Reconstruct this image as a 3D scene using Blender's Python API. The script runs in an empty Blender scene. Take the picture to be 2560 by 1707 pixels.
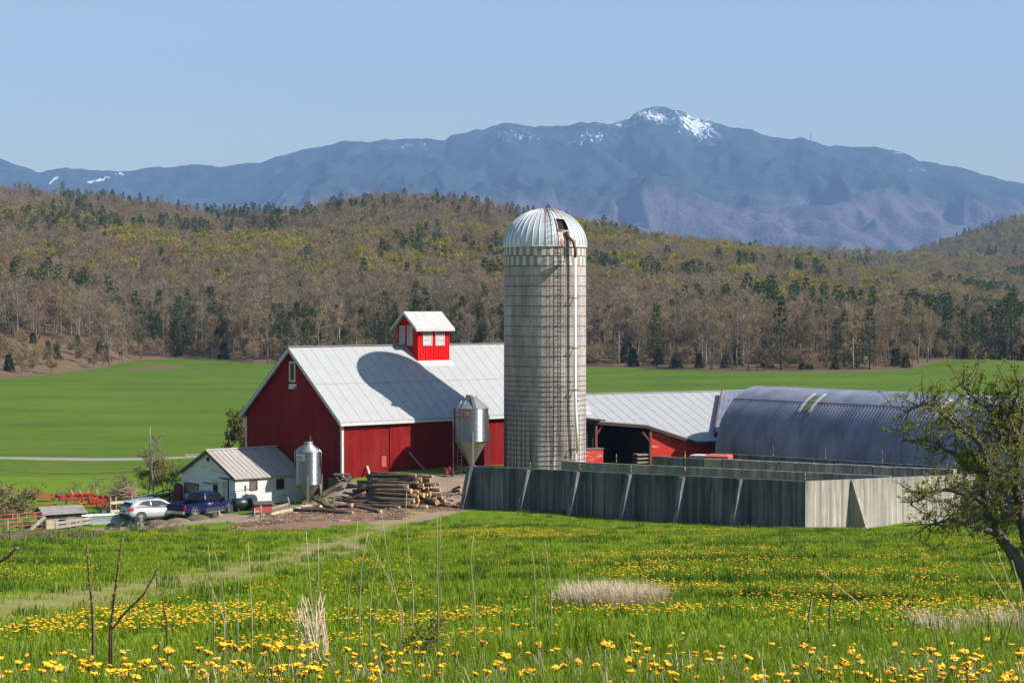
import bpy, math, random
import numpy as np
from math import sin, cos, pi, radians, sqrt, atan2
from mathutils import Vector, noise as mnoise
R = random.Random(7)
SC = bpy.context.scene
COL = SC.collection

# ------------------------------------------------------------------ camera, world, sun, exposure
F_, CY_, CX_, HOR, CZ = 4990.0, 853.5, 1280.0, 765.0, 12.2
PITCH = math.atan((CY_ - HOR) / F_)
cam = bpy.data.objects.new('camera', bpy.data.cameras.new('camera'))
COL.objects.link(cam)
cam.data.sensor_width = 36.0
cam.data.lens = 36.0 * F_ / 2560.0
cam.data.clip_start = 0.2
cam.data.clip_end = 60000
cam.location = (0, 0, CZ)
cam.rotation_euler = (pi / 2 - PITCH, 0, 0)
SC.camera = cam
SUN_AZ, SUN_EL = radians(-16.4), radians(40)      # azimuth measured from +X towards +Y
sun_dir = Vector((cos(SUN_AZ) * cos(SUN_EL), sin(SUN_AZ) * cos(SUN_EL), sin(SUN_EL)))
W = bpy.data.worlds.new('World'); SC.world = W; W.use_nodes = True
wn = W.node_tree.nodes; wl = W.node_tree.links
sky = wn.new('ShaderNodeTexSky'); sky.sky_type = 'NISHITA'; sky.sun_disc = False
sky.sun_elevation = SUN_EL; sky.sun_rotation = pi / 2 - SUN_AZ
sky.altitude = 200; sky.air_density = 1.7; sky.dust_density = 0.6; sky.ozone_density = 5.5
bgn = wn['Background']; bgn.inputs[1].default_value = 0.080
wl.new(sky.outputs[0], bgn.inputs[0])
sl = bpy.data.lights.new('sun', 'SUN'); sl.energy = 4.9; sl.angle = radians(0.53); sl.color = (1.0, 0.945, 0.86)
so = bpy.data.objects.new('sun', sl); COL.objects.link(so)
so.rotation_euler = (-sun_dir).to_track_quat('-Z', 'Y').to_euler()
so.location = (40, -10, 60)
vs = SC.view_settings
vs.view_transform = 'Standard'; vs.look = 'None'; vs.gamma = 1; vs.exposure = 0.80
SC.render.engine = 'CYCLES'
SC.cycles.use_denoising = True
SC.cycles.max_bounces = 5; SC.cycles.diffuse_bounces = 2; SC.cycles.glossy_bounces = 2
SC.cycles.transmission_bounces = 3; SC.cycles.volume_bounces = 0; SC.cycles.transparent_max_bounces = 6
SC.cycles.caustics_reflective = False; SC.cycles.caustics_refractive = False

# ------------------------------------------------------------------ survey: photo pixel -> point in the place
def ray(x, y):
    u = (x - CX_) / F_; v = -(y - CY_) / F_
    return Vector((u, cos(PITCH) + v * sin(PITCH), -sin(PITCH) + v * cos(PITCH)))
C0 = Vector((0, 0, CZ))
def at(x, y, Y): d = ray(x, y); return C0 + d * (Y / d.y)
def onp(x, y, p, n): d = ray(x, y); n = Vector(n); return C0 + d * ((Vector(p) - C0).dot(n) / d.dot(n))

# ------------------------------------------------------------------ value noise (numpy)
def vnoise(x, y, seed=0):
    x = np.asarray(x, float); y = np.asarray(y, float)
    xi = np.floor(x).astype(np.int64); yi = np.floor(y).astype(np.int64)
    xf = x - xi; yf = y - yi
    def hsh(a, b):
        h = (a * 374761393 + b * 668265263 + seed * 1442695041) & 0xffffffff
        h = ((h ^ (h >> 13)) * 1274126177) & 0xffffffff
        return ((h ^ (h >> 16)) & 0xffff) / 65535.0
    sx = xf * xf * (3 - 2 * xf); sy = yf * yf * (3 - 2 * yf)
    a = hsh(xi, yi); b = hsh(xi + 1, yi); c = hsh(xi, yi + 1); d = hsh(xi + 1, yi + 1)
    return (a * (1 - sx) + b * sx) * (1 - sy) + (c * (1 - sx) + d * sx) * sy
def fbm(x, y, seed=0, o=4):
    t = 0; a = .5; s = 0
    for k in range(o):
        t = t + a * vnoise(np.asarray(x) * 2 ** k, np.asarray(y) * 2 ** k, seed + k * 17); s += a; a *= .5
    return t / s
def sstep(a, b, x): t = np.clip((np.asarray(x, float) - a) / (b - a), 0, 1); return t * t * (3 - 2 * t)

# ------------------------------------------------------------------ the lie of the land
PY = [-40, 0, 4, 8, 11, 14, 18, 22, 30, 40, 50, 65, 80, 100, 115, 123, 130, 140, 150, 165, 185, 205, 230, 300, 460]
PZ = [10.3, 10.5, 10.6, 10.6, 10.12, 9.68, 9.10, 8.55, 7.72, 6.75, 5.8, 4.3, 2.8, .75, -.8, -1.55, -1.7, -1.6, -1.4, -1.6, -3.6, -4.0, -4.2, -4.5, -4.5]
CT = [(-12.3, 143.2, -.1), (-8, 146.8, .05), (-4, 150, .1), (0, 152, 0), (2.4, 147, 0), (6, 150, -.2), (12, 152, -.8), (16, 157, -.5), (-10.5, 143.8, -.1), (-6, 147, .05),
      (-14.5, 142.3, -2.13), (-16, 145.5, -2.3), (-20, 142.6, -2.5), (-24, 147, -2.7), (-26, 141, -2.72), (-24, 140, -2.7), (-29, 138, -2.93), (-34, 135, -2.95), (-40, 135, -3.0),
      (-30, 146, -3.1), (-38, 150, -3.4), (-45, 145, -3.3), (-10, 136, -1.9), (-5, 137, -1.7), (-14, 135, -2.0), (-7, 141, -1.2), (-4.5, 142.3, -.95), (-11, 140.0, -1.45), (-9, 142.8, -.75), (-12.2, 141.6, -1.1), (-6, 143.5, -.6), (-13.4, 142.9, -1.5),
      (-4, 145.2, -.25), (-3.6, 138.2, -1.85), (-4, 134, -1.7), (7, 130.8, -1.75), (4, 127, -1.55), (18, 123, -1.55), (29.5, 134.4, -2.45), (24.5, 128.5, -1.95), (20, 135, -2.0), (10, 141, -2.0), (30, 142, -2.2), (25, 150, -1.0),
      (-32, 122, -2.55), (-20, 128, -2.4), (-26, 130, -2.55), (-10, 130, -1.85), (0, 126, -1.4), (-18, 136, -2.35), (-38, 126, -2.7), (-46, 128, -2.8)]
_zx = [(x, y) for y in (80, 95, 108, 190, 205) for x in (-70, -50, -30, -10, 10, 30, 50, 70)] + [(x, y) for y in (125, 145, 165) for x in (-75, 50, 75)]
_cx = np.array([c[0] for c in CT] + [p[0] for p in _zx], float); _cy = np.array([c[1] for c in CT] + [p[1] for p in _zx], float)
_cr = np.array([c[2] - np.interp(c[1], PY, PZ) for c in CT] + [0.0] * len(_zx))
# far wood and crest, by bearing u = X / Y
CRX = [-400, 0, 150, 300, 480, 600, 700, 800, 930, 1100, 1200, 1340, 1500, 1700, 1800, 1900, 2000, 2200, 2352, 2800]
CRY = [405, 416, 428, 442, 468, 472, 464, 442, 432, 447, 472, 492, 522, 550, 562, 590, 612, 640, 665, 700]
CRU = (np.array(CRX) * 1.0884 - 1280) / F_; CRT = (703 - np.array(CRY)) * 1.0884 / F_
EDX = [-500, 0, 150, 250, 330, 440, 560, 640, 1250, 1466, 1640, 1850, 2150, 2250, 2400, 2560, 3000]
EDY = [440, 446, 480, 520, 590, 620, 600, 560, 545, 537, 520, 493, 497, 510, 560, 552, 540]
EDU = (np.array(EDX, float) - 1280) / F_
YC = 1300.0
def edgeY(u): return np.interp(u, EDU, EDY)
def hgt(X, Y):
    X = np.asarray(X, float); Y = np.asarray(Y, float)
    z = np.interp(Y, PY, PZ)
    near = (Y > 70) & (Y < 215)
    if np.any(near):
        xs = X[near]; ys = Y[near]; num = 0; den = 0
        d2 = (xs[:, None] - _cx) ** 2 + (ys[:, None] - _cy) ** 2
        w = 1.0 / (d2 + 1.2) ** 2
        r = (w * _cr).sum(1) / w.sum(1)
        z = z.copy(); z[near] += r
    u = X / np.maximum(Y, 30)
    ye = edgeY(u); yc = YC
    top = 12.2 + np.interp(u, CRU, CRT) * yc - 15
    t = np.clip((Y - ye) / (yc - ye), 0, 1)
    prof = t ** 1.15
    zz = -4.5 + (top + 4.5) * prof
    zz = zz + (fbm(X / 160, Y / 160, 5) - .5) * 14 * np.sin(np.pi * np.clip(t, 0, 1))
    back = np.clip((Y - yc) / 700, 0, 1)
    zz = zz * (1 - back) + (-4.0) * back
    z = np.where(Y > ye, zz, z)
    fld = sstep(230, 330, Y) * (1 - sstep(-40, 0, Y - ye))
    z = z + fld * (fbm(X / 70, Y / 90, 9) - .5) * 2.2
    kn = np.exp(-(((X - 128) / 26) ** 2 + ((Y - 545) / 40) ** 2)) * 2.0
    z = z + kn
    z = z - .14 * sstep(9, 12, Y) * (1 - sstep(17, 22, Y)) * sstep(.0, -.14, X / np.maximum(Y, 5)) * -1 * -1
    sm = sstep(12, 30, Y) * (1 - sstep(115, 150, Y))
    z = z + sm * (fbm(X / 6, Y / 9, 3) - .5) * .35
    return z
def h1(x, y): return float(hgt(np.array([x]), np.array([y]))[0])
def gnd(px, py):                       # where the sight line of a photo pixel meets the ground
    d = ray(px, py); Ys = np.concatenate([np.arange(4, 40, .05), np.arange(40, 260, .25), np.arange(260, 2000, 2)])
    P = CZ + d.z / d.y * Ys; g = hgt(d.x / d.y * Ys, Ys)
    k = np.argmax(P <= g)
    if P[k] > g[k]: k = len(Ys) - 1
    return Vector((d.x / d.y * Ys[k], Ys[k], g[k]))

# ------------------------------------------------------------------ materials
class NT:
    def __init__(s, name):
        s.m = bpy.data.materials.new(name); s.m.use_nodes = True
        s.t = s.m.node_tree; s.b = s.t.nodes['Principled BSDF']; s.o = s.t.nodes['Material Output']
    def lk(s, v, sock):
        if v is None: return
        if isinstance(v, bpy.types.NodeSocket): s.t.links.new(v, sock)
        else:
            if sock.type == 'RGBA' and isinstance(v, (tuple, list)) and len(v) == 3: v = (*v, 1)
            sock.default_value = v
    def n(s, typ, out=0, ins=None, **props):
        nd = s.t.nodes.new('ShaderNode' + typ)
        for k, v in props.items(): setattr(nd, k, v)
        for k, v in (ins or {}).items(): s.lk(v, nd.inputs[k])
        return nd.outputs[out]
    def coord(s, which='Object'): return s.n('TexCoord', which)
    def mp(s, v, scale=(1, 1, 1), rot=(0, 0, 0), loc=(0, 0, 0)): return s.n('Mapping', 0, {0: v, 1: loc, 2: rot, 3: scale})
    def noise(s, v, scale=5, det=5, rough=.6): return s.n('TexNoise', 0, {'Vector': v, 'Scale': scale, 'Detail': det, 'Roughness': rough})
    def math(s, op, a, b=0.0, c=None, clamp=False):
        ins = {0: a, 1: b}
        if c is not None: ins[2] = c
        return s.n('Math', 0, ins, operation=op, use_clamp=clamp)
    def rng(s, v, a, b, c=0., d=1., smooth=False):
        return s.n('MapRange', 0, {0: v, 1: a, 2: b, 3: c, 4: d}, interpolation_type='SMOOTHSTEP' if smooth else 'LINEAR')
    def mix(s, f, a, b, mode='MIX'):
        nd = s.t.nodes.new('ShaderNodeMix'); nd.data_type = 'RGBA'; nd.blend_type = mode
        s.lk(f, nd.inputs[0]); s.lk(a, nd.inputs[6]); s.lk(b, nd.inputs[7]); return nd.outputs[2]
    def sep(s, v, i): return s.n('SeparateXYZ', i, {0: v})
    def attr(s, name, out='Fac'): return s.n('Attribute', out, None, attribute_name=name)
    def bump(s, h, strength=.3, dist=.02): s.lk(s.n('Bump', 0, {'Height': h, 'Strength': strength, 'Distance': dist}), s.b.inputs['Normal'])
    def fin(s, col, rough=.8, metal=0., spec=None):
        s.lk(col, s.b.inputs['Base Color']); s.lk(rough, s.b.inputs['Roughness']); s.lk(metal, s.b.inputs['Metallic'])
        if spec is not None: s.lk(spec, s.b.inputs['Specular IOR Level'])
        return s.m
def mk(name, a, b=None, scale=3., rough=.8, metal=0., lo=.35, hi=.65, stretch=(1, 1, 1), bump=0., spec=None, rnd=0., det=5):
    t = NT(name); b = b or tuple(c * .75 for c in a)
    v = t.mp(t.coord(), stretch); nz = t.noise(v, scale, det)
    c = t.mix(t.rng(nz, lo, hi), a, b)
    if rnd:
        r = t.n('ObjectInfo', 'Random'); c = t.mix(1.0, c, t.n('CombineColor', 0, {0: t.rng(r, 0, 1, 1 - rnd, 1 + rnd), 1: t.rng(r, 0, 1, 1 - rnd, 1 + rnd), 2: t.rng(r, 0, 1, 1 - rnd, 1 + rnd)}), 'MULTIPLY')
    if bump: t.bump(nz, bump, .02)
    return t.fin(c, rough, metal, spec)
def boards(name, a, b, width, streak, axis='xy', rough=.75, groove=.4, wear=None, wscale=1.5):
    """painted boards: grooves every `width` m across (x+y) or up (z), per-board tone and weather streaks"""
    t = NT(name); o = t.coord()
    q = t.math('ADD', t.sep(o, 0), t.sep(o, 1)) if axis == 'xy' else t.sep(o, 2)
    k = t.math('DIVIDE', q, width); fr = t.math('FRACT', k)
    bid = t.n('TexWhiteNoise', 0, {'W': t.math('FLOOR', k)}, noise_dimensions='1D')
    line = t.math('LESS_THAN', t.math('ABSOLUTE', t.math('SUBTRACT', fr, .5)), .46)
    st = t.noise(t.mp(o, streak), 4, 6, .65)
    f = t.math('ADD', t.math('MULTIPLY', bid, .45), t.math('MULTIPLY', t.rng(st, .3, .7), .55))
    c = t.mix(f, a, b)
    if wear: c = t.mix(t.rng(t.noise(t.mp(o, streak), wscale, 8, .75), .55, .64), c, wear)
    c = t.mix(t.math('MULTIPLY', t.rng(t.noise(t.mp(o, (.5, .5, .25)), 1.1, 6, .75), .5, .75), .35), c, tuple(min(.8, x * .9 + .045) for x in a))
    c = t.mix(t.math('MULTIPLY', t.math('SUBTRACT', 1.0, line), groove), c, tuple(x * .25 for x in a))
    t.bump(line, .5, .02)
    return t.fin(c, rough, 0., .1)
def metalsheet(name, a, b, rough=.45, metal=.0, rust=None, rustlo=.62, stretch=(1, 1, 1), scale=1.2, spec=.5):
    t = NT(name); o = t.coord(); nz = t.noise(t.mp(o, stretch), scale, 7, .65)
    c = t.mix(t.rng(nz, .3, .7), a, b)
    if rust: c = t.mix(t.rng(t.noise(t.mp(o, stretch), scale * .7, 8, .7), rustlo, rustlo + .08), c, rust)
    t.bump(t.noise(o, 2.5, 3), .08, .05)
    return t.fin(c, t.rng(nz, .3, .7, rough * .85, rough * 1.2), metal, spec)

M_ = {}
M_['red_board'] = boards('red_board', (.235, .007, .006), (.115, .004, .004), .26, (3, 3, .25), wear=(.09, .014, .012))
M_['red_clap'] = boards('red_clapboard', (.50, .035, .022), (.42, .028, .018), .17, (.4, .4, 3), axis='z', wear=(.55, .3, .27), wscale=1.2)
M_['red_bright'] = boards('cupola_red_steel', (.62, .006, .006), (.56, .006, .007), .30, (3, 3, .3), groove=.35)
M_['red_patch'] = mk('faded_red_plywood', (.42, .06, .05), (.36, .05, .045), 2)
M_['white_paint'] = mk('white_trim_paint', (.52, .52, .50), (.42, .42, .41), 4)
M_['white_clap'] = boards('white_clapboard', (.62, .61, .59), (.54, .54, .52), .14, (.5, .5, 4), axis='z', wear=(.20, .18, .155), wscale=1.1, groove=.3)
M_['roof_steel'] = metalsheet('barn_roof_steel', (.335, .333, .33), (.29, .29, .288), rough=.55, rust=(.25, .20, .165), rustlo=.64)
M_['roof_rib'] = mk('roof_seam', (.25, .255, .26), (.2, .205, .21), 5, rough=.55)
M_['cup_roof'] = metalsheet('cupola_roof_steel', (.52, .51, .49), (.38, .36, .34), rough=.55, rust=(.33, .29, .26), rustlo=.60, stretch=(1.5, .25, .25), scale=2.5)
M_['milk_roof'] = metalsheet('old_roof_steel', (.37, .34, .31), (.28, .24, .21), rough=.6, rust=(.30, .16, .11), rustlo=.60, stretch=(1.5, .3, .3), scale=1.5)
M_['galv'] = metalsheet('galvanised_steel', (.27, .285, .30), (.20, .21, .225), rough=.30, metal=.85)
M_['galv_dull'] = metalsheet('dull_galvanised_steel', (.27, .28, .30), (.20, .21, .22), rough=.5, metal=.6)
M_['hopper'] = metalsheet('hopper_steel', (.36, .33, .27), (.26, .25, .22), rough=.45, metal=.6)
M_['hut'] = metalsheet('hut_corrugated_steel', (.22, .235, .29), (.085, .095, .135), rough=.5, metal=.1, rust=(.14, .10, .09), rustlo=.66, stretch=(.6, .6, .25), scale=.9)
M_['rust'] = mk('rusty_iron', (.15, .075, .045), (.08, .045, .035), 12)
M_['iron'] = mk('dark_iron', (.07, .062, .06), (.045, .04, .04), 10, rough=.6)
M_['dark'] = mk('dark_interior', (.012, .011, .01), (.008, .008, .008), 2, rough=.95)  # near-black: the gloom of insides and openings is in the colour
M_['brown_trim'] = mk('dark_brown_trim', (.055, .025, .02), (.035, .018, .015), 5)
M_['glass'] = mk('window_glass', (.012, .014, .016), (.008, .009, .01), 2, rough=.08, spec=.3)
M_['gray_wood'] = boards('weathered_grey_wood', (.33, .29, .25), (.2, .17, .15), .16, (3, 3, .4), wear=(.42, .38, .33))
M_['post'] = mk('weathered_post', (.30, .245, .19), (.18, .145, .11), 8, stretch=(1, 1, .2))
M_['fresh_wood'] = mk('pale_board', (.50, .38, .25), (.40, .30, .2), 5, stretch=(.3, 1, 1))
M_['dark_red'] = mk('dark_red_wood', (.16, .03, .025), (.11, .022, .02), 6)
M_['implement'] = mk('red_machine_paint', (.50, .045, .022), (.36, .03, .02), 6, rough=.45)
M_['orange'] = mk('orange_paint', (.75, .22, .01), (.6, .16, .01), 6, rough=.45)
M_['gate_red'] = mk('faded_gate_paint', (.50, .10, .065), (.40, .09, .06), 4, rough=.55)
M_['gate_green'] = mk('green_gate_paint', (.05, .17, .10), (.03, .11, .07), 4, rough=.5)
M_['tank_green'] = mk('dark_green_paint', (.012, .03, .02), (.008, .02, .015), 4, rough=.4)
M_['stone'] = mk('field_stone', (.15, .135, .115), (.08, .072, .06), 4, bump=.6)
M_['poly_white'] = mk('white_pipe', (.78, .77, .75), (.7, .69, .67), 3, rough=.4)
M_['yellow'] = mk('yellow_insulator', (.75, .5, .03), (.6, .4, .03), 3)
M_['sign_red'] = mk('red_sign_enamel', (.38, .02, .025), (.33, .02, .025), 3, rough=.4)
M_['tyre'] = mk('tyre_rubber', (.028, .026, .024), (.09, .075, .06), 9, rough=.85)
M_['rim'] = mk('alloy_rim', (.45, .44, .42), (.34, .33, .31), 9, rough=.4, metal=.5)
M_['suv'] = mk('silver_paint', (.46, .47, .49), (.42, .43, .45), 2, rough=.28, metal=.25)
M_['truck'] = mk('blue_paint', (.003, .007, .045), (.007, .011, .042), 1.5, rough=.35, spec=.25)
M_['dustblue'] = mk('dusty_blue_paint', (.02, .023, .045), (.035, .033, .036), 3, rough=.6)
M_['blackplastic'] = mk('black_plastic', (.025, .025, .027), (.04, .04, .042), 5, rough=.6)
M_['tail'] = mk('tail_lamp_lens', (.5, .012, .012), (.42, .01, .01), 3, rough=.2)
M_['head'] = mk('headlamp_lens', (.75, .6, .45), (.7, .55, .4), 3, rough=.15)
M_['chrome'] = mk('bumper_chrome', (.5, .48, .45), (.4, .38, .36), 6, rough=.25, metal=.7)
M_['plate'] = mk('green_plate', (.02, .10, .06), (.02, .09, .05), 3)
M_['bark'] = mk('log_bark', (.075, .046, .028), (.15, .106, .07), 5, lo=.45, hi=.7, stretch=(.35, 1, 1), bump=.6, rnd=.3)
M_['cut'] = mk('cut_wood', (.55, .31, .12), (.42, .20, .07), 3, rnd=.25)
M_['peeled'] = mk('peeled_log', (.72, .60, .38), (.55, .40, .22), 3, stretch=(.3, 1, 1))
M_['tree_bark'] = mk('tree_bark', (.10, .085, .07), (.055, .045, .038), 8, bump=.5, stretch=(1, 1, .3))
M_['grey_bark'] = mk('grey_trunk_bark', (.25, .225, .20), (.13, .115, .10), 1.5, rnd=.35)
M_['birch_bark'] = mk('birch_bark', (.60, .56, .50), (.38, .35, .31), 1.2, stretch=(1, 1, .5))
def foliage(name, a, b, rnd=.25, trans=.25):
    t = NT(name); r = t.n('ObjectInfo', 'Random'); nz = t.noise(t.coord(), .7, 4, .7)
    c = t.mix(t.rng(nz, .3, .7), a, b)
    g = t.rng(r, 0, 1, 1 - rnd, 1 + rnd)
    c = t.mix(1.0, c, t.n('CombineColor', 0, {0: g, 1: g, 2: g}), 'MULTIPLY')
    t.fin(c, .75, 0., .2)
    if trans:
        tr = t.n('BsdfTranslucent', 0, {'Color': c})
        mx = t.n('MixShader', 0, {0: trans, 1: t.b.outputs[0], 2: tr}); t.t.links.new(mx, t.o.inputs['Surface'])
    return t.m
M_['twig_brown'] = foliage('bare_twigs_brown', (.30, .222, .115), (.215, .158, .08))
M_['twig_grey'] = foliage('bare_twigs_grey', (.265, .205, .13), (.195, .15, .095))
M_['twig_pink'] = foliage('bare_twigs_reddish', (.31, .205, .11), (.23, .152, .082))
M_['bud_green'] = foliage('budding_yellow_green', (.31, .285, .04), (.22, .20, .03))
M_['bud_gold'] = foliage('budding_gold', (.35, .25, .06), (.26, .18, .045))
M_['pine'] = foliage('pine_needles', (.06, .098, .02), (.036, .06, .014), .3, .1)
M_['hemlock'] = foliage('hemlock_needles', (.085, .085, .02), (.05, .053, .014), .3, .1)
M_['young_fir'] = foliage('young_fir_needles', (.06, .085, .025), (.04, .06, .02), .3, .1)
M_['apple_leaf'] = foliage('spring_apple_leaf', (.27, .275, .035), (.18, .19, .025), .2, .35)
M_['bush_leaf'] = foliage('bush_leaf', (.22, .19, .05), (.15, .135, .045), .2, .3)
M_['grass'] = foliage('grass_blade', (.175, .25, .010), (.115, .17, .008), .30, .35)
M_['grass_short'] = foliage('short_grass_blade', (.195, .262, .010), (.14, .20, .008), .25, .3)
M_['grass_dark'] = foliage('dark_grass_blade', (.075, .145, .010), (.05, .105, .007), .25, .3)
M_['straw'] = foliage('dry_straw', (.55, .44, .30), (.44, .34, .22), .2, .2)
M_['weed'] = foliage('dry_weeds', (.26, .19, .12), (.18, .13, .085), .3, .15)
M_['cane'] = mk('bramble_cane', (.20, .11, .06), (.12, .07, .045), 30)
M_['petal'] = mk('dandelion_petal', (.80, .46, .004), (.70, .31, .003), 60, rough=.7, rnd=.22)
M_['stem'] = mk('dandelion_stem', (.12, .18, .04), (.16, .14, .06), 8)
M_['snowy'] = mk('scrap_white', (.6, .6, .58))

def concrete(name, a, b, dark, amount):
    t = NT(name); o = t.coord()
    c = t.mix(t.rng(t.noise(o, .8, 6), .3, .7), a, b)
    st = t.noise(t.mp(o, (1.3, 1.3, .05)), 1.6, 6, .7)
    c = t.mix(t.math('MULTIPLY', t.rng(st, .44, .62), amount), c, dark)
    ct = t.noise(t.mp(o, (.35, .35, .02)), 3, 5, .7)
    zf = t.rng(t.sep(o, 2), -1.3, 1.4, 0, 1)
    c = t.mix(t.math('MULTIPLY', t.math('MULTIPLY', zf, t.rng(ct, .4, .62)), .5), c, tuple(x * .5 for x in dark))
    pz = t.math('MULTIPLY', t.rng(t.sep(o, 2), .75, .35), t.rng(t.noise(t.mp(o, (2.6, 2.6, .03)), 1.3, 5, .7), .54, .66))
    c = t.mix(t.math('MULTIPLY', pz, .55), c, tuple(min(.6, x * 2.1) for x in a))
    ln = t.math('LESS_THAN', t.math('ABSOLUTE', t.math('SUBTRACT', t.math('FRACT', t.math('DIVIDE', t.sep(o, 2), .61)), .5)), .012)
    c = t.mix(t.math('MULTIPLY', ln, .35), c, dark)
    t.bump(t.noise(o, 6, 6), .25, .02)
    return t.fin(c, .85, 0., .3)
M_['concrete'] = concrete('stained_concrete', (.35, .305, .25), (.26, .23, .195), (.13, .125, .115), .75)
M_['concrete_shade'] = concrete('shade_toned_concrete', (.055, .054, .05), (.038, .038, .035), (.02, .022, .02), .8)  # buttress shade put into the colour; no part wears this copy
M_['concrete_dark'] = concrete('shade_grime_concrete', (.165, .165, .165), (.105, .105, .107), (.035, .036, .04), .85)  # darker copy of the concrete: outer wall's shade put in the colour, plus grime

def silo_mat():
    t = NT('concrete_staves'); o = t.coord()
    x = t.sep(o, 0); y = t.sep(o, 1); z = t.sep(o, 2)
    ang = t.math('ARCTAN2', x, t.math('MULTIPLY', y, -1.0))
    k = t.math('MULTIPLY', ang, 64 / (2 * pi)); col = t.math('FLOOR', k); fr = t.math('FRACT', k)
    par = t.math('FRACT', t.math('MULTIPLY', col, .5))                       # 0 or .5: staggered courses
    zk = t.math('ADD', t.math('DIVIDE', z, .73), par); row = t.math('FLOOR', zk); zf = t.math('FRACT', zk)
    cell = t.n('TexWhiteNoise', 0, {'Vector': t.n('CombineXYZ', 0, {0: col, 1: row, 2: 3.0})}, noise_dimensions='3D')
    big = t.noise(t.mp(o, (.9, .9, .18)), .9, 6, .7)
    c = t.mix(t.math('MULTIPLY', cell, .55), (.42, .362, .335), (.265, .228, .21))
    c = t.mix(t.math('MULTIPLY', t.rng(big, .42, .62), .65), c, (.17, .14, .12))
    low = t.rng(z, 5.2, 2.0)                                                 # rain-washed and blackened staves lower down
    stv = t.n('TexWhiteNoise', 0, {'W': t.math('FLOOR', t.math('MULTIPLY', ang, 128 / (2 * pi)))}, noise_dimensions='1D')
    st = t.math('ADD', t.math('MULTIPLY', stv, .5), t.math('MULTIPLY', t.noise(t.mp(o, (4, 4, .1)), 2, 6, .75), .5))
    c = t.mix(t.math('MULTIPLY', low, t.math('MULTIPLY', t.rng(st, .44, .62), .85)), c, (.085, .068, .058))
    c = t.mix(t.math('MULTIPLY', low, t.rng(st, .36, .26)), c, (.46, .42, .38))
    # chequered top band, white and brown staves
    band = t.math('GREATER_THAN', z, 15.14)
    half = t.math('GREATER_THAN', z, 15.87)
    ch = t.math('FRACT', t.math('MULTIPLY', t.math('ADD', t.math('FLOOR', k), half), .5))
    chc = t.mix(t.math('GREATER_THAN', ch, .25), (.48, .45, .42), (.25, .21, .185))
    c = t.mix(band, c, chc)
    jv = t.math('LESS_THAN', fr, .035); jh = t.math('LESS_THAN', zf, .02)
    j = t.math('MAXIMUM', jv, t.math('MULTIPLY', jh, t.math('SUBTRACT', 1.0, band)))
    c = t.mix(t.math('MULTIPLY', j, .7), c, (.06, .052, .045))
    t.bump(t.math('SUBTRACT', 1.0, j), .4, .015)
    return t.fin(c, .85, 0., .3)
M_['staves'] = silo_mat()
def dome_mat():
    t = NT('dome_steel'); o = t.coord(); x = t.sep(o, 0); y = t.sep(o, 1); z = t.sep(o, 2)
    ang = t.math('ARCTAN2', x, t.math('MULTIPLY', y, -1.0))
    c = t.mix(t.rng(t.noise(t.mp(o, (1, 1, .3)), 1.5, 6), .3, .7), (.56, .58, .59), (.46, .48, .49))
    st = t.noise(t.mp(o, (3, 3, .5)), 2.2, 7, .75)
    rz = t.math('MULTIPLY', t.rng(t.math('ABSOLUTE', t.math('SUBTRACT', ang, .60)), .22, .04), t.rng(st, .42, .56))
    rz2 = t.math('MULTIPLY', t.math('MULTIPLY', t.rng(t.math('ABSOLUTE', t.math('SUBTRACT', ang, .39)), .17, .13), t.math('LESS_THAN', z, 17.7)), t.rng(st, .40, .56))
    rz3 = t.math('MULTIPLY', t.math('GREATER_THAN', z, 19.25), t.rng(st, .44, .52))
    rz4 = t.math('MULTIPLY', t.rng(t.math('ABSOLUTE', t.math('ADD', ang, .02)), .10, .05), t.math('MULTIPLY', t.math('GREATER_THAN', z, 18.3), t.rng(st, .46, .54)))
    f = t.math('MAXIMUM', t.math('MAXIMUM', rz, rz2), t.math('MAXIMUM', rz3, rz4))
    c = t.mix(t.math('MULTIPLY', f, .85), c, (.34, .13, .06))
    return t.fin(c, t.math('ADD', .42, t.math('MULTIPLY', f, .4)), t.math('MULTIPLY', t.math('SUBTRACT', 1.0, f), .25), .5)
M_['dome'] = dome_mat()

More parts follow.
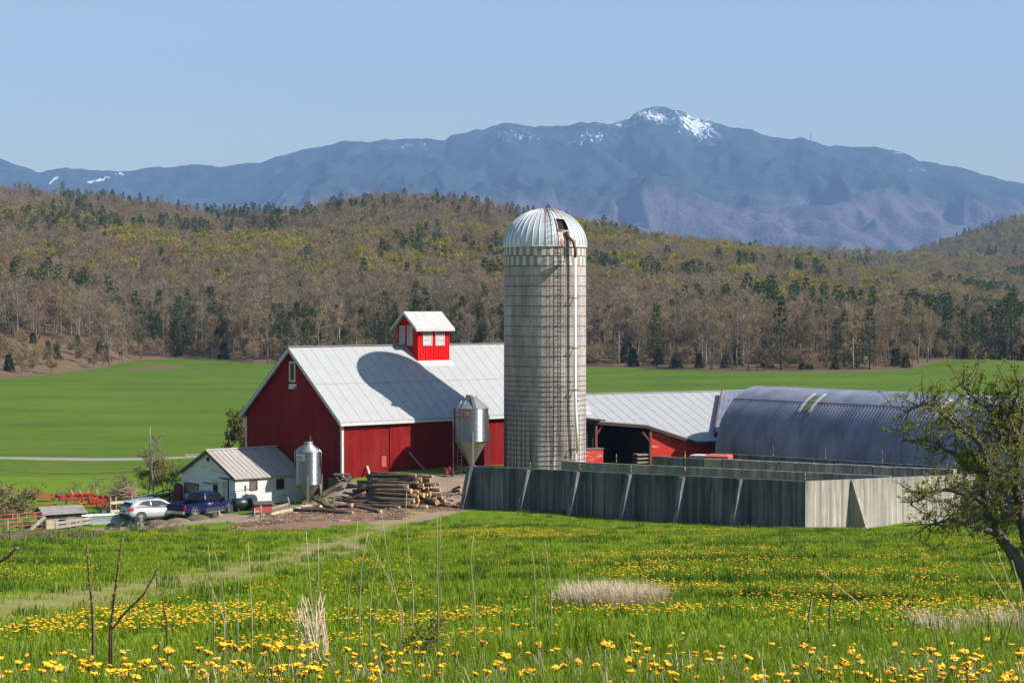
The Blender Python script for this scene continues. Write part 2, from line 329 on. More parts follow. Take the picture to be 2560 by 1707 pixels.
def ground_mat():
    t = NT('meadow_ground'); o = t.coord()
    n1 = t.noise(o, .09, 6, .65); n2 = t.noise(o, .9, 6, .7); n3 = t.noise(o, 14., 4, .7)
    nb = t.noise(t.mp(o, (.25, 1, 1)), .35, 6, .65)
    g = t.mix(t.rng(n2, .3, .7), (.115, .185, .008), (.155, .225, .011))
    g = t.mix(t.math('MULTIPLY', t.rng(nb, .48, .66), .6), g, (.05, .125, .006))
    g = t.mix(t.math('MULTIPLY', t.rng(n3, .35, .7), .5), g, (.04, .09, .006))
    mow = t.mix(t.rng(n1, .3, .7), (.055, .115, .006), (.105, .15, .010))
    mow = t.mix(t.math('MULTIPLY', t.rng(nb, .4, .65), .4), mow, (.028, .095, .004))
    mow = t.mix(t.math('MULTIPLY', t.rng(t.noise(t.mp(o, (.10, .6, 1)), .5, 7, .75), .42, .60), .55), mow, (.12, .145, .016))
    mow = t.mix(t.math('MULTIPLY', t.rng(t.noise(t.mp(o, (.018, .045, 1)), 1.0, 6, .65), .40, .62), .55), mow, (.036, .088, .005))
    mow = t.mix(t.math('MULTIPLY', t.rng(t.noise(t.mp(o, (.03, .14, 1), (0, 0, .35)), 1.0, 4, .6), .52, .64), .4), mow, (.13, .155, .018))
    g = t.mix(t.attr('mow'), g, mow)
    dirt = t.mix(t.rng(n2, .3, .7), (.32, .245, .175), (.23, .17, .12))
    dirt = t.mix(t.math('MULTIPLY', t.rng(n3, .3, .7), .5), dirt, (.17, .125, .09))
    ed = t.math('ADD', t.attr('dirt'), t.math('MULTIPLY', t.math('SUBTRACT', t.noise(o, 1.6, 6, .7), .5), .9))
    g = t.mix(t.rng(ed, .42, .58), g, dirt)
    pth = t.math('ADD', t.attr('path'), t.math('MULTIPLY', t.math('SUBTRACT', t.noise(o, .7, 6, .75), .5), 1.2))
    g = t.mix(t.math('MULTIPLY', t.rng(pth, .38, .80), .68), g, t.mix(t.rng(n2, .35, .65), (.20, .185, .04), (.30, .22, .12)))
    chips = t.mix(t.rng(t.noise(o, 5, 5, .8), .35, .65), (.30, .185, .12), (.13, .08, .055))
    ce = t.math('ADD', t.attr('chips'), t.math('MULTIPLY', t.math('SUBTRACT', t.noise(o, 1.2, 6, .7), .5), .8))
    g = t.mix(t.rng(ce, .45, .6), g, chips)
    fl = t.mix(t.rng(t.noise(o, .12, 6, .7), .35, .65), (.125, .078, .048), (.165, .115, .062))
    fl = t.mix(t.math('MULTIPLY', t.rng(n2, .4, .65), .6), fl, (.12, .08, .05))
    fe = t.math('ADD', t.attr('wood'), t.math('MULTIPLY', t.math('SUBTRACT', t.noise(o, .15, 5, .7), .5), .5))
    g = t.mix(t.rng(fe, .45, .55), g, fl)
    t.bump(t.math('ADD', t.math('MULTIPLY', n3, .4), n2), .7, .12)
    return t.fin(g, .95, 0., .1)
M_['ground'] = ground_mat()
M_['road'] = mk('gravel_road', (.27, .225, .20), (.22, .18, .16), 2)
def mountain_mat():
    t = NT('mountain_forest'); o = t.coord(); cf = t.attr('conif')
    nz = t.noise(o, .0012, 8, .7); nf = t.noise(o, .012, 6, .7); spk = t.noise(o, .02, 4, .8)
    f = t.rng(t.math('ADD', cf, t.math('MULTIPLY', t.math('SUBTRACT', nz, .5), 1.5)), .35, .65)
    dec = t.mix(t.rng(nf, .3, .7), (.115, .094, .102), (.078, .068, .075))
    con = t.mix(t.rng(nf, .3, .7), (.03, .055, .045), (.012, .025, .022))
    c = t.mix(f, dec, con)
    rock = t.rng(t.math('ADD', t.attr('rock'), t.math('MULTIPLY', t.math('SUBTRACT', nf, .5), .6)), .45, .6)
    c = t.mix(rock, c, (.24, .21, .19))
    sn = t.math('ADD', t.attr('snow'), t.math('MULTIPLY', t.math('SUBTRACT', t.noise(t.mp(o, (1.3, .35, .5)), .028, 9, .9), .5), 3.8))
    c = t.mix(t.rng(sn, .62, .70), c, (.88, .89, .92))
    t.bump(t.math('ADD', nf, spk), .9, 25.)
    return t.fin(c, .95, 0., .05)
M_['mountain'] = mountain_mat()
M_['hillside'] = mk('far_wooded_hill', (.17, .15, .075), (.09, .085, .05), .03, det=8, bump=.0)

# ------------------------------------------------------------------ mesh builder
class MB:
    def __init__(s): s.v = []; s.f = []; s.mi = []; s.sm = []
    def add(s, vs, fs, mi=0, smooth=False):
        b = len(s.v); s.v += [tuple(v) for v in vs]
        for f in fs: s.f.append(tuple(b + i for i in f)); s.mi.append(mi); s.sm.append(smooth)
        return s
    def box(s, c, d, mi=0, rz=0., rx=0., ry=0.):
        hx, hy, hz = d[0] / 2, d[1] / 2, d[2] / 2
        P = [Vector((x, y, z)) for x in (-hx, hx) for y in (-hy, hy) for z in (-hz, hz)]
        if rx or ry or rz:
            from mathutils import Euler
            E = Euler((rx, ry, rz)).to_matrix(); P = [E @ p for p in P]
        c = Vector(c); P = [p + c for p in P]
        return s.add(P, [(0, 1, 3, 2), (4, 6, 7, 5), (0, 4, 5, 1), (2, 3, 7, 6), (0, 2, 6, 4), (1, 5, 7, 3)], mi)
    def bx(s, x0, x1, y0, y1, z0, z1, mi=0): return s.box(((x0 + x1) / 2, (y0 + y1) / 2, (z0 + z1) / 2), (abs(x1 - x0), abs(y1 - y0), abs(z1 - z0)), mi)
    def bar(s, a, b, w, h, mi=0, up=(0, 0, 1)):
        a = Vector(a); b = Vector(b); d = (b - a).normalized(); u = Vector(up)
        sd = d.cross(u)
        if sd.length < 1e-4: sd = d.cross(Vector((1, 0, 0)))
        sd.normalize(); u = sd.cross(d).normalized()
        P = []
        for q in (a, b):
            for i, j in ((-1, -1), (1, -1), (1, 1), (-1, 1)): P.append(q + sd * (i * w / 2) + u * (j * h / 2))
        return s.add(P, [(0, 1, 2, 3), (7, 6, 5, 4), (0, 4, 5, 1), (1, 5, 6, 2), (2, 6, 7, 3), (3, 7, 4, 0)], mi)
    def tube(s, pts, r, n=8, mi=0, cap=True, smooth=True, capmi=None):
        pts = [Vector(p) for p in pts]; rs = r if isinstance(r, (list, tuple)) else [r] * len(pts)
        b = len(s.v); prev = None
        for i, p in enumerate(pts):
            d = (pts[min(i + 1, len(pts) - 1)] - pts[max(i - 1, 0)]).normalized()
            ref = prev if prev is not None else (Vector((0, 0, 1)) if abs(d.z) < .9 else Vector((1, 0, 0)))
            a = d.cross(ref)
            if a.length < 1e-5: a = d.cross(Vector((0, 1, 0)))
            a.normalize(); c = a.cross(d); prev = c
            for k in range(n):
                t = 2 * pi * k / n; s.v.append(tuple(p + (a * cos(t) + c * sin(t)) * rs[i]))
        for i in range(len(pts) - 1):
            for k in range(n):
                s.f.append((b + i * n + k, b + i * n + (k + 1) % n, b + (i + 1) * n + (k + 1) % n, b + (i + 1) * n + k)); s.mi.append(mi); s.sm.append(smooth)
        if cap:
            cm = mi if capmi is None else capmi
            s.f.append(tuple(b + k for k in range(n))[::-1]); s.mi.append(cm); s.sm.append(False)
            e = b + (len(pts) - 1) * n; s.f.append(tuple(e + k for k in range(n))); s.mi.append(cm); s.sm.append(False)
        return s
    def lathe(s, prof, n=32, c=(0, 0, 0), mi=0, smooth=True, skip=None):
        b = len(s.v)
        for r, z in prof:
            for k in range(n): t = 2 * pi * k / n; s.v.append((c[0] + r * sin(t), c[1] - r * cos(t), c[2] + z))
        for i in range(len(prof) - 1):
            for k in range(n):
                if skip and skip(i, k): continue
                s.f.append((b + i * n + k, b + i * n + (k + 1) % n, b + (i + 1) * n + (k + 1) % n, b + (i + 1) * n + k)); s.mi.append(mi); s.sm.append(smooth)
        return s
    def prism(s, poly, d, mi=0):                      # polygon of 3-D points pushed along d
        n = len(poly); d = Vector(d); A = [Vector(p) for p in poly]; B = [p + d for p in A]
        return s.add(A + B, [tuple(range(n))[::-1], tuple(range(n, 2 * n))] + [(i, (i + 1) % n, n + (i + 1) % n, n + i) for i in range(n)], mi)
    def merge(s, o, mioff=0):
        b = len(s.v); s.v += o.v; s.f += [tuple(b + i for i in f) for f in o.f]; s.mi += [m + mioff for m in o.mi]; s.sm += o.sm; return s
    def mesh(s, name, mats, recalc=True):
        me = bpy.data.meshes.new(name); me.from_pydata([tuple(v) for v in s.v], [], s.f)
        for m in (mats if isinstance(mats, (list, tuple)) else [mats]): me.materials.append(m)
        if any(s.mi): me.polygons.foreach_set('material_index', s.mi)
        if any(s.sm): me.polygons.foreach_set('use_smooth', s.sm)
        me.update(); return me
    def build(s, name, mats, parent=None, label=None):
        o = bpy.data.objects.new(name, s.mesh(name, mats)); COL.objects.link(o)
        if parent is not None: o.parent = parent
        if label: o['label'] = label
        return o
def tag(o, label=None, cat=None, group=None, kind=None):
    if label: o['label'] = label
    if cat: o['category'] = cat
    if group: o['group'] = group
    if kind: o['kind'] = kind
    return o
def empty(name, loc, rz=0., label=None, cat=None, group=None):
    o = bpy.data.objects.new(name, None); COL.objects.link(o); o.empty_display_size = .3
    o.location = loc; o.rotation_euler = (0, 0, rz); return tag(o, label, cat, group)
def copy_tree(root, kids, loc, rz=0., sc=1., label=None, group=None):
    r = root.copy(); COL.objects.link(r); r.location = loc; r.rotation_euler = (0, 0, rz); r.scale = (sc, sc, sc) if not isinstance(sc, tuple) else sc
    if label: r['label'] = label
    if group: r['group'] = group
    for ch in kids:
        c = ch.copy(); COL.objects.link(c); c.parent = r
    return r
def text(name, body, size, mat, parent, loc, rot, depth=.01, bold=0., sx=1.):
    cu = bpy.data.curves.new(name, 'FONT'); cu.body = body; cu.size = size; cu.extrude = depth; cu.offset = bold
    cu.align_x = 'CENTER'; cu.align_y = 'CENTER'
    cu.materials.append(mat)
    t_ = bpy.data.objects.new(name, cu); COL.objects.link(t_); bpy.context.view_layer.update()
    me = bpy.data.meshes.new_from_object(t_); bpy.data.objects.remove(t_)
    o = bpy.data.objects.new(name, me); COL.objects.link(o); o.parent = parent; o.location = loc; o.rotation_euler = rot; o.scale = (sx, 1, 1)
    return o
class Frame:                                          # a building's own axes
    def __init__(s, org, rz):
        s.o = Vector(org); s.rz = rz; s.x = Vector((cos(rz), sin(rz), 0)); s.y = Vector((-sin(rz), cos(rz), 0))
    def loc(s, w): d = Vector(w) - s.o; return Vector((d.dot(s.x), d.dot(s.y), d.z))
    def w(s, l): return s.o + s.x * l[0] + s.y * l[1] + Vector((0, 0, l[2]))
    def pX(s, px, py, x): return s.loc(onp(px, py, s.w((x, 0, 0)), s.x))     # pixel on the face x = const
    def pY(s, px, py, y): return s.loc(onp(px, py, s.w((0, y, 0)), s.y))

# instances on points, one object
def scatter(name, pts, protos, idx, rot, scl, label=None, kind='stuff', tilt=None):
    me = bpy.data.meshes.new(name); me.from_pydata([tuple(p) for p in pts], [], [])
    n = len(pts)
    for nm, typ, arr in (('pick', 'INT', np.asarray(idx, np.int32)), ('turn', 'FLOAT', np.asarray(rot, np.float32)), ('size', 'FLOAT', np.asarray(scl, np.float32))):
        a = me.attributes.new(nm, typ, 'POINT'); a.data.foreach_set('value', arr)
    o = bpy.data.objects.new(name, me); COL.objects.link(o); o['kind'] = kind
    if label: o['label'] = label
    col = bpy.data.collections.new(name + '_kinds')
    for i, (m) in enumerate(protos):
        po = bpy.data.objects.new('%s_kind_%02d' % (name, i), m); col.objects.link(po)
    g = bpy.data.node_groups.new(name, 'GeometryNodeTree'); g.is_modifier = True
    g.interface.new_socket('Geometry', in_out='INPUT', socket_type='NodeSocketGeometry'); g.interface.new_socket('Geometry', in_out='OUTPUT', socket_type='NodeSocketGeometry')
    N = g.nodes; L = g.links
    gi = N.new('NodeGroupInput'); go = N.new('NodeGroupOutput'); ip = N.new('GeometryNodeInstanceOnPoints'); ci = N.new('GeometryNodeCollectionInfo')
    ci.inputs[0].default_value = col; ci.inputs[1].default_value = True; ci.inputs[2].default_value = True
    def na(nm, ty):
        q = N.new('GeometryNodeInputNamedAttribute'); q.data_type = ty; q.inputs[0].default_value = nm; return q.outputs[0]
    cx = N.new('ShaderNodeCombineXYZ'); L.new(na('turn', 'FLOAT'), cx.inputs[2])
    L.new(gi.outputs[0], ip.inputs['Points']); L.new(ci.outputs[0], ip.inputs['Instance']); ip.inputs['Pick Instance'].default_value = True
    L.new(na('pick', 'INT'), ip.inputs['Instance Index']); L.new(cx.outputs[0], ip.inputs['Rotation']); L.new(na('size', 'FLOAT'), ip.inputs['Scale'])
    L.new(ip.outputs[0], go.inputs[0])
    md = o.modifiers.new('scatter', 'NODES'); md.node_group = g
    return o

# ================================================================== SETTING: ground, road, mountain
SH1X = [1300, 1700, 1800, 1900, 2000, 2100, 2600]; SH1Y = [660, 592, 570, 573, 577, 584, 600]
SH2X = [1950, 2040, 2100, 2150, 2200, 2250, 2300, 2352, 2450, 2600, 3200]; SH2Y = [690, 600, 572, 556, 538, 520, 505, 494, 478, 470, 470]
def hgt2(X, Y):
    z = hgt(X, Y); u = np.asarray(X) / np.maximum(Y, 30)
    for (sx, sy, a, b, c, tr) in ((SH1X, SH1Y, 1450, 1900, 2350, 14), (SH2X, SH2Y, 1950, 2700, 3500, 14)):
        su = (np.array(sx) * 1.0884 - 1280) / F_; st = (703 - np.array(sy)) * 1.0884 / F_
        top = 12.2 + np.interp(u, su, st) * b - tr
        p = np.where(Y < b, np.clip((Y - a) / (b - a), 0, 1), np.clip((c - Y) / (c - b), 0, 1))
        z = np.maximum(z, -4 + (top + 4) * p + (fbm(np.asarray(X) / 150, Y / 150, 31) - .5) * 18 * p * (1 - p) * 4)
    return z
def segdist(X, Y, pl):
    d = np.full(X.shape, 1e9)
    for a, b in zip(pl[:-1], pl[1:]):
        dx, dy = b[0] - a[0], b[1] - a[1]; L = dx * dx + dy * dy + 1e-9
        t = np.clip(((X - a[0]) * dx + (Y - a[1]) * dy) / L, 0, 1)
        d = np.minimum(d, np.hypot(X - a[0] - t * dx, Y - a[1] - t * dy))
    return d
def gp(pl): return [gnd(*p) for p in pl]
PATH = gp([(1090, 1268), (1020, 1290), (958, 1311), (762, 1388), (544, 1437), (218, 1491), (0, 1524), (-300, 1560)])
DIRT = [(gp([(1075, 1255), (1128, 1212)]), 3.0), (gp([(1100, 1270), (985, 1300)]), 2.4), (gp([(545, 1292), (770, 1280)]), 3.2), (gp([(470, 1303), (600, 1290)]), 2.6),
        (gp([(300, 1318), (480, 1303)]), 2.2), (gp([(840, 1278), (1080, 1262)]), 3.4), (gp([(1000, 1240), (1125, 1228)]), 1.6), ([Vector((-13.2, 142.2, 0)), Vector((-9.5, 141.2, 0))], 1.5), (gp([(1110, 1205), (1150, 1196)]), 2.0)]
CHIPS = [(gp([(650, 1322), (760, 1312), (900, 1292)]), 2.4), (gp([(720, 1300), (850, 1285)]), 2.5)]
BARE = [(gp([(690, 1382), (800, 1379), (925, 1381)]), 1.0), (gp([(920, 1350), (850, 1372)]), .8)]
def mask(X, Y, lst, soft):
    m = np.zeros(X.shape)
    for pl, w in lst: m = np.maximum(m, 1 - sstep(w - soft, w + soft, segdist(X, Y, pl)))
    return m
def build_ground():
    rows = np.concatenate([np.linspace(-30, 4, 10)[:-1], np.arange(4, 30, .25), np.arange(30, 110, .55), np.arange(110, 165, .45), np.arange(165, 460, 2.5),
                           np.arange(460, 1400, 5), np.arange(1400, 3600, 22), np.linspace(3600, 16000, 20), np.linspace(18000, 45000, 8)])
    us = np.linspace(-.62, .62, 361)
    Yg, Ug = np.meshgrid(rows, us, indexing='ij'); Xg = Ug * np.maximum(Yg, 30)
    X = Xg.ravel(); Y = Yg.ravel(); Z = hgt2(X, Y)
    nr, nc = len(rows), len(us)
    me = bpy.data.meshes.new('ground')
    me.vertices.add(nr * nc); me.vertices.foreach_set('co', np.stack([X, Y, Z], 1).astype(np.float32).ravel())
    i = (np.arange(nr - 1)[:, None] * nc + np.arange(nc - 1)[None]).ravel()
    q = np.stack([i, i + 1, i + nc + 1, i + nc], 1).astype(np.int32)
    me.loops.add(q.size); me.loops.foreach_set('vertex_index', q.ravel())
    me.polygons.add(len(q)); me.polygons.foreach_set('loop_start', np.arange(0, q.size, 4, dtype=np.int32)); me.polygons.foreach_set('loop_total', np.full(len(q), 4, np.int32))
    me.polygons.foreach_set('use_smooth', np.ones(len(q), bool)); me.update(); me.validate()
    u = X / np.maximum(Y, 30); ye = edgeY(u)
    A = {'mow': sstep(168, 200, Y), 'wood': sstep(-12, 6, Y - ye), 'dirt': np.zeros(X.shape), 'path': np.zeros(X.shape), 'chips': np.zeros(X.shape)}
    k = (Y > 15) & (Y < 170)
    A['dirt'][k] = np.maximum(mask(X[k], Y[k], DIRT, 1.2), .8 * mask(X[k], Y[k], BARE, .7))
    A['path'][k] = 1 - sstep(.3, 2.0, segdist(X[k], Y[k], PATH))
    A['chips'][k] = mask(X[k], Y[k], CHIPS, 1.0)
    # brown knoll left unmown in the far field
    c = gnd(398, 921); A['wood'] = np.maximum(A['wood'], 1.0 * np.exp(-(((X - c.x) / 6.0) ** 4 + ((Y - c.y) / 22.0) ** 4)))
    for nm, a in A.items():
        at_ = me.attributes.new(nm, 'FLOAT', 'POINT'); at_.data.foreach_set('value', a.astype(np.float32))
    me.materials.append(M_['ground'])
    o = bpy.data.objects.new('ground', me); COL.objects.link(o); o['kind'] = 'structure'
build_ground()
def build_road():
    m = MB(); A = []
    for px in range(-220, 560, 20):
        py = np.interp(px, [-220, 0, 250, 380, 490, 560], [1138, 1145, 1149, 1147, 1143, 1142]); A.append(gnd(px, py))
    vs = []
    for i, p in enumerate(A):
        d = (A[min(i + 1, len(A) - 1)] - A[max(i - 1, 0)]); d.z = 0; d.normalize(); s = Vector((-d.y, d.x, 0))
        for k in range(5):
            q = p + s * (-2.4 + 1.2 * k); vs.append((q.x, q.y, h1(q.x, q.y) + .10 - .03 * abs(k - 2)))
    fs = [(i * 5 + k, i * 5 + k + 1, i * 5 + k + 6, i * 5 + k + 5) for i in range(len(A) - 1) for k in range(4)]
    m.add(vs, fs, 0, True).build('road', M_['road'])['kind'] = 'structure'
build_road()

MTX = [-700, -300, 0, 32.7, 92.5, 130, 168.7, 217.7, 277.5, 326.5, 345, 359, 413.6, 479, 538.8, 587.7, 636.7, 653, 723.8, 778, 816, 854, 925, 996, 1055.7, 1100, 1115, 1125, 1137, 1212, 1255, 1305, 1416.6, 1453.8, 1490, 1528, 1571.7, 1584, 1609, 1634, 1683.5, 1699, 1711, 1727, 1770, 1820, 1876, 1931.8, 1981, 2000, 2043.5, 2068, 2130, 2167.6, 2229.7, 2267, 2295, 2391, 2496.6, 2560, 2800, 3300]
MTY = [470, 425, 396.4, 407, 427.4, 425, 421, 426, 426.4, 430.7, 426, 421, 416.6, 411.7, 416.6, 412.7, 404.6, 404.6, 385.5, 372, 363.8, 354, 354.5, 344.7, 345.8, 351.7, 352.5, 342, 336, 320.7, 309.5, 313, 315.7, 303, 305, 311, 299, 284.7, 271, 268.6, 273.5, 272, 278.5, 289.7, 302, 317.6, 327, 342, 350.5, 345.5, 351.7, 361, 370, 368, 372, 386, 401, 417, 448, 461.6, 500, 560]
def build_mountain():
    us = np.linspace(-.40, .40, 900); cy = 12000.0
    mu = (np.array(MTX) - 1280) / F_
    top = 12.2 + np.interp(us, mu, (HOR - np.array(MTY)) / F_) * cy
    top = top + (fbm(us * 110, us * 0, 91, 4) - .5) * 22
    rows = np.concatenate([np.linspace(6200, 11700, 110), np.linspace(11740, 12600, 14), np.linspace(12800, 14500, 6)])
    Y, U = np.meshgrid(rows, us, indexing='ij'); X = U * Y
    T = np.broadcast_to(top, Y.shape)
    t = np.clip((Y - 6200) / (cy - 6200), 0, 1); bk = np.clip((Y - cy) / 2500, 0, 1)
    warp = (fbm(X / 1500, Y / 1500, 71) - .5) * 900
    rid = 1 - np.abs(2 * fbm((X + warp + (Y - cy) * .28) / 620, (Y) / 2600, 55, 4) - 1)
    rid2 = 1 - np.abs(2 * fbm((X + warp * .5) / 260, Y / 700, 66, 3) - 1)
    env = np.sin(np.pi * t) ** .8
    Z = -8 + (T + 8) * (t ** 1.35) + ((rid - .72) * 450 + (rid2 - .7) * 200) * env * (.35 + .65 * T / 1200)
    gullX = (1545 * 1.0884 - 1280) / F_ * cy
    Z = Z * (1 - bk) + (-8) * bk + (fbm(X / 90, Y / 90, 12, 3) - .5) * 26 * t * (1 - bk)
    Z = np.minimum(Z, np.where(t < 1, 12.2 + (T - 12.2) * Y / cy - 4 * (1 - t) * 40 * 0 + 0, Z))
    nr, nc = Y.shape
    me = bpy.data.meshes.new('mountain'); me.vertices.add(nr * nc); me.vertices.foreach_set('co', np.stack([X.ravel(), Y.ravel(), Z.ravel()], 1).astype(np.float32).ravel())
    i = (np.arange(nr - 1)[:, None] * nc + np.arange(nc - 1)[None]).ravel(); q = np.stack([i, i + 1, i + nc + 1, i + nc], 1).astype(np.int32)
    me.loops.add(q.size); me.loops.foreach_set('vertex_index', q.ravel()); me.polygons.add(len(q))
    me.polygons.foreach_set('loop_start', np.arange(0, q.size, 4, dtype=np.int32)); me.polygons.foreach_set('loop_total', np.full(len(q), 4, np.int32))
    me.polygons.foreach_set('use_smooth', np.ones(len(q), bool)); me.update(); me.validate()
    pxd = (U * F_ + 1280) / 1.0884; pyd = 703 - (Z - 12.2) / Y * F_ / 1.0884
    conif = sstep(330, 700, Z) * .75 + .12
    def blob(cx, cy_, rx, ry, rot=0.):
        a = radians(rot); dx = (pxd - cx) * cos(a) + (pyd - cy_) * sin(a); dy = -(pxd - cx) * sin(a) + (pyd - cy_) * cos(a)
        return np.exp(-((dx / rx) ** 2 + (dy / ry) ** 2))
    snow = np.maximum.reduce([.70 * blob(1500, 268, 80, 17, 12), .78 * blob(1598, 290, 66, 32, 28), .55 * blob(1420, 285, 60, 14), .44 * blob(1360, 318, 110, 26), .40 * blob(1180, 310, 130, 25), .36 * blob(960, 335, 90, 14),
                              .45 * blob(2060, 352, 30, 7), .36 * blob(2130, 390, 70, 14)])
    def trail(a, b, w):
        d = segdist(pxd, pyd, [a, b]); return .74 * (1 - sstep(w * .3, w, d))
    snow = np.maximum.reduce([snow, trail((116, 422), (132, 408), 6), trail((205, 421), (268, 402), 4.0), trail((275, 399), (284, 401), 4), trail((205, 419), (240, 413), 5)])
    snow[(Y > cy + 10)] = 0
    rock = .55 * blob(1510, 251, 80, 9) + .35 * blob(1640, 275, 60, 12, 20)
    for nm, a in (('conif', conif), ('snow', snow), ('rock', rock)):
        at_ = me.attributes.new(nm, 'FLOAT', 'POINT'); at_.data.foreach_set('value', a.astype(np.float32).ravel())
    me.materials.append(M_['mountain'])
    o = bpy.data.objects.new('mountain', me); COL.objects.link(o); o['kind'] = 'structure'
build_mountain()
# tall mast on the ridge
p = at(1862 * 1.0884, 318 * 1.0884, 12000); m = MB()
m.tube([p - Vector((0, 0, 25)), p + Vector((0, 0, 36))], [3.0, 1.2], 5)
tag(m.build('radio_mast', M_['iron']), 'thin radio mast standing on the ridge of the snowy mountain', 'mast')

# ================================================================== RED BARN
d_ = Vector((.755, .655, 0)).normalized(); g_ = Vector((-d_.y, d_.x, 0)); RZB = atan2(d_.y, d_.x)
EAV = Vector((-12.365, 143.5, 3.854))
bo = EAV + d_ * .40 + g_ * .35; bo.z = 0
FB = Frame(bo, RZB)
barn = empty('barn', bo, RZB, 'large red barn with pale steel roof, red cupola and 1876 on its gable', 'barn')
BL, BW, RD, EZ = 24.0, 12.5, 6.25, 3.854; SLP = (9.16 - 3.854) / 6.6
def roofz(y): return EZ + (y + .35) * SLP if y <= RD else EZ + (2 * RD - y + .35) * SLP
wz = lambda y: roofz(y) - .16
m = MB()
m.prism([(0, 0, -.25), (0, 1.4, -.25), (0, 1.4, -3.4), (0, BW, -3.6), (0, BW, wz(BW)), (0, RD, wz(RD)), (0, 0, wz(0))], (BL, 0, 0))
m.build('wall', M_['red_board'], barn)
m = MB(); TH = .10
for sgn in (0, 1):
    yy = lambda y: y if sgn == 0 else BW - y
    a = (-.40, yy(-.35), roofz(-.35)); b = (-.40, yy(RD), roofz(RD))
    m.prism([a, b, (b[0], b[1], b[2] - TH), (a[0], a[1], a[2] - TH)], (BL + .8, 0, 0), 0)
    for k in range(1, 26):
        x = -.40 + k * .97
        m.bar((x, yy(-.35), roofz(-.35) + .004), (x, yy(RD - .05), roofz(RD - .05) + .004), .022, .014, 1, up=(0, 0, 1))
ym = 2.9
m.bar((-.39, ym, roofz(ym) + .006), (BL + .39, ym, roofz(ym) + .006), .05, .016, 1)
m.bar((-.42, RD, roofz(RD) + .03), (BL + .42, RD, roofz(RD) + .03), .3, .05, 1)
rf = m.build('roof', [M_['roof_steel'], M_['roof_rib']], barn)
m = MB()   # white trim under the roof edge
for sgn in (0, 1):
    yy = lambda y: y if sgn == 0 else BW - y
    for x in (-.36, BL + .36):
        m.bar((x, yy(-.34), roofz(-.34) - .205), (x, yy(RD), roofz(RD) - .205), .045, .20, 0)
    m.bar((-.20, yy(-.30), roofz(-.30) - .125), (-.20, yy(RD - .05), roofz(RD - .05) - .125), .30, .02, 0)
    m.bx(-.36, BL + .36, yy(-.36), yy(-.32), EZ - .30, EZ - .10, 0)
m.build('trim', M_['white_paint'], barn)
for (x0, x1, y0, y1, z0) in ((-.03, .16, -.03, .16, -.2), (-.03, .05, BW - .16, BW + .03, -2.2)):
    m = MB(); m.bx(x0, x1, y0, y1, z0, EZ - .11); m.build('corner_board', M_['white_paint'], barn)
# gable window
c = FB.pX(731.7, 929, 0); w_ = MB()
hw, hh = .26, .62
w_.bx(-.06, .0, c.y - hw - .14, c.y - hw, c.z - hh - .14, c.z + hh + .14); w_.bx(-.06, .0, c.y + hw, c.y + hw + .14, c.z - hh - .14, c.z + hh + .14)
w_.bx(-.06, .0, c.y - hw, c.y + hw, c.z + hh, c.z + hh + .14); w_.bx(-.06, .0, c.y - hw, c.y + hw, c.z - hh - .14, c.z - hh)
win = w_.build('window', M_['white_paint'], barn)
MB().bx(-.02, .012, c.y - hw, c.y + hw, c.z - hh, c.z + hh).build('pane', M_['glass'], win)
m = MB(); m.bx(-.045, -.022, c.y - .02, c.y + .02, c.z - hh, c.z + hh); m.bx(-.045, -.022, c.y - hw, c.y - .021, c.z - .02, c.z + .02); m.bx(-.045, -.022, c.y + .021, c.y + hw, c.z - .02, c.z + .02)
m.build('muntin', M_['dark_red'], win)
c = FB.pX(731.8, 965.8, 0)
text('date_lettering', '1876', .50, mk('bright_white_paint', (.8, .8, .78)), barn, (-.02, c.y, c.z - .03), (pi / 2, 0, -pi / 2), .012, .022, 1.12)
# sliding door on the long side with its rail
a = FB.pY(973, 1062, 0); b = FB.pY(1036, 1168, 0)
MB().bx(a.x, b.x, -.07, -.005, b.z, a.z).build('door', M_['red_board'], barn)
MB().bx(a.x - .2, b.x + 2.4, -.13, -.02, a.z + .05, a.z + .16).build('door_rail', M_['iron'], barn)
a = FB.pY(953, 1140, 0); b = FB.pY(965, 1166, 0)
MB().bx(a.x, b.x, -.05, -.004, b.z, a.z).build('patch_panel', M_['red_patch'], barn, 'faded plywood patch panel')
m = MB(); m.bx(1.0, BL, -.12, .2, -.9, -.26); m.bx(-.12, .6, -.1, 1.5, -2.2, -.26); m.build('foundation', M_['stone'], barn)
# cupola riding on the ridge
n_ = d_.cross(Vector((0, 0, 0)) + g_ * 6.6 + Vector((0, 0, 5.306))).normalized()
k0 = FB.loc(onp(1044, 902.6, EAV, n_)); k1 = FB.loc(onp(1123.7, 901, EAV, n_))
cx0, cx1, cy0 = k0.x, k1.x, (k0.y + k1.y) / 2; cw = cx1 - cx0; cd = 2.55
cy1 = cy0 + cd; ct = k0.z + 2.62; cz0 = k0.z - .2; crd = (cy0 + cy1) / 2
crz = lambda y: ct + .05 + (min(y, cy1 + cy0 - y) - cy0) * .80
m = MB(); m.prism([(cx0, cy0, cz0), (cx0, cy1, cz0), (cx0, cy1, crz(cy1)), (cx0, crd, crz(crd)), (cx0, cy0, crz(cy0))], (cw, 0, 0))
for k in range(13):
    x = cx0 + .06 + k * (cw - .12) / 12; m.bx(x - .025, x + .025, cy0 - .03, cy0, cz0 + .1, ct)
cup = m.build('cupola', M_['red_bright'], barn)
m = MB(); oh = .42
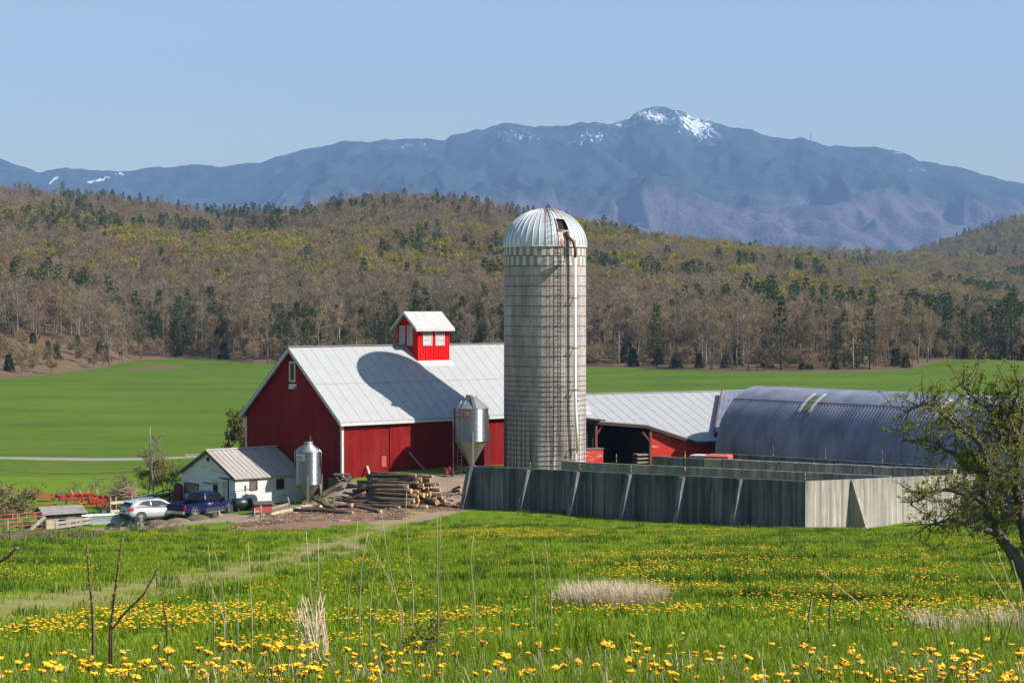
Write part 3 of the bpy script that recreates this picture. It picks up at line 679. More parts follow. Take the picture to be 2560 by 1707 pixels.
for s in (0, 1):
    yy = lambda y: y if s == 0 else cy0 + cy1 - y
    e = cy0 - .38; ez = crz(cy0) - .38 * .8 + .05
    a = (cx0 - oh, yy(e), ez); b = (cx0 - oh, yy(crd), crz(crd) + .05)
    m.prism([a, b, (b[0], b[1], b[2] + .09), (a[0], a[1], a[2] + .09)], (cw + oh * 1.6, 0, 0), 0)
    for k in range(13):
        x = cx0 - oh + .05 + k * (cw + oh * 1.6 - .1) / 12; m.bar((x, yy(e), ez + .10), (x, yy(crd), crz(crd) + .15), .035, .03, 0)
    m.bx(cx0 - oh + .01, cx1 + oh * .6 - .01, yy(e - .0) - .02, yy(e) + .02, ez - .10, ez - .004, 1)
    m.bar((cx0 - oh + .02, yy(e), ez - .06), (cx0 - oh + .02, yy(crd), crz(crd) - .01), .035, .13, 1)
m.build('roof', [M_['cup_roof'], M_['white_paint']], cup)
def louvre(c, wd, ht, face):
    m = MB(); n = 14
    X = lambda a, b, dz: (a, b, dz)
    for i in range(n):
        z = c[2] - ht / 2 + (i + .5) * ht / n
        if face == 'y': m.box((c[0], c[1] - .035, z), (wd, .012, ht / n * .8), 0, rx=radians(-30))
        else: m.box((c[0] - .035, c[1], z), (.012, wd, ht / n * .8), 0, ry=radians(30))
    for s in (-1, 1):
        if face == 'y': m.box((c[0] + s * (wd / 2 + .025), c[1] - .035, c[2]), (.05, .06, ht + .1))
        else: m.box((c[0] - .035, c[1] + s * (wd / 2 + .025), c[2]), (.06, .05, ht + .1))
        if face == 'y': m.box((c[0], c[1] - .035, c[2] + s * (ht / 2 + .026)), (wd, .06, .05))
        else: m.box((c[0] - .035, c[1], c[2] + s * (ht / 2 + .026)), (.06, wd, .05))
    m.box((c[0], c[1] - .008, c[2]) if face == 'y' else (c[0] - .008, c[1], c[2]), (wd, .008, ht) if face == 'y' else (.008, wd, ht), 1)  # dark backing added behind the slats, carrying the shade of the gaps
    o = m.build('louvre', [M_['white_paint'], M_['iron']], cup)
for px in (1068, 1099): louvre(tuple(FB.pY(px, 839.5, cy0 - .0)), .82, 1.42, 'y')
for px in (1006.5, 1025.8): louvre(tuple(FB.pX(px, 839, cx0)), .56, 1.45, 'x')
MB().prism([(cx0 - .05, cy0 - .02, roofz(cy0) + .012), (cx1 + .1, cy0 - .02, roofz(cy0) + .012), (cx1 + .25, cy0 - .50, roofz(cy0 - .50) + .012), (cx0 + .0, cy0 - .50, roofz(cy0 - .50) + .012)], (0, 0, .02)).build('flashing', M_['cup_roof'], cup)

# ================================================================== TOWER SILO
SX, SY = 2.45, 148.3; silo = empty('silo', (SX, SY, 0), 0, 'tall concrete stave silo with ribbed steel dome and caged ladder', 'silo')
RS = 3.05; ST = 16.6
m = MB(); m.lathe([(RS, -.8), (RS, ST)], 64, smooth=False); m.build('stave_wall', M_['staves'], silo)
zs = [15.87, 15.14] + [15.14 - .735 * k for k in range(1, 12)]
z = zs[-1]
while z > .35: z -= .36; zs.append(z)
for z in zs:
    m = MB(); pts = [(RS + .012) * Vector((sin(t), -cos(t), 0)) + Vector((0, 0, z)) for t in np.linspace(0, 2 * pi, 49)]
    m.tube(pts, .023, 4, cap=False)
    a = R.uniform(-1, 1); m.box(((RS + .03) * sin(a), -(RS + .03) * cos(a), z), (.16, .06, .06), rz=a)
    m.build('hoop', M_['iron'], silo)
# dome: ribbed sheet with an open hatch
NP = 40; prof = [(ph, 3.10 * cos(ph), ST + 2.80 * sin(ph)) for ph in np.linspace(0, radians(80), 19)]
m = MB(); hk = [int(round(NP * x / (2 * pi))) for x in (.30, .52)]
off = .0
skip = lambda i, k: (k % NP) in (2, 3) and 5 <= i <= 9
m.lathe([(r, z) for _, r, z in prof], NP, smooth=False, skip=skip)
b0 = len(m.v)
for k in range(NP):
    t = 2 * pi * k / NP
    pts = [((r + .02) * sin(t), -(r + .02) * cos(t), z + .012) for _, r, z in prof]
    if k == 3: m.tube(pts[:6], .028, 4, cap=False); m.tube(pts[10:], .028, 4, cap=False)
    else: m.tube(pts, .028, 4, cap=False)
# flange below
m.lathe([(3.10, ST - .10), (3.13, ST - .10), (3.13, ST + .02), (3.10, ST + .02)], NP)
m.build('dome', M_['dome'], silo)
m = MB(); m.lathe([(2.95 * cos(ph), ST + 2.66 * sin(ph)) for ph in np.linspace(0, radians(80), 9)], 24); m.build('dome_dark_shell', M_['dark'], silo)  # added dark shell; the dome's inner shade is put in its colour
m = MB(); r8, z8 = prof[-1][1:]; m.lathe([(r8 + .06, z8 - .02), (r8 * .7, z8 + .07), (.01, z8 + .11)], 24); m.build('cap', mk('green_cap_paint', (.08, .22, .17), (.06, .17, .13)), silo)
def cyl(a, r, z): return Vector((r * sin(a), -r * cos(a), z))
# frame of the hatch
m = MB(); a0, a1 = 2 * 2 * pi / NP, 4 * 2 * pi / NP
for i0 in (5, 10):
    m.tube([cyl(a0 - .0, prof[i0][1] + .05, prof[i0][2] + .03), cyl(a1, prof[i0][1] + .05, prof[i0][2] + .03)], .045, 6)
for a in (a0, a1): m.tube([cyl(a, prof[i][1] + .05, prof[i][2] + .03) for i in range(5, 11)], .04, 6)
m.build('hatch_frame', M_['cup_roof'], silo)
m = MB()
for a in (.055, .215): m.tube([cyl(a * (1 - .25 * i / 18), prof[i][1] + .10, prof[i][2] + .06) for i in range(0, 19)], .02, 5)
for i in range(1, 18, 2): m.tube([cyl(.055 * (1 - .25 * i / 18), prof[i][1] + .10, prof[i][2] + .06), cyl(.215 * (1 - .25 * i / 18), prof[i][1] + .10, prof[i][2] + .06)], .016, 5)
m.build('dome_ladder', M_['iron'], silo)
# caged ladder
LA = .355
ctr = cyl(LA, RS + .16, 0); tg = Vector((cos(LA), sin(LA), 0)); nr_ = Vector((sin(LA), -cos(LA), 0))
m = MB()
for s in (-1, 1): m.bar(ctr + tg * s * .22 + Vector((0, 0, 1.4)), ctr + tg * s * .22 + Vector((0, 0, ST + .35)), .04, .03)
z = 1.6
while z < ST + .2: m.tube([ctr - tg * .22 + Vector((0, 0, z)), ctr + tg * .22 + Vector((0, 0, z))], .013, 5); z += .30
for z in np.arange(2, ST, 2.2):
    for s in (-1, 1): m.bar(ctr + tg * s * .22 + Vector((0, 0, z)), ctr + tg * s * .22 - nr_ * .16 + Vector((0, 0, z)), .03, .03)
m.build('ladder', M_['iron'], silo)
m = MB(); arc = [(-.30 * cos(t), .05 + .50 * sin(t)) for t in np.linspace(0, pi, 11)]
for z in np.arange(3.2, ST + .3, 1.02):
    m.tube([ctr + tg * p + nr_ * q + Vector((0, 0, z)) for p, q in arc], .014, 4, cap=False)
for k in (1, 3, 5, 7, 9):
    p, q = arc[k]; m.tube([ctr + tg * p + nr_ * q + Vector((0, 0, 3.2)), ctr + tg * p + nr_ * q + Vector((0, 0, ST + .3))], .010, 4)
m.build('ladder_cage', M_['iron'], silo)
m = MB(); z = ST - 1.25
m.prism([ctr - tg * .75 + nr_ * .02 + Vector((0, 0, z)), ctr - tg * .75 + nr_ * .62 + Vector((0, 0, z)), ctr + tg * .18 + nr_ * .62 + Vector((0, 0, z)), ctr + tg * .18 + nr_ * .02 + Vector((0, 0, z))], (0, 0, .03))
m.build('platform', M_['iron'], silo)
m = MB()
for z in (ST - .2, ST + .25, ST - .6):
    m.tube([ctr - tg * .5 + nr_ * .6 + Vector((0, 0, z)), ctr + tg * .6 + nr_ * .6 + Vector((0, 0, z))], .014, 4)
for x in (-.5, .05, .6): m.tube([ctr + tg * x + nr_ * .6 + Vector((0, 0, ST - 1.2)), ctr + tg * x + nr_ * .6 + Vector((0, 0, ST + .3))], .014, 4)
m.build('guard_rail', M_['iron'], silo)
PA = .672; pr = RS + .42
pp = [cyl(PA, pr, 15.75), cyl(PA, pr, 6.0), cyl(PA + .012, pr + .02, 4.4), cyl(PA + .06, pr + .05, 1.55)]
m = MB(); m.tube(pp, .105, 12); m.build('fill_pipe', M_['poly_white'], silo)
m = MB(); m.tube([cyl(PA + .03, pr, 1.55), cyl(PA + .03, pr, .2)], .03, 6); m.build('drain_pipe', M_['poly_white'], silo)
for z in (12.8, 9.15, 6.1, 1.75):
    m = MB(); m.bar(cyl(PA - .06, RS, z), cyl(PA - .06, pr + .16, z), .05, .06); m.bar(cyl(PA + .07, RS, z), cyl(PA + .07, pr + .16, z), .05, .06); m.bar(cyl(PA - .07, pr + .14, z), cyl(PA + .08, pr + .14, z), .05, .06)
    m.build('pipe_bracket', M_['rust'], silo)
m = MB(); m.tube([cyl(PA, pr, 15.7), cyl(PA - .005, pr + .02, 16.35), cyl(PA - .05, pr - .03, 16.9), cyl(PA - .13, RS - .0, 17.32)], [.11, .11, .12, .13], 8)
m.tube([cyl(PA - .13, RS + .05, 17.1), cyl(PA - .13, RS + .05, 17.65)], .15, 8)
m.build('blower_spout', M_['rust'], silo)
MB().bar(cyl(PA - .12, RS + .12, 15.9), cyl(PA - .12, RS + .12, 17.0), .22, .12).build('spout_support', M_['iron'], silo)

# ================================================================== FEED BINS
def feed_bin(name, loc, rad, zc0, zc1, ztop, gz, rz, label, ladder, big):
    b = empty(name, (loc[0], loc[1], gz), 0, label, 'feed bin'); z0, z1, zt = zc0 - gz, zc1 - gz, ztop - gz
    prof = []; n = int((z1 - z0) / .085)
    for i in range(n * 4 + 1): prof.append((rad + .016 * sin(i * pi / 2), z0 + (z1 - z0) * i / (n * 4)))
    m = MB(); m.lathe(prof, 40); m.build('corrugated_body', M_['galv'], b)
    m = MB(); m.lathe([(rad * 1.02, z1 - .01), (rad * 1.03, z1 + .03), (rad * .30, zt - .05), (rad * .28, zt)], 20 if big else 28, smooth=not big); m.lathe([(.0, zt + .01), (rad * .28, zt + .005)], 16); m.build('roof', M_['galv_dull'], b)
    m = MB(); m.lathe([(.005, zt + .10), (rad * .34, zt + .08), (rad * .34, zt - .03)], 18); m.build('lid', M_['galv_dull'], b)
    zb = .75 if big else .42
    m = MB(); m.lathe([(rad * .99, z0 + .02), (rad * .12, zb)], 10, smooth=False); m.lathe([(rad * .12, zb), (rad * .12, zb - .18)], 10); m.build('hopper', M_['hopper'], b)
    legs = []
    for k in range(4):
        a = rz + k * pi / 2; p = cyl(a, rad + .06, 0)
        m = MB(); m.bar(p + Vector((0, 0, -.3)), p + Vector((0, 0, z0 + (z1 - z0) * .30)), .14, .09, up=cyl(a, 1, 0)); m.build('leg', M_['galv_dull'], b); legs.append(p)
    if big:
        for k in range(4):
            p, q = legs[k], legs[(k + 1) % 4]; m = MB()
            m.tube([p + Vector((0, 0, .9)), q + Vector((0, 0, .15))], .022, 5); m.tube([q + Vector((0, 0, .9)), p + Vector((0, 0, .15))], .022, 5); m.build('brace', M_['galv'], b)
    else:
        m = MB()
        for k in range(4): m.tube([legs[k] + Vector((0, 0, .45)), legs[(k + 1) % 4] + Vector((0, 0, .45))], .02, 5)
        m.build('brace', M_['galv_dull'], b)
    for a in ladder['pipes']:
        m = MB(); m.tube([cyl(a, rad + .07, ladder['pz']), cyl(a, rad + .07, z1 - .02), cyl(a, rad * .80, z1 + .24), cyl(a, rad * .42, zt - .16)], .055, 8); m.build('vent_pipe', M_['galv'], b)
    if big:
        a = ladder['a']; c = cyl(a, rad + .14, 0); t = Vector((cos(a), sin(a), 0)); m = MB()
        top = [c + Vector((0, 0, .05)), c + Vector((0, 0, z1 + .05)), cyl(a, rad * .80, z1 + .42), cyl(a, rad * .5, zt - .02)]
        for s in (-1, 1): m.tube([p + t * .19 * s for p in top], .02, 5)
        z = .3
        while z < z1: m.tube([c - t * .19 + Vector((0, 0, z)), c + t * .19 + Vector((0, 0, z))], .013, 4); z += .3
        for f in (.2, .45, .7): q = top[2].lerp(top[3], f); m.tube([q - t * .19, q + t * .19], .013, 4)
        m.build('ladder', M_['galv'], b)
        m = MB(); a = .10; m.bar(cyl(a, rad * .42, zt - .02), cyl(a + .12, rad * .98, z1 + .05), .24, .10); m.build('roof_strut', M_['iron'], b)
    else:
        m = MB(); m.bar(cyl(.5, rad * .3, zt), cyl(.55, rad * .28, zt + .55), .025, .025); m.tube([cyl(.55, rad * .28, zt + .55), cyl(1.0, rad * .55, zt - .15)], .006, 4); m.build('lid_rod', M_['post'], b)
    return b
def plate(b, rad, a0, a1, z0, z1, mat, name, off=.03):
    m = MB(); n = 10; V = []
    for r in (rad + off, rad + off + .012):
        for i in range(n + 1):
            a = a0 + (a1 - a0) * i / n
            V += [tuple(cyl(a, r, z0)), tuple(cyl(a, r, z1))]
    F = []; k = 2 * (n + 1)
    for i in range(n):
        F.append((k + 2 * i, k + 2 * i + 2, k + 2 * i + 3, k + 2 * i + 1)); F.append((2 * i, 2 * i + 1, 2 * i + 3, 2 * i + 2))
    F += [(0, 2 * n, k + 2 * n, k), (1, k + 1, k + 2 * n + 1, 2 * n + 1), (0, k, k + 1, 1), (2 * n, 2 * n + 1, k + 2 * n + 1, k + 2 * n)]
    m.add(V, F); return m.build(name, mat, b)
def curved_text(name, body, size, mat, b, rad, ac, z, step):
    """letters set one by one round the curve, joined into one lettering mesh"""
    m = MB(); dg = bpy.context.evaluated_depsgraph_get()
    for i, chh in enumerate(body):
        cu = bpy.data.curves.new('glyph', 'FONT'); cu.body = chh; cu.size = size; cu.extrude = .004; cu.offset = .008; cu.align_x = 'CENTER'; cu.align_y = 'CENTER'; cu.resolution_u = 3
        ob = bpy.data.objects.new('glyph', cu); COL.objects.link(ob); dg.update(); me = ob.to_mesh()
        a = ac + (i - (len(body) - 1) / 2) * step / rad; c = cyl(a, rad, z); t = Vector((cos(a), sin(a), 0)); nn = Vector((sin(a), -cos(a), 0))
        m.add([c + t * v.co.x * .85 + Vector((0, 0, v.co.y)) + nn * v.co.z for v in me.vertices], [tuple(p.vertices) for p in me.polygons])
        ob.to_mesh_clear(); bpy.data.objects.remove(ob); bpy.data.curves.remove(cu)
    return m.build(name, mat, b)
bb = feed_bin('feed_bin', (-2.99, 146.3), 1.265, 2.33, 4.70, 5.60, -.22, .12, 'galvanised feed bin with ladder and red oval sign beside the tall silo', dict(pipes=[-1.35], pz=.6, a=-.62), True)
pl_ = plate(bb, 1.265, -1.04, -.10, 4.32, 4.76, M_['sign_red'], 'sign_plate', .035)
m = MB()
for r_, w in ((1.312, 0),):
    for s in (0, 1):
        zc = 4.54; pts = []
        for t in np.linspace(0, 2 * pi, 41): pts.append(cyl(-.55 + .40 * np.sign(cos(t)) * abs(cos(t)) ** .6, 1.322, zc + .165 * np.sign(sin(t)) * abs(sin(t)) ** .6))
    m.tube(pts, .010, 4, cap=False)
m.build('sign_border', M_['white_paint'], bb)
curved_text('sign_lettering', 'CHORE-TIME', .155, M_['white_paint'], bb, 1.318, -.55, 4.54, .093)
lb = feed_bin('feed_bin', (-14.55, 142.6), .90, -.52, 1.80, 2.42, -2.2, .05, 'galvanised feed bin with white sign between white shed and log pile', dict(pipes=[-1.5, 1.25], pz=2.9), False)
plate(lb, .90, -1.15, -.20, 3.36, 3.91, M_['white_paint'], 'sign_plate', .035)
curved_text('sign_lettering', "MORRISON'S", .115, M_['sign_red'], lb, .957, -.675, 3.63, .078)
m = MB()
m.tube([cyl(a, .955, 3.43) for a in np.linspace(-1.1, -.25, 8)], .012, 4)
m.build('sign_border', mk('sign_blue', (.05, .07, .18)), lb)

# ================================================================== WHITE MILK HOUSE
tipm = Vector((-19.9, 143.2, -.2)); mo = tipm + d_ * .15 + g_ * .22; mo.z = 0
FM = Frame(mo, RZB)
mh = empty('milk_house', mo, RZB, 'small white clapboard milk house with rusty metal roof against the red barn', 'shed')
ML = 6.05; MW = 7.3; ME = -.2; MS = .475; MR = MW / 2
mz = lambda y: ME + (min(y, MW - y) + .22) * MS
m = MB(); m.prism([(0, 0, -2.18), (0, MW, -2.18), (0, MW, mz(MW) - .1), (0, MR, mz(MR) - .1), (0, 0, mz(0) - .1)], (ML, 0, 0)); m.build('wall', M_['white_clap'], mh)
MB().bx(.03, ML, .03, MW - .03, -3.6, -2.181).build('foundation', M_['concrete_dark'], mh)
m = MB()
for s in (0, 1):
    yy = lambda y: y if s == 0 else MW - y
    a = (-.18, yy(-.22), mz(-.22)); b = (-.18, yy(MR), mz(MR)); m.prism([a, b, (b[0], b[1], b[2] - .06), (a[0], a[1], a[2] - .06)], (ML + .15, 0, 0))
    for k in range(16):
        x = -.16 + k * .405; m.bar((x, yy(-.22), mz(-.22) + .015), (x, yy(MR - .1), mz(MR - .1) + .015), .05, .035)
m.build('roof', M_['milk_roof'], mh)
MB().bar((-.2, MR, mz(MR) + .03), (ML, MR, mz(MR) + .03), .26, .06).build('ridge_cap', M_['white_paint'], mh)
m = MB()
for s in (0, 1):
    yy = lambda y: y if s == 0 else MW - y
    m.bar((-.165, yy(-.23), mz(-.22) - .14), (-.165, yy(MR), mz(MR) - .14), .03, .16)
m.build('rake_board', M_['brown_trim'], mh)
def win_x(par, fr, x, px0, px1, py0, py1, name, fm, pm, tk=.07, curt=None):
    a = fr.pX(px0, py0, x); b = fr.pX(px1, py1, x); y0, y1 = sorted((a.y, b.y)); z0, z1 = sorted((a.z, b.z)); m = MB()
    m.bx(x - .05, x, y0 - tk, y0, z0 - tk, z1 + tk); m.bx(x - .05, x, y1, y1 + tk, z0 - tk, z1 + tk); m.bx(x - .05, x, y0, y1, z1, z1 + tk); m.bx(x - .05, x, y0, y1, z0 - tk, z0)
    o = m.build(name, fm, par); MB().bx(x - .012, x + .01, y0, y1, z0, z1).build('pane', pm, o); return o
def win_y(par, fr, y, px0, px1, py0, py1, name, fm, pm, tk=.06):
    a = fr.pY(px0, py0, y); b = fr.pY(px1, py1, y); x0, x1 = sorted((a.x, b.x)); z0, z1 = sorted((a.z, b.z)); m = MB()
    m.bx(x0 - tk, x0, y - .05, y, z0 - tk, z1 + tk); m.bx(x1, x1 + tk, y - .05, y, z0 - tk, z1 + tk); m.bx(x0, x1, y - .05, y, z1, z1 + tk); m.bx(x0, x1, y - .05, y, z0 - tk, z0)
    o = m.build(name, fm, par); MB().bx(x0, x1, y - .012, y + .01, z0, z1).build('pane', pm, o); return o
curtain = boards('curtained_pane', (.32, .25, .20), (.12, .08, .075), .13, (3, 3, .1), groove=.3)
win_x(mh, FM, 0, 463, 495.5, 1207, 1232, 'window', M_['brown_trim'], curtain)
win_x(mh, FM, 0, 518, 523, 1143, 1152, 'vent_window', M_['brown_trim'], M_['dark'], .03)
win_y(mh, FM, 0, 626, 641.5, 1202, 1222.5, 'window', M_['dark_red'], mk('grey_pane', (.16, .15, .13), (.1, .1, .09), 2, rough=.2))
win_y(mh, FM, 0, 692, 708, 1199, 1219.5, 'window', M_['dark_red'], M_['dark'])
def face_x(par, fr, x, th, px0, px1, py0, py1, name, mat):
    a = fr.pX(px0, py0, x); b = fr.pX(px1, py1, x); m = MB(); m.bx(x - th, x - .004, a.y, b.y, b.z, a.z); return m.build(name, mat, par)
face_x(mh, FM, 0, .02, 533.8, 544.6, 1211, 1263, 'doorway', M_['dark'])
dr = face_x(mh, FM, 0, .05, 515, 533.5, 1211, 1263, 'sliding_door', M_['white_clap']); face_x(mh, FM, -.05, .015, 521.5, 526.5, 1225, 1240, 'door_light', M_['dark']).parent = dr
face_x(mh, FM, 0, .14, 507.6, 545, 1204.5, 1210, 'door_rail', M_['brown_trim'])
dr = face_x(mh, FM, 0, .05, 552.5, 569.5, 1197, 1263, 'sliding_door', M_['white_clap'])
face_x(mh, FM, 0, .02, 570, 572.6, 1200, 1262, 'door_gap', M_['dark']); face_x(mh, FM, 0, .14, 550.5, 587, 1192.5, 1199, 'door_rail', M_['brown_trim'])
sg = face_x(mh, FM, -.05, .02, 555, 566, 1205, 1220, 'dairy_sign', mk('grey_green_sign', (.30, .36, .36), (.22, .27, .27), 8)); sg.parent = dr
sg = face_x(mh, FM, -.05, .02, 555, 566, 1233.5, 1244, 'notice_plate', M_['white_paint']); sg.parent = dr
c = FM.pX(560.5, 1228, -.06); m = MB(); m.tube([(-.062, c.y + .13 * cos(t), c.z + .13 * sin(t)) for t in np.linspace(.6, 2 * pi, 16)], .02, 4)
c = FM.pX(560.5, 1238.8, -.06); m.bx(-.082, -.0725, c.y - .12, c.y + .12, c.z - .02, c.z + .03); m.bx(-.082, -.0725, c.y - .03, c.y + .03, c.z + .031, c.z + .10); m.bx(-.082, -.0725, c.y - .10, c.y + .10, c.z - .10, c.z - .07)
m.build('notice_marks', M_['iron'], dr)
face_x(mh, FM, 0, .16, 549, 552, 1232, 1241, 'meter_box', M_['iron'])
# oil tank by the far corner of the milk house, dark green tank on the sunny side
c = FM.w((-.5, MW - .35, 0)); gz = h1(c.x, c.y)
t = empty('oil_tank', (c.x, c.y, gz), RZB, 'dark maroon upright tank at the milk house corner by the curtained window', 'tank')
m = MB(); m.lathe([(.02, 1.75), (.2, 1.70), (.34, 1.5), (.36, 1.3), (.36, .45), (.3, .3), (.02, .28)], 20); m.build('tank_body', M_['dark_red'], t)
for k in range(3):
    a = k * 2.1; MB().bar(cyl(a, .3, -.2), cyl(a, .3, .42), .05, .05).build('leg', M_['iron'], t)
a = FM.pY(590, 1275, -.7); b = FM.pY(621, 1275, -.7); c = FM.w(((a.x + b.x) / 2, -.65, 0)); gz = h1(c.x, c.y)
t = empty('fuel_tank', (c.x, c.y, gz), RZB, 'dark green fuel tank with pump lying along the white clapboard wall', 'tank')
m = MB(); L = 1.35; m.tube([(-L / 2 - .1, 0, .52), (-L / 2, 0, .52), (L / 2, 0, .52), (L / 2 + .1, 0, .52)], [.15, .42, .42, .15], 18); m.build('tank_body', M_['tank_green'], t)
for x in (-.45, .45): MB().bx(x - .05, x + .05, -.3, .3, -.1, .2).build('cradle', M_['iron'], t)
m = MB(); m.tube([(-.55, 0, .9), (-.55, 0, 1.45), (.3, 0, 1.45), (.3, 0, 1.0)], .025, 6); m.box((.3, 0, 1.6), (.1, .1, .4)); m.tube([(.3, 0, 1.15), (.1, -.1, 1.1), (-.1, -.15, 1.12)], .02, 5); m.build('pump', M_['iron'], t)

# ================================================================== CONCRETE BUNKER SILO
WT = 1.42
bk = empty('bunker', (18.08, 123.0, 0), 0, 'open concrete silage bunker with long buttressed walls standing on the meadow', 'silage bunker')
BO = Vector((18.08, 123.0, 0))
def slab(p, q, thick, z0, side=1):                     # straight wall; p and q are its two top corners
    p = Vector(p) - BO; q = Vector(q) - BO; d = Vector((q.x - p.x, q.y - p.y, 0)).normalized(); n = Vector((-d.y, d.x, 0)) * thick * side
    b = lambda v: Vector((v.x, v.y, z0)); m = MB(); m.prism([b(p), b(q), q, p], n); return m
def wp(px, py, z=WT): d = ray(px, py); P = C0 + d * ((z - CZ) / d.z); return (P.x, P.y)
C3 = Vector((*wp(2013.6, 1203), WT)); vd = Vector((-.80, .60, 0)); rd = Vector((.70, .714, 0)).normalized()
NF = Vector((-.60, -.80, 0)); NS = Vector((rd.y, -rd.x, 0))
L3_ = onp(1176, 1165, C3, NF); R3_ = onp(2401, 1186, C3, NS); RR3 = R3_ + (R3_ - C3).normalized() * 4.5
c0 = (C3.x, C3.y); cL = (L3_.x, L3_.y); cR = (R3_.x, R3_.y)
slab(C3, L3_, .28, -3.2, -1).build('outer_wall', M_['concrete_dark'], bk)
slab(C3 + Vector((0, 0, -.003)) + vd * -.003, RR3, .28, -3.4, 1).build('side_wall', M_['concrete'], bk)
def buttress(px, py, n, ax, mat, w0, pj):
    q = onp(px, py, C3, n) - BO; z1 = q.z - .04; w = .30; m = MB(); V = []
    for s_ in (-1, 1):
        o1 = ax * (s_ * w / 2); zb = -3.2
        V += [q + o1 + n * .002 + Vector((0, 0, zb - q.z)), q + o1 + n * pj + Vector((0, 0, zb - q.z)), q + o1 + n * w0 + Vector((0, 0, z1 - q.z)), q + o1 + n * .002 + Vector((0, 0, z1 - q.z))]
    m.add(V, [(0, 1, 2, 3), (7, 6, 5, 4), (0, 4, 5, 1), (1, 5, 6, 2), (2, 6, 7, 3), (3, 7, 4, 0)])
    return m.build('buttress', M_[mat], bk)
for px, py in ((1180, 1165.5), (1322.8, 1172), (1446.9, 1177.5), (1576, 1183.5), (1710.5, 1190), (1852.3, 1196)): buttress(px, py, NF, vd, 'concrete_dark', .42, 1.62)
buttress(2129, 1199, NS, rd, 'concrete', .12, 1.75); buttress(2412, 1185.5, NS, rd, 'concrete', .12, 1.75)
q1 = onp(2236, 1191, C3, NS) - NS * .3; q0 = at(1403, 1152.6, 141.5); MW0, MW1 = q0, q1
slab(q1, q0, .25, -2.8, -1).build('inner_wall', M_['concrete'], bk)
p0 = at(1629, 1140, 150.5); p1 = at(2385, 1174, 135.6); nb = 16
for i in range(nb):
    a = p0.lerp(p1, i / nb); b = p0.lerp(p1, (i + 1) / nb); d = (b - a).normalized() * .03; j_ = Vector((0, 0, R.uniform(-.03, .03)))
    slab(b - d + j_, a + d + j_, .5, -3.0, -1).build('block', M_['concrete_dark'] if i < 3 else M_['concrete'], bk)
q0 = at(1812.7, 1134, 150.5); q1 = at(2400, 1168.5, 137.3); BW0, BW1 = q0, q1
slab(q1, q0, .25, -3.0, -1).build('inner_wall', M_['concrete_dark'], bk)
m = MB(); P = [Vector((v.x, v.y, 0)) - BO for v in (C3, RR3, RR3 + Vector((-9, 9, 0)), p0, MW0, L3_)]
m.add([p + Vector((0, 0, -1.9)) for p in P], [tuple(range(len(P)))]); m.build('slab_floor', M_['concrete'], bk)
# insulator rods and yellow insulators along the wall tops
def rod(P, hh, two):
    t = MB(); t.tube([(P.x, P.y, P.z - .02), (P.x, P.y, P.z + hh)], .014, 5)
    for f in ((.2, .7) if two else (.1,)): t.tube([(P.x, P.y, P.z + hh * f), (P.x, P.y, P.z + hh * (f + .12))], .032, 6, mi=1)
    tag(t.build('insulator_rod', [M_['post'], M_['yellow']]), 'thin fence rod with yellow insulators on top of the concrete bunker wall', 'fence rod', 'fence rods along the bunker walls')
for px, py, hh in ((1322.8, 1171.5, .45), (1446, 1176.5, .5), (1575, 1183, .55), (1709.5, 1188, 1.6), (2010, 1202, .5)): rod(onp(px, py, C3, NF) - NF * .14, hh, True)
rod(MW0.lerp(MW1, .18), .7, True)
for f, hh in ((.22, .8), (.45, .8), (.69, .9), (.95, .7)): rod(BW0.lerp(BW1, f), hh, False)

# ================================================================== LOW BARN behind the silo, open shed, red wagon
u = Vector((.891, .454, 0)).normalized(); dn = Vector((u.y, -u.x, 0)); PT = math.tan(radians(20))
L4 = at(1795, 1101, 160); rn = u.cross(dn + Vector((0, 0, -PT))).normalized()
rp = lambda px, py: onp(px, py, L4, rn)
FL = Frame((L4.x, L4.y, 0), atan2(u.y, u.x))
lowb = empty('low_barn', FL.o, FL.rz, 'long low barn with pale steel roof and red horizontal siding behind the silo', 'barn')
rl = rp(1380, 990); rr = rp(1861, 976); pL1 = rp(1496.6, 1051); pL2 = rp(1616.5, 1060.4); pL3 = rp(1742.3, 1102)
ridge_y = FL.loc(rr).y; lx = FL.loc
V = [lx(rl), lx(rr), lx(rr) + Vector((7, 0, 0)), lx(L4) + Vector((3.5, 0, 0)), lx(L4), lx(pL3), lx(pL2), lx(pL1), lx(rp(1430, 1049))]
for v in V[:3]: v.y = ridge_y; v.z = L4.z + ridge_y * PT
m = MB(); m.prism(V, (0, 0, -.10), 0)
# far slope
rb = [Vector((V[0].x, ridge_y, V[0].z)), Vector((V[2].x, ridge_y, V[2].z)), Vector((V[2].x, ridge_y * 2, V[3].z)), Vector((V[0].x, ridge_y * 2, V[3].z))]
m.prism(rb[::-1], (0, 0, -.10), 0)
k = V[0].x
while k < V[2].x:                                     # seams down the slope
    poly = V[3:]; ylo = -1e9
    pts = [(V[3].x, V[3].y), (V[4].x, V[4].y), (V[5].x, V[5].y), (V[6].x, V[6].y), (V[7].x, V[7].y), (V[8].x, V[8].y)][::-1]
    y0 = np.interp(k, [p[0] for p in pts], [p[1] for p in pts]) + .05
    m.bar((k, y0, L4.z + y0 * PT + .012), (k, ridge_y - .05, L4.z + (ridge_y - .05) * PT + .012), .022, .014, 1); k += .95
m.bar((V[0].x, ridge_y, V[0].z + .03), (V[2].x, ridge_y, V[0].z + .03), .3, .05, 0)
nF = Vector((.35, -.937, 0)); fp = lambda px, py: lx(onp(px, py, pL3, nF))
F1, F2, F0 = fp(1496.6, 1051), fp(1616.5, 1060.4), fp(1430, 1049)
for a_, b_, c_, e_ in ((V[8], V[7], F1, F0), (V[7], V[6], F2, F1)): m.prism([a_, b_, c_, e_], (0, 0, -.10), 0)
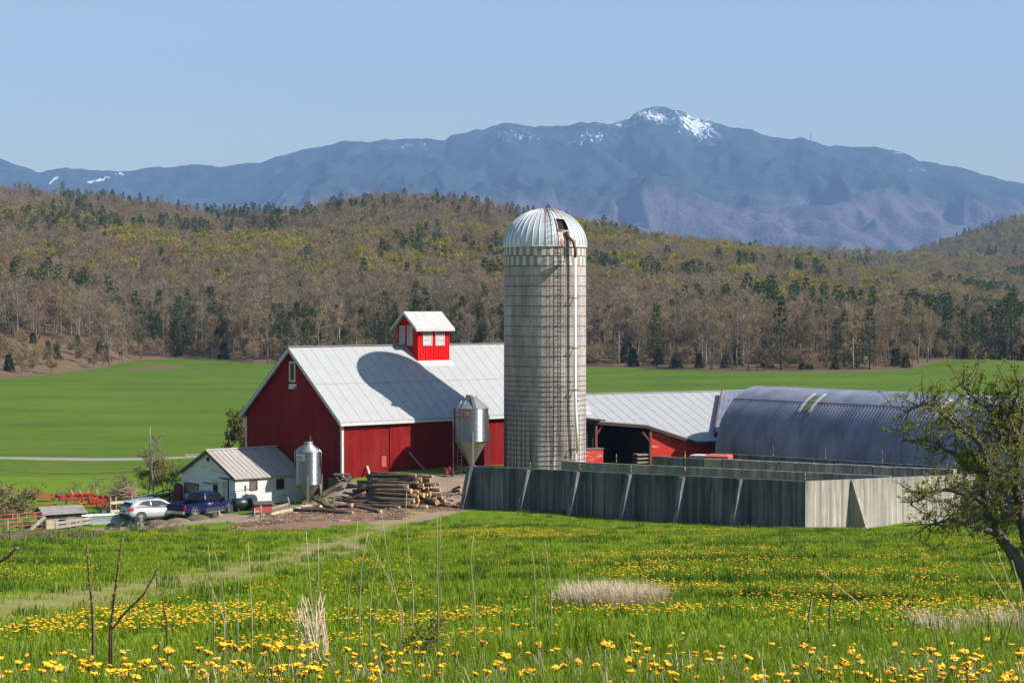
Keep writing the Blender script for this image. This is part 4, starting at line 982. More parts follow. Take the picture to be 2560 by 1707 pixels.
m.prism([V[6], V[5], F2], (0, 0, -.10), 0)
m.build('roof', [M_['roof_steel'], M_['roof_rib']], lowb)
m = MB()
for a, b in ((F0, F1), (F1, F2), (F2, V[5]), (V[5], V[4] + Vector((3.5, 0, 0)))):
    o = Vector((0, -.02, -.19)); m.bar(a + o, b + o, .05, .24)
m.build('fascia', M_['brown_trim'], lowb)
ins = Vector((0, .28, 0))
def wallquad(a, b, zt, name, mat, z0=-3.2, ti=.12):
    a = a + ins; b = b + ins; m = MB(); m.prism([Vector((a.x, a.y, z0)), Vector((b.x, b.y, z0)), Vector((b.x, b.y, b.z - zt)), Vector((a.x, a.y, a.z - zt))], (0, ti, 0)); return m.build(name, mat, lowb)
pA = fp(1632, 1066); wallquad(pA, V[5] + Vector((-.9, .35, .13)), .16, 'siding_wall', M_['red_clap']); wallquad(V[5] + Vector((-.85, .35, .13)), V[4] + Vector((3.5, .35, .13)), .16, 'siding_wall', M_['red_clap'])
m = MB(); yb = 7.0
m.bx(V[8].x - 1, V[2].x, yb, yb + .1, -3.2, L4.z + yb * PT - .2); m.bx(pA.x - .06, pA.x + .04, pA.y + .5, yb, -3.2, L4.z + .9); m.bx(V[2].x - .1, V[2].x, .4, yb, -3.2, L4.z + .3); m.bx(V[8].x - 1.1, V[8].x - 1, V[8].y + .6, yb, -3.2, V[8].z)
m.build('back_wall', M_['dark'], lowb)  # walls near-black: the open shed's inner shade is put in their colour
for px, py in ((1492, 1055), (1628, 1072)):
    p = fp(px, py) + Vector((0, .15, -.15)); m = MB(); m.bar((p.x, p.y, -3.2), (p.x, p.y, p.z), .2, .2); m.bar((p.x, p.y, p.z - .9), (p.x + (-.7 if px > 1500 else .6), p.y, p.z - .08), .12, .12); m.build('post', M_['dark_red'], lowb)
# cattle gate box and small porch roof beside the silo
pY_ = F1.y - .5
a = FL.pY(1467, 1123, pY_); b = FL.pY(1508, 1156, pY_)
m = MB(); m.bx(a.x - 1.2, b.x, pY_, pY_ + .9, -3.0, a.z); m.build('feed_box', M_['red_clap'], lowb)
MB().bx(a.x - 1.25, b.x + .06, pY_ - .06, pY_ + .96, a.z, a.z + .05).build('box_lid', M_['galv_dull'], lowb)
pY2 = F1.y - .9
a = FL.pY(1440, 1036, pY2); b = FL.pY(1514, 1047, pY2)
m = MB(); m.prism([(a.x, pY2, b.z + .25), (b.x, pY2, b.z - .06), (b.x, pY2, b.z - .16), (a.x, pY2, b.z + .10)], (0, 1.6, 0))
for k in range(5): x = a.x + (b.x - a.x) * (.35 + .15 * k); m.bx(x - .04, x + .04, pY2 - .08, pY2 + 1.3, b.z - .16, b.z - .08)
m.build('porch_roof', M_['brown_trim'], lowb)
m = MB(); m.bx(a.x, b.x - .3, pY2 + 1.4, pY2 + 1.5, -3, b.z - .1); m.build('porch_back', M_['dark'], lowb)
# pallets stacked in the open shed
for j, px in enumerate((1596, 1608, 1620)):
    for i in range(7 if j < 2 else 5):
        p = lx(rp(1600, 1100)); q = FL.w((FL.pY(px, 1100, 1.0).x, 1.0, 0)); z = -1.4 + i * .30
        m = MB(); m.bx(-.30, .30, -.35, .35, .10, .125); m.bx(-.30, .30, -.35, -.27, 0, .09); m.bx(-.30, .30, .27, .35, 0, .09)
        o = m.build('pallet', M_['post']); o.location = (q.x, q.y, z); o.rotation_euler = (0, 0, FL.rz)
        tag(o, 'grey wooden pallet in the dark open shed of the low red barn', 'pallet', 'pallets stacked in the open shed')
# red forage wagon whose top shows over the bunker wall
q = at(1785, 1150, 150); gz = h1(q.x, q.y); top = at(1785, 1137.5, 150).z - gz
t = empty('wagon', (q.x, q.y, gz), -.42, 'red wagon with white rail half hidden behind the concrete bunker walls', 'wagon')
m = MB(); m.bx(-.6, 1.35, -.8, .8, .7, top - .03); m.prism([(-.6, -.8, top - .03), (1.35, -.8, top - .03), (1.2, -.6, top + .07), (-.4, -.6, top + .07)], (0, 1.2, 0)); m.build('wagon_body', M_['gate_red'], t)
MB().bx(-1.7, -.61, -.7, .7, top - .12, top - .0).build('rail', M_['white_paint'], t)
for sx in (-.2, .95):
    for sy in (-.85, .85): m = MB(); m.tube([(sx, sy - .09, .38), (sx, sy + .09, .38)], .38, 16); m.build('wheel', M_['tyre'], t)

# ================================================================== ARCHED HUT
ha = Vector((.65, -.76, 0)).normalized(); hr = at(1896, 965.6, 160)
FH = Frame((hr.x, hr.y, 0), atan2(ha.y, ha.x))
hut = empty('arched_hut', FH.o, FH.rz, 'long arched corrugated steel hut with green skylights beyond the bunker', 'hut')
HR, HH, HB = 5.0, hr.z, -1.2; HL = 34.0
def arch(t, r=0.):                                     # t 0..pi across the arch, local y to z
    y = -cos(t); z = sin(t); w = HR * (1.0 + .0 * z)
    return Vector((0, (w + r) * y, (HH + r) * max(z, 0) ** .9 if z > 0 else 0))
NA = 44; xs = np.arange(0, HL, .078)
V = []; Fc = []
arcs = [arch(pi * j / NA) for j in range(NA + 1)]; nrm = [Vector((0, -cos(pi * j / NA), sin(pi * j / NA))) for j in range(NA + 1)]
for i, x in enumerate(xs):
    r = .035 * (1, 0, -1, 0)[i % 4]
    for j in range(NA + 1): p = arcs[j] + nrm[j] * r; V.append((x, p.y, p.z))
for i in range(len(xs) - 1):
    for j in range(NA): a = i * (NA + 1) + j; Fc.append((a, a + 1, a + NA + 2, a + NA + 1))
m = MB(); m.add(V, Fc, 0, True); m.build('corrugated_shell', M_['hut'], hut)
m = MB()
for tt in (.88, 1.32, pi - .88):
    pass
for jt in (13.5, 30.5):
    t = pi * jt / NA; p = arch(t, .045); m.tube([(0, p.y, p.z), (HL, p.y, p.z)], .03, 4)
m.build('lap_seam', M_['iron'], hut)
m = MB(); m.prism([(.15, p.y * .985, p.z * .985) for p in arcs] , (.08, 0, 0)); m.build('end_wall', M_['hut'], hut)
m = MB(); m.prism([(HL - .3, p.y * .985, p.z * .985) for p in arcs], (.08, 0, 0)); m.build('end_wall', M_['hut'], hut)
m = MB(); m.bx(0, HL, -HR - .15, -HR + .2, -2.5, .12); m.bx(0, HL, HR - .2, HR + .15, -2.5, .12); m.bx(-.1, .2, -HR + .2, HR - .2, -2.5, .1); m.build('foundation', M_['concrete_dark'], hut)
skym = mk('green_skylight', (.14, .155, .085), (.09, .11, .06), 2, rough=.5)
def skylight(x0, x1, j0, j1):
    V = []
    for x in (x0, x1):
        for j in range(j0, j1 + 1): p = arch(pi * j / NA, .05); V.append((x, p.y, p.z))
    n = j1 - j0 + 1; m = MB(); m.add(V, [(k, k + 1, n + k + 1, n + k) for k in range(n - 1)], 0, True); s = m.build('skylight', skym, hut)
    m = MB()
    for x in (x0 - .22, x0 - .04, x1 + .04, x1 + .22): m.tube([(x, arch(pi * j / NA, .05).y, arch(pi * j / NA, .05).z) for j in range(j0 - 1, j1 + 2)], .045, 4)
    m.build('skylight_frame', M_['roof_steel'], s)
skylight(7.6, 8.4, 11, 16); skylight(20.4, 21.2, 11, 16)
# connecting lean-to roof between hut and low barn
a = rp(1804, 991) + Vector((0, 0, .45)); b = rp(1786, 1094) + Vector((0, 0, .45)); m = MB()
A = [FH.loc(p) for p in (a, b, b + u * 5.0, a + u * 6.0)]
m.prism(A, (0, 0, -.08), 0); m.bar(A[0] + Vector((0, 0, .03)), A[1] + Vector((0, 0, .03)), .12, .10, 1)
m.prism([A[0] + Vector((0, 0, -.08)), A[1] + Vector((0, 0, -.08)), A[1] + Vector((0, 0, -.7)), A[0] + Vector((0, 0, -.7))], FH.loc(FH.o + u * .1), 2)
for k in range(1, 12):
    o = FH.loc(FH.o + u * .45 * k); m.bar(A[0] + o + Vector((0, 0, .012)), A[1] + o + Vector((0, 0, .012)), .04, .03, 0)
m.build('connector_roof', [M_['hut'], M_['rust'], M_['brown_trim']], hut)

# ================================================================== VEHICLES
def loft(m, secs, mi=0, cap=True):
    """secs: (x, half width bottom, half width top, z bottom, z top) -> closed body with softened corners"""
    b = len(m.v); n = 12
    for x, hb, ht, z0, z1 in secs:
        dz = z1 - z0; c = min(.12, dz * .3)
        ring = [(-hb + c, z0), (hb - c, z0), (hb, z0 + c), ((hb + ht) / 2 + .01, (z0 + z1) / 2), (ht, z1 - c), (ht - c * .9, z1 - c * .15), (ht * .4, z1), (-ht * .4, z1), (-ht + c * .9, z1 - c * .15), (-ht, z1 - c), (-(hb + ht) / 2 - .01, (z0 + z1) / 2), (-hb, z0 + c)]
        m.v += [(x, y, z) for y, z in ring]
    for i in range(len(secs) - 1):
        for k in range(n): m.f.append((b + i * n + k, b + (i + 1) * n + k, b + (i + 1) * n + (k + 1) % n, b + i * n + (k + 1) % n)); m.mi.append(mi); m.sm.append(True)
    if cap:
        m.f.append(tuple(b + k for k in range(n))); m.mi.append(mi); m.sm.append(False)
        e = b + (len(secs) - 1) * n; m.f.append(tuple(e + k for k in range(n))[::-1]); m.mi.append(mi); m.sm.append(False)
    return m
def wheel(par, x, y, r, w, steer=0.):
    s = 1 if y > 0 else -1
    m = MB(); prof = [(r * .62, -w / 2), (r * .93, -w / 2), (r, -w / 2 + .04), (r, w / 2 - .04), (r * .93, w / 2), (r * .62, w / 2)]
    n = 24; V = []
    for rr_, o in prof:
        for k in range(n): t = 2 * pi * k / n; V.append((rr_ * cos(t), o, rr_ * sin(t)))
    F = [(i * n + k, i * n + (k + 1) % n, (i + 1) * n + (k + 1) % n, (i + 1) * n + k) for i in range(5) for k in range(n)]
    m.add(V, F, 0, True)
    wo = m.build('wheel', M_['tyre'], par); wo.location = (x, y, r); wo.rotation_euler = (0, 0, steer)
    m = MB(); o = s * (w / 2 - .05); m.tube([(0, o - s * .02, 0), (0, o, 0)], r * .16, 10)
    for k in range(5):
        t = 2 * pi * k / 5 + .3; m.bar((r * .1 * cos(t), o, r * .1 * sin(t)), (r * .60 * cos(t), o, r * .60 * sin(t)), r * .17, .03, up=(0, 1, 0))
    m.tube([(r * .61 * cos(t), o, r * .61 * sin(t)) for t in np.linspace(0, 2 * pi, 21)], .025, 5, cap=False)
    m.build('rim', M_['rim'], wo); m = MB(); m.tube([(0, o - s * .06, 0), (0, o - s * .04, 0)], r * .6, 16); m.build('brake_disc', M_['iron'], wo)
def glasspoly(name, par, pts, mat, n, th=.012):
    m = MB(); m.prism(pts, Vector(n) * th); return m.build(name, mat, par)
def arch_lip(par, x, y, r, mat, w=.05):
    m = MB(); m.tube([(x + r * cos(t), y, r * sin(t) + .33) for t in np.linspace(-.15, pi + .15, 14)], w, 6); m.build('wheel_arch', mat, par)

def suv_build(loc, rz):
    s = empty('suv', loc, rz, 'silver hatchback car parked behind the blue pickup beside the trough', 'car')
    m = MB(); loft(m, [(-2.20, .70, .66, .42, .92), (-2.12, .84, .78, .32, 1.0), (-1.7, .88, .82, .26, 1.03), (-.6, .88, .83, .24, 1.0), (.7, .88, .83, .24, .97), (1.35, .87, .80, .26, .93), (1.9, .80, .70, .28, .82), (2.2, .62, .55, .36, .68)]); m.build('body', M_['suv'], s)
    gx = [-2.12, -1.80, -1.45, -.9, -.2, .35, .75, 1.30]; gt = [1.02, 1.36, 1.50, 1.56, 1.58, 1.53, 1.40, .98]; ghb = [.80, .81, .82, .82, .82, .82, .81, .78]; ght = [.72, .66, .62, .61, .61, .61, .63, .72]
    m = MB(); loft(m, [(gx[i], ghb[i], ght[i], .93, gt[i]) for i in range(8)]); m.build('cabin', M_['suv'], s)
    def sp(x, f, sd): return Vector((x, sd * (np.interp(x, gx, ghb) * (1 - f) + np.interp(x, gx, ght) * f + .018), 1.0 + f * (np.interp(x, gx, gt) - 1.08)))
    for sd in (-1, 1):
        for pl in ([(-1.62, .12), (-.55, .08), (-.55, .93), (-1.05, .90), (-1.45, .62)], [(-.47, .08), (.98, .05), (.62, .66), (.25, .90), (-.47, .93)]):
            glasspoly('side_window', s, [sp(x, f, sd) for x, f in pl], M_['glass'], (0, sd, .25))
    glasspoly('rear_window', s, [Vector((-2.10, y, 1.07)) if z == 0 else Vector((-1.80, y, 1.36)) for y, z in ((-.70, 0), (.70, 0), (.56, 1), (-.56, 1))], M_['glass'], (-.75, 0, .6), .03)
    glasspoly('windscreen', s, [Vector((1.22, -.68, 1.03)), Vector((1.22, .68, 1.03)), Vector((.74, .57, 1.41)), Vector((.74, -.57, 1.41))], M_['glass'], (.6, 0, .7), .03)
    m = MB(); loft(m, [(-2.24, .72, .74, .34, .58), (-2.10, .87, .87, .28, .60), (-1.75, .895, .895, .24, .48)]); m.build('rear_bumper', M_['blackplastic'], s)
    m = MB(); m.bx(-1.2, 1.0, -.90, -.86, .24, .36); m.bx(-1.2, 1.0, .86, .90, .24, .36); m.build('sill', M_['blackplastic'], s)
    for sd in (-1, 1):
        m = MB(); m.prism([(-2.205, sd * .80, .80), (-2.16, sd * .52, .80), (-2.16, sd * .52, .96), (-2.16, sd * .78, 1.0)], (-.05, 0, 0)); m.prism([(-2.2, sd * .79, .80), (-1.86, sd * .865, .88), (-1.86, sd * .845, .97), (-2.16, sd * .79, 1.0)], (0, sd * .03, 0)); m.build('tail_lamp', M_['tail'], s)
        for x in (-1.32, 1.38): wheel(s, x, sd * .79, .34, .22); arch_lip(s, x, sd * .86, .40, M_['blackplastic'])
        m = MB(); m.box((.95, sd * .98, 1.05), (.12, .2, .14)); m.build('mirror', M_['suv'], s)
        for x in (-.95, .02): MB().bx(x, x + .18, sd * .88 - .012, sd * .88 + .012, .86, .90).build('handle', M_['suv'], s)
        MB().bar((-1.3, sd * .55, 1.58), (.3, sd * .55, 1.62), .04, .04).build('roof_rail', M_['blackplastic'], s)
    MB().bx(-2.235, -2.20, -.26, .26, .68, .80).build('number_plate', M_['plate'], s)
    MB().box((-1.86, 0, 1.40), (.28, 1.1, .04), 0, ry=-.25).build('spoiler', M_['suv'], s)
    return s
def truck_build(loc, rz):
    s = empty('pickup', loc, rz, 'dusty blue pickup truck with open bed parked outside the milk house', 'pickup truck')
    m = MB(); loft(m, [(-.72, .96, .92, .42, 1.12), (.2, .97, .93, .42, 1.12), (1.05, .97, .92, .42, 1.10), (1.9, .95, .86, .44, 1.05), (2.5, .90, .78, .46, .98), (2.68, .78, .66, .52, .88)]); m.build('body', M_['truck'], s)
    m = MB()
    for sd in (-1, 1): m.prism([(-2.72, sd * .93, .50), (-.74, sd * .97, .50), (-.74, sd * .94, 1.12), (-2.72, sd * .92, 1.10)], (0, -sd * .10, 0))
    m.bx(-2.70, -.74, -.84, .84, .55, .62); m.bx(-.80, -.74, -.84, .84, .62, 1.1); m.build('bed', M_['truck'], s)
    m = MB(); m.prism([(-2.74, -.83, .56), (-2.74, .83, .56), (-2.74, .83, 1.10), (-2.74, -.83, 1.10)], (.06, 0, 0)); m.bx(-2.755, -2.741, -.55, .55, .78, .98); m.build('tailgate', M_['truck'], s)
    gx = [-.72, -.62, -.3, .35, .85, 1.45]; gt = [1.22, 1.72, 1.80, 1.80, 1.74, 1.12]; hb = [.90, .91, .91, .91, .90, .84]; ht = [.80, .71, .69, .69, .70, .78]
    m = MB(); loft(m, [(gx[i], hb[i], ht[i], 1.04, gt[i]) for i in range(6)]); m.build('cab', M_['truck'], s)
    def sp(x, f, sd): return Vector((x, sd * (np.interp(x, gx, hb) * (1 - f) + np.interp(x, gx, ht) * f + .018), 1.12 + f * (np.interp(x, gx, gt) - 1.20)))
    for sd in (-1, 1):
        glasspoly('side_window', s, [sp(x, f, sd) for x, f in ((-.52, .12), (-.12, .10), (-.12, .93), (-.46, .90))], M_['glass'], (0, sd, .2))
        glasspoly('side_window', s, [sp(x, f, sd) for x, f in ((-.04, .10), (1.20, .06), (.82, .92), (-.04, .94))], M_['glass'], (0, sd, .2))
        m = MB(); m.bx(-2.765, -2.70, sd * .845, sd * .95, .72, 1.06); m.build('tail_lamp', M_['tail'], s)
        m = MB(); m.box((2.55, sd * .74, .86), (.16, .3, .2)); m.build('headlight', M_['head'], s)
        wheel(s, -1.72, sd * .86, .385, .26); wheel(s, 1.80, sd * .86, .385, .26, .38)
        for x in (-1.72, 1.80):
            m = MB(); m.tube([(x + .47 * cos(t), sd * .955, .47 * sin(t) + .385) for t in np.linspace(.0, pi, 12)], .04, 6); m.build('wheel_arch', M_['dustblue'], s)
            m = MB(); m.tube([(x, sd * .60, .40), (x, sd * .94, .40)], .44, 18); m.build('wheel_well', M_['blackplastic'], s)
        m = MB(); m.box((1.1, sd * 1.08, 1.24), (.12, .24, .22)); m.build('mirror', M_['blackplastic'], s)
        MB().bx(-.70, 1.25, sd * .985 - .01, sd * .985 + .01, .44, .70).build('door_skirt', M_['dustblue'], s)
        MB().bar((-.6, sd * 1.0, .40), (1.2, sd * 1.0, .40), .08, .06).build('step_bar', M_['chrome'], s)
        MB().bx(-.1, .1, sd * .965, sd * .99, .98, 1.03).build('handle', M_['chrome'], s)
    glasspoly('rear_window', s, [Vector((-.735, -.72, 1.25)), Vector((-.735, .72, 1.25)), Vector((-.655, .62, 1.66)), Vector((-.655, -.62, 1.66))], M_['glass'], (-1, 0, .2), .02)
    glasspoly('windscreen', s, [Vector((1.40, -.74, 1.20)), Vector((1.40, .74, 1.20)), Vector((.90, .64, 1.70)), Vector((.90, -.64, 1.70))], M_['glass'], (.8, 0, .7), .03)
    m = MB(); m.bx(-2.92, -2.76, -.92, .92, .44, .64); m.bx(-2.93, -2.921, -.25, .25, .46, .60); m.build('rear_bumper', M_['chrome'], s)
    m = MB(); m.bx(2.60, 2.80, -.88, .88, .42, .62); m.build('front_bumper', M_['chrome'], s)
    m = MB(); m.box((-2.3, .0, .40), (.5, 1.0, .2)); m.build('spare_wheel', M_['blackplastic'], s)
    return s
a = at(352, 1312, 138.0); hs = radians(37); hv = Vector((cos(hs), sin(hs), 0)); lv = Vector((-hv.y, hv.x, 0))
p = a + hv * 1.32 + lv * .80; suv_build((p.x, p.y, h1(a.x, a.y) - .0), hs)
a = at(486, 1300, 139.2); hs = radians(56); hv = Vector((cos(hs), sin(hs), 0)); lv = Vector((-hv.y, hv.x, 0))
p = a + hv * 1.72 + lv * .86; truck_build((p.x, p.y, max(h1(a.x, a.y), -2.75)), hs)

# ================================================================== YARD CLUTTER on the far side of the cars
def G(px, py, Y=None):
    p = gnd(px, py) if Y is None else at(px, py, Y); return Vector((p.x, p.y, h1(p.x, p.y)))
# small animal shelter
q = at(114, 1320, 135.2); q.z = h1(q.x, q.y); FS = Frame(q, RZB - .12)
sh = empty('animal_shelter', q, FS.rz, 'low weathered wooden animal shelter with rusty tin roof behind red gate', 'shelter')
sL, sW, sE, sK = 2.6, 1.6, 1.08, .42
m = MB(); m.prism([(0, 0, -.3), (0, 0, sE), (0, sW / 2, sE + sW / 2 * sK), (0, sW, sE), (0, sW, -.3)], (.06, 0, 0)); m.bx(0.061, .95, 0, .06, -.3, sE); m.bx(1.45, sL, 0, .06, -.3, sE); m.bx(.951, 1.449, 0, .06, .62, sE); m.bx(.951, 1.449, 0, .06, -.3, .06); m.bx(sL - .06, sL, .061, sW, -.3, sE + .1); m.bx(.061, sL - .061, sW - .06, sW, -.3, sE)
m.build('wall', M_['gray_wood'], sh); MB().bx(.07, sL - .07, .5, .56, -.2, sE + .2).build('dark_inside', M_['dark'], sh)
m = MB()
for s in (0, 1):
    yy = lambda y: y if s == 0 else sW - y
    A = (-.25, yy(-.28), sE - .28 * sK + .07); B = (-.25, yy(sW / 2), sE + sW / 2 * sK + .07); m.prism([A, B, (B[0], B[1], B[2] - .04), (A[0], A[1], A[2] - .04)], (sL + .55, 0, 0))
m.build('roof', metalsheet('shelter_tin', (.25, .225, .21), (.17, .14, .13), .6, rust=(.16, .09, .07), rustlo=.52, scale=1.8), sh)
MB().bx(-.2, sL + .25, -.16, -.05, sE - .22, sE - .12).build('rafter', M_['brown_trim'], sh)
for x0, x1, z0, z1 in ((1.5, 2.1, .68, .82), (1.5, 2.05, .43, .57), (1.5, 2.15, .17, .31), (.05, .8, .0, .30), (.05, .8, .33, .55)): MB().bx(x0, x1, -.035, -.004, z0, z1).build('loose_board', M_['fresh_wood'], sh)
# red tube gate and its props
def gate(p, q, hts, mat, name, label, cat, posts=3, r=.026):
    d = q - p; o = empty(name, p, atan2(d.y, d.x), label, cat); L = Vector((d.x, d.y, 0)).length; dz = d.z
    for h in hts:
        m = MB(); m.tube([(0, 0, h), (L, 0, h + dz)], r, 6); m.build('rail', mat, o)
    for k in range(posts):
        x = L * k / (posts - 1); m = MB(); m.tube([(x, .03, hts[0] + dz * x / L - .05), (x, .03, hts[-1] + dz * x / L + .03)], r * 1.1, 6); m.build('upright', mat, o)
    return o
p = at(-70, 1364, 131.5); p.z = h1(p.x, p.y) - .0; q = at(106, 1340, 134.2); q.z = h1(q.x, q.y) + .1
gate(p, q, (.12, .38, .66, .92, 1.20), M_['gate_red'], 'tube_gate', 'long faded red tubular farm gate in front of the animal shelter', 'gate', 4, .024)
def post(px, py, ptop, Y, label, r=.06, lean=0., mat='post', group=None, name='fence_post'):
    p = at(px, py, Y); t = at(px + lean, ptop, Y); z0 = h1(p.x, p.y); m = MB(); m.tube([(p.x, p.y, z0 - .3), (t.x, t.y, max(t.z, z0 + .4))], [r, r * .85], 7); return tag(m.build(name, M_[mat]), label, 'post', group)
post(19, 1348, 1298, 132.6, 'weathered post standing in the red tubular gate', .07)
for px, pt, Y in ((31, 1286, 137), (44, 1284, 138.5), (65, 1286, 139), (62, 1300, 136.5)): post(px, 1330, pt, Y, 'thin weathered stake in the weeds behind the red gate', .035, R.uniform(-2, 2), group='stakes behind the red gate')
post(199, 1322, 1286, 136.6, 'pale leaning stake between animal shelter and trough', .045, -4); post(257, 1300, 1274, 139.5, 'slim stake standing beyond the oval trough', .03)
def plank(a, b, w, t, label, mat='gray_wood', name='plank'):
    m = MB(); m.bar(a, b, w, t); o = m.build(name, M_[mat]); return tag(o, label, 'board')
plank(at(113, 1291, 133.8), at(56, 1342, 132.6), .06, .24, 'weathered grey plank leaning on the animal shelter over the gate')
def boardfence(pts, hs, label, mat='gray_wood', bh=.16, ph=1.1):
    o = empty('board_fence', pts[0], 0, label, 'fence'); P = [p - pts[0] for p in pts]
    for h in hs:
        for a, b in zip(P[:-1], P[1:]):
            m = MB(); m.bar(a + Vector((0, -.06, h)), b + Vector((0, -.06, h)), .03, bh); m.build('rail', M_[mat], o)
    for p in P: m = MB(); m.tube([p + Vector((0, 0, -.3)), p + Vector((0, 0, ph))], .055, 7); m.build('post', M_['post'], o)
    return o
boardfence([G(139, 1323, 134.4), G(190, 1318, 136.2), G(236, 1314, 138)], (.22, .50), 'low grey board fence between animal shelter and oval trough', 'gray_wood', .2, .7)
boardfence([G(276, 1285, 142.5), G(290, 1283, 143), G(330, 1280, 144)], (.35, .95), 'pale two-board fence behind the silver car', 'fresh_wood', .2, 1.35)
# oval stock tank
q = G(262, 1313, 138.6); t = empty('stock_tank', q, RZB - .25, 'oval galvanised stock tank on the grass beside the silver car', 'trough')
def oval(z, r, L=1.35): return [(L * sgn + r * cos(a), r * sin(a), z) for sgn, a in [(1, x) for x in np.linspace(-pi / 2, pi / 2, 10)] + [(-1, x) for x in np.linspace(pi / 2, 3 * pi / 2, 10)]]
rings = [oval(-.05, .52), oval(.60, .56), oval(.62, .585), oval(.64, .56), oval(.60, .53), oval(.25, .51)]
m = MB(); V = [v for r in rings for v in r]; n = 20
m.add(V, [(i * n + k, i * n + (k + 1) % n, (i + 1) * n + (k + 1) % n, (i + 1) * n + k) for i in range(len(rings) - 1) for k in range(n)] + [tuple(range(5 * n, 6 * n))], 0, True)
m.build('tank_shell', metalsheet('pale_galvanised', (.52, .56, .57), (.42, .46, .47), .5, metal=.25), t)
# folded red hay machine
q = G(185, 1266, 143.5); im = empty('hay_rake', q, .16, 'folded red hay rake machine parked in the grass behind the shelter', 'hay rake')
def ib(name, a, b, w, h, mat='implement'): m = MB(); m.bar(a, b, w, h); return m.build(name, M_[mat], im)
for z in (1.80, 1.62, 1.45, 1.27): ib('tine_bar', (-2.6, R.uniform(-.3, .1), z), (-1.3, R.uniform(-.3, .1), z - .03), .10, .075)
ib('tine_bar', (-2.5, 0, 1.02), (-1.2, 0, 1.0), .08, .07)
for z, x0, x1, y in ((1.62, -1.4, 2.3, .1), (1.40, -1.0, 2.3, -.2), (1.08, .1, 2.4, -.3), (1.75, -.4, 1.4, .25)): ib('beam', (x0, y, z), (x1, y, z - .06), .12, .15)
ib('beam', (.9, -.35, 1.05), (2.2, -.35, 1.32), .1, .14); ib('mast', (1.22, -.4, 1.15), (1.22, -.4, 2.12), .10, .10)
for k in range(9): x = -1.5 + k * .42; ib('strut', (x, .15, 1.0 + R.uniform(0, .3)), (x + R.uniform(-.3, .3), -.2, 1.75 + R.uniform(-.1, .1)), .06, .06, 'implement' if k % 3 else 'dark_red')
for x in (-.20, .40, 1.0, 1.6): ib('tine_arm', (x + .18, -.1, 1.72), (x - .02, -.1, 2.08), .05, .08, 'fresh_wood')
ib('guard_bar', (.36, -.42, 1.13), (.92, -.42, 1.13), .05, .09, 'orange')
for x in (-1.1, -.85, 2.0, 2.35): m = MB(); m.lathe([(.02, .0), (.2, .03), (.22, .2), (.05, .25)], 12, (x, -.05, 1.45 + R.uniform(-.2, .1))); m.build('gearbox', M_['dark_red'], im)
ib('tow_bar', (2.3, -.1, 1.25), (3.6, -.4, 1.02), .09, .09, 'dark_red'); ib('jack_stand', (2.55, -.2, 0), (2.55, -.2, 1.3), .08, .08, 'dark_red')
for x, r in ((.45, .42), (2.15, .38), (-.6, .42)):
    m = MB(); m.tube([(x, -.5, r), (x, -.28, r)], r, 18); m.build('wheel', M_['tyre'], im); m2 = MB(); m2.tube([(x, -.515, r), (x, -.51, r)], r * .55, 14); m2.build('rim', M_['rim'], im)
    ib('axle_leg', (x, -.25, r), (x + .1, -.1, 1.3), .09, .09)
# green cattle panels
p = G(323, 1278, 146.5); q = G(391, 1276, 147.5); r_ = G(425, 1275, 148.2)
zt = at(323, 1250, 146.5).z - p.z
gate(p, Vector((q.x, q.y, p.z + .55)), (zt - .62, zt - .32, zt), M_['gate_green'], 'cattle_panel', 'light green tubular cattle panel behind the silver car', 'gate', 3, .04)
gate(Vector((q.x, q.y, p.z + .45)), Vector((r_.x, r_.y, p.z + .65)), (.15, .55, zt - .35, zt), M_['tank_green'], 'cattle_panel', 'dark green cattle panel end section by the blue pickup', 'gate', 2, .055)
boardfence([G(430, 1275, 148.5), G(470, 1273, 150)], (.55, 1.0), 'dark board fence between green panel and milk house', 'brown_trim', .18, 1.2)
# mounds, tarps, box around the cars
def mound(name, c, rx, ry, h, mats, label, cat, rough=.25, seed=1, rz=0.):
    m = MB(); n = 20; k = 7; V = []
    for i in range(k + 1):
        f = i / k
        for j in range(n):
            a = 2 * pi * j / n; w = 1 + rough * (mnoise.noise(Vector((cos(a) * 1.5 + seed, sin(a) * 1.5, f * 2))))
            V.append((rx * cos(a) * (1 - f ** 1.6) * w, ry * sin(a) * (1 - f ** 1.6) * w, h * (f * (2 - f)) * (1 + rough * .8 * mnoise.noise(Vector((cos(a) * 2 + seed, sin(a) * 2, f * 3)))) - .12 * (1 - f)))
    m.add(V, [(i * n + j, i * n + (j + 1) % n, (i + 1) * n + (j + 1) % n, (i + 1) * n + j) for i in range(k) for j in range(n)], 0, True)
    o = m.build(name, mats); o.location = c; o.rotation_euler = (0, 0, rz); return tag(o, label, cat)
dm = mk('weedy_dirt', (.13, .085, .05), (.07, .075, .025), 4, bump=.8)
mound('dirt_mound', G(392, 1324, 134.6), 1.0, .6, .34, dm, 'brown dirt mound below the gap between car and pickup', 'mound', .4, 3)
mound('dirt_mound', G(496, 1311, 136.8), 1.1, .7, .34, dm, 'weedy dirt mound beside the rear wheel of the pickup', 'mound', .4, 8)
mound('dirt_mound', G(445, 1318, 135.8), 1.2, .5, .30, mk('chip_dirt', (.22, .15, .08), (.12, .08, .05), 6, bump=.8), 'low heap of wood chips and soil below the tailgate', 'mound', .4, 12)
tm = mk('black_tarp', (.012, .012, .013), (.03, .028, .027), 6, rough=.45, bump=.8)
mound('tarpaulin', G(305, 1326, 135.0), 1.05, .45, .35, tm, 'crumpled black tarpaulin on the grass below the oval trough', 'tarpaulin', .8, 21)
mound('tarpaulin', G(338, 1325, 134.8), .75, .45, .50, tm, 'crumpled black tarpaulin heap below the silver car', 'tarpaulin', .8, 27)
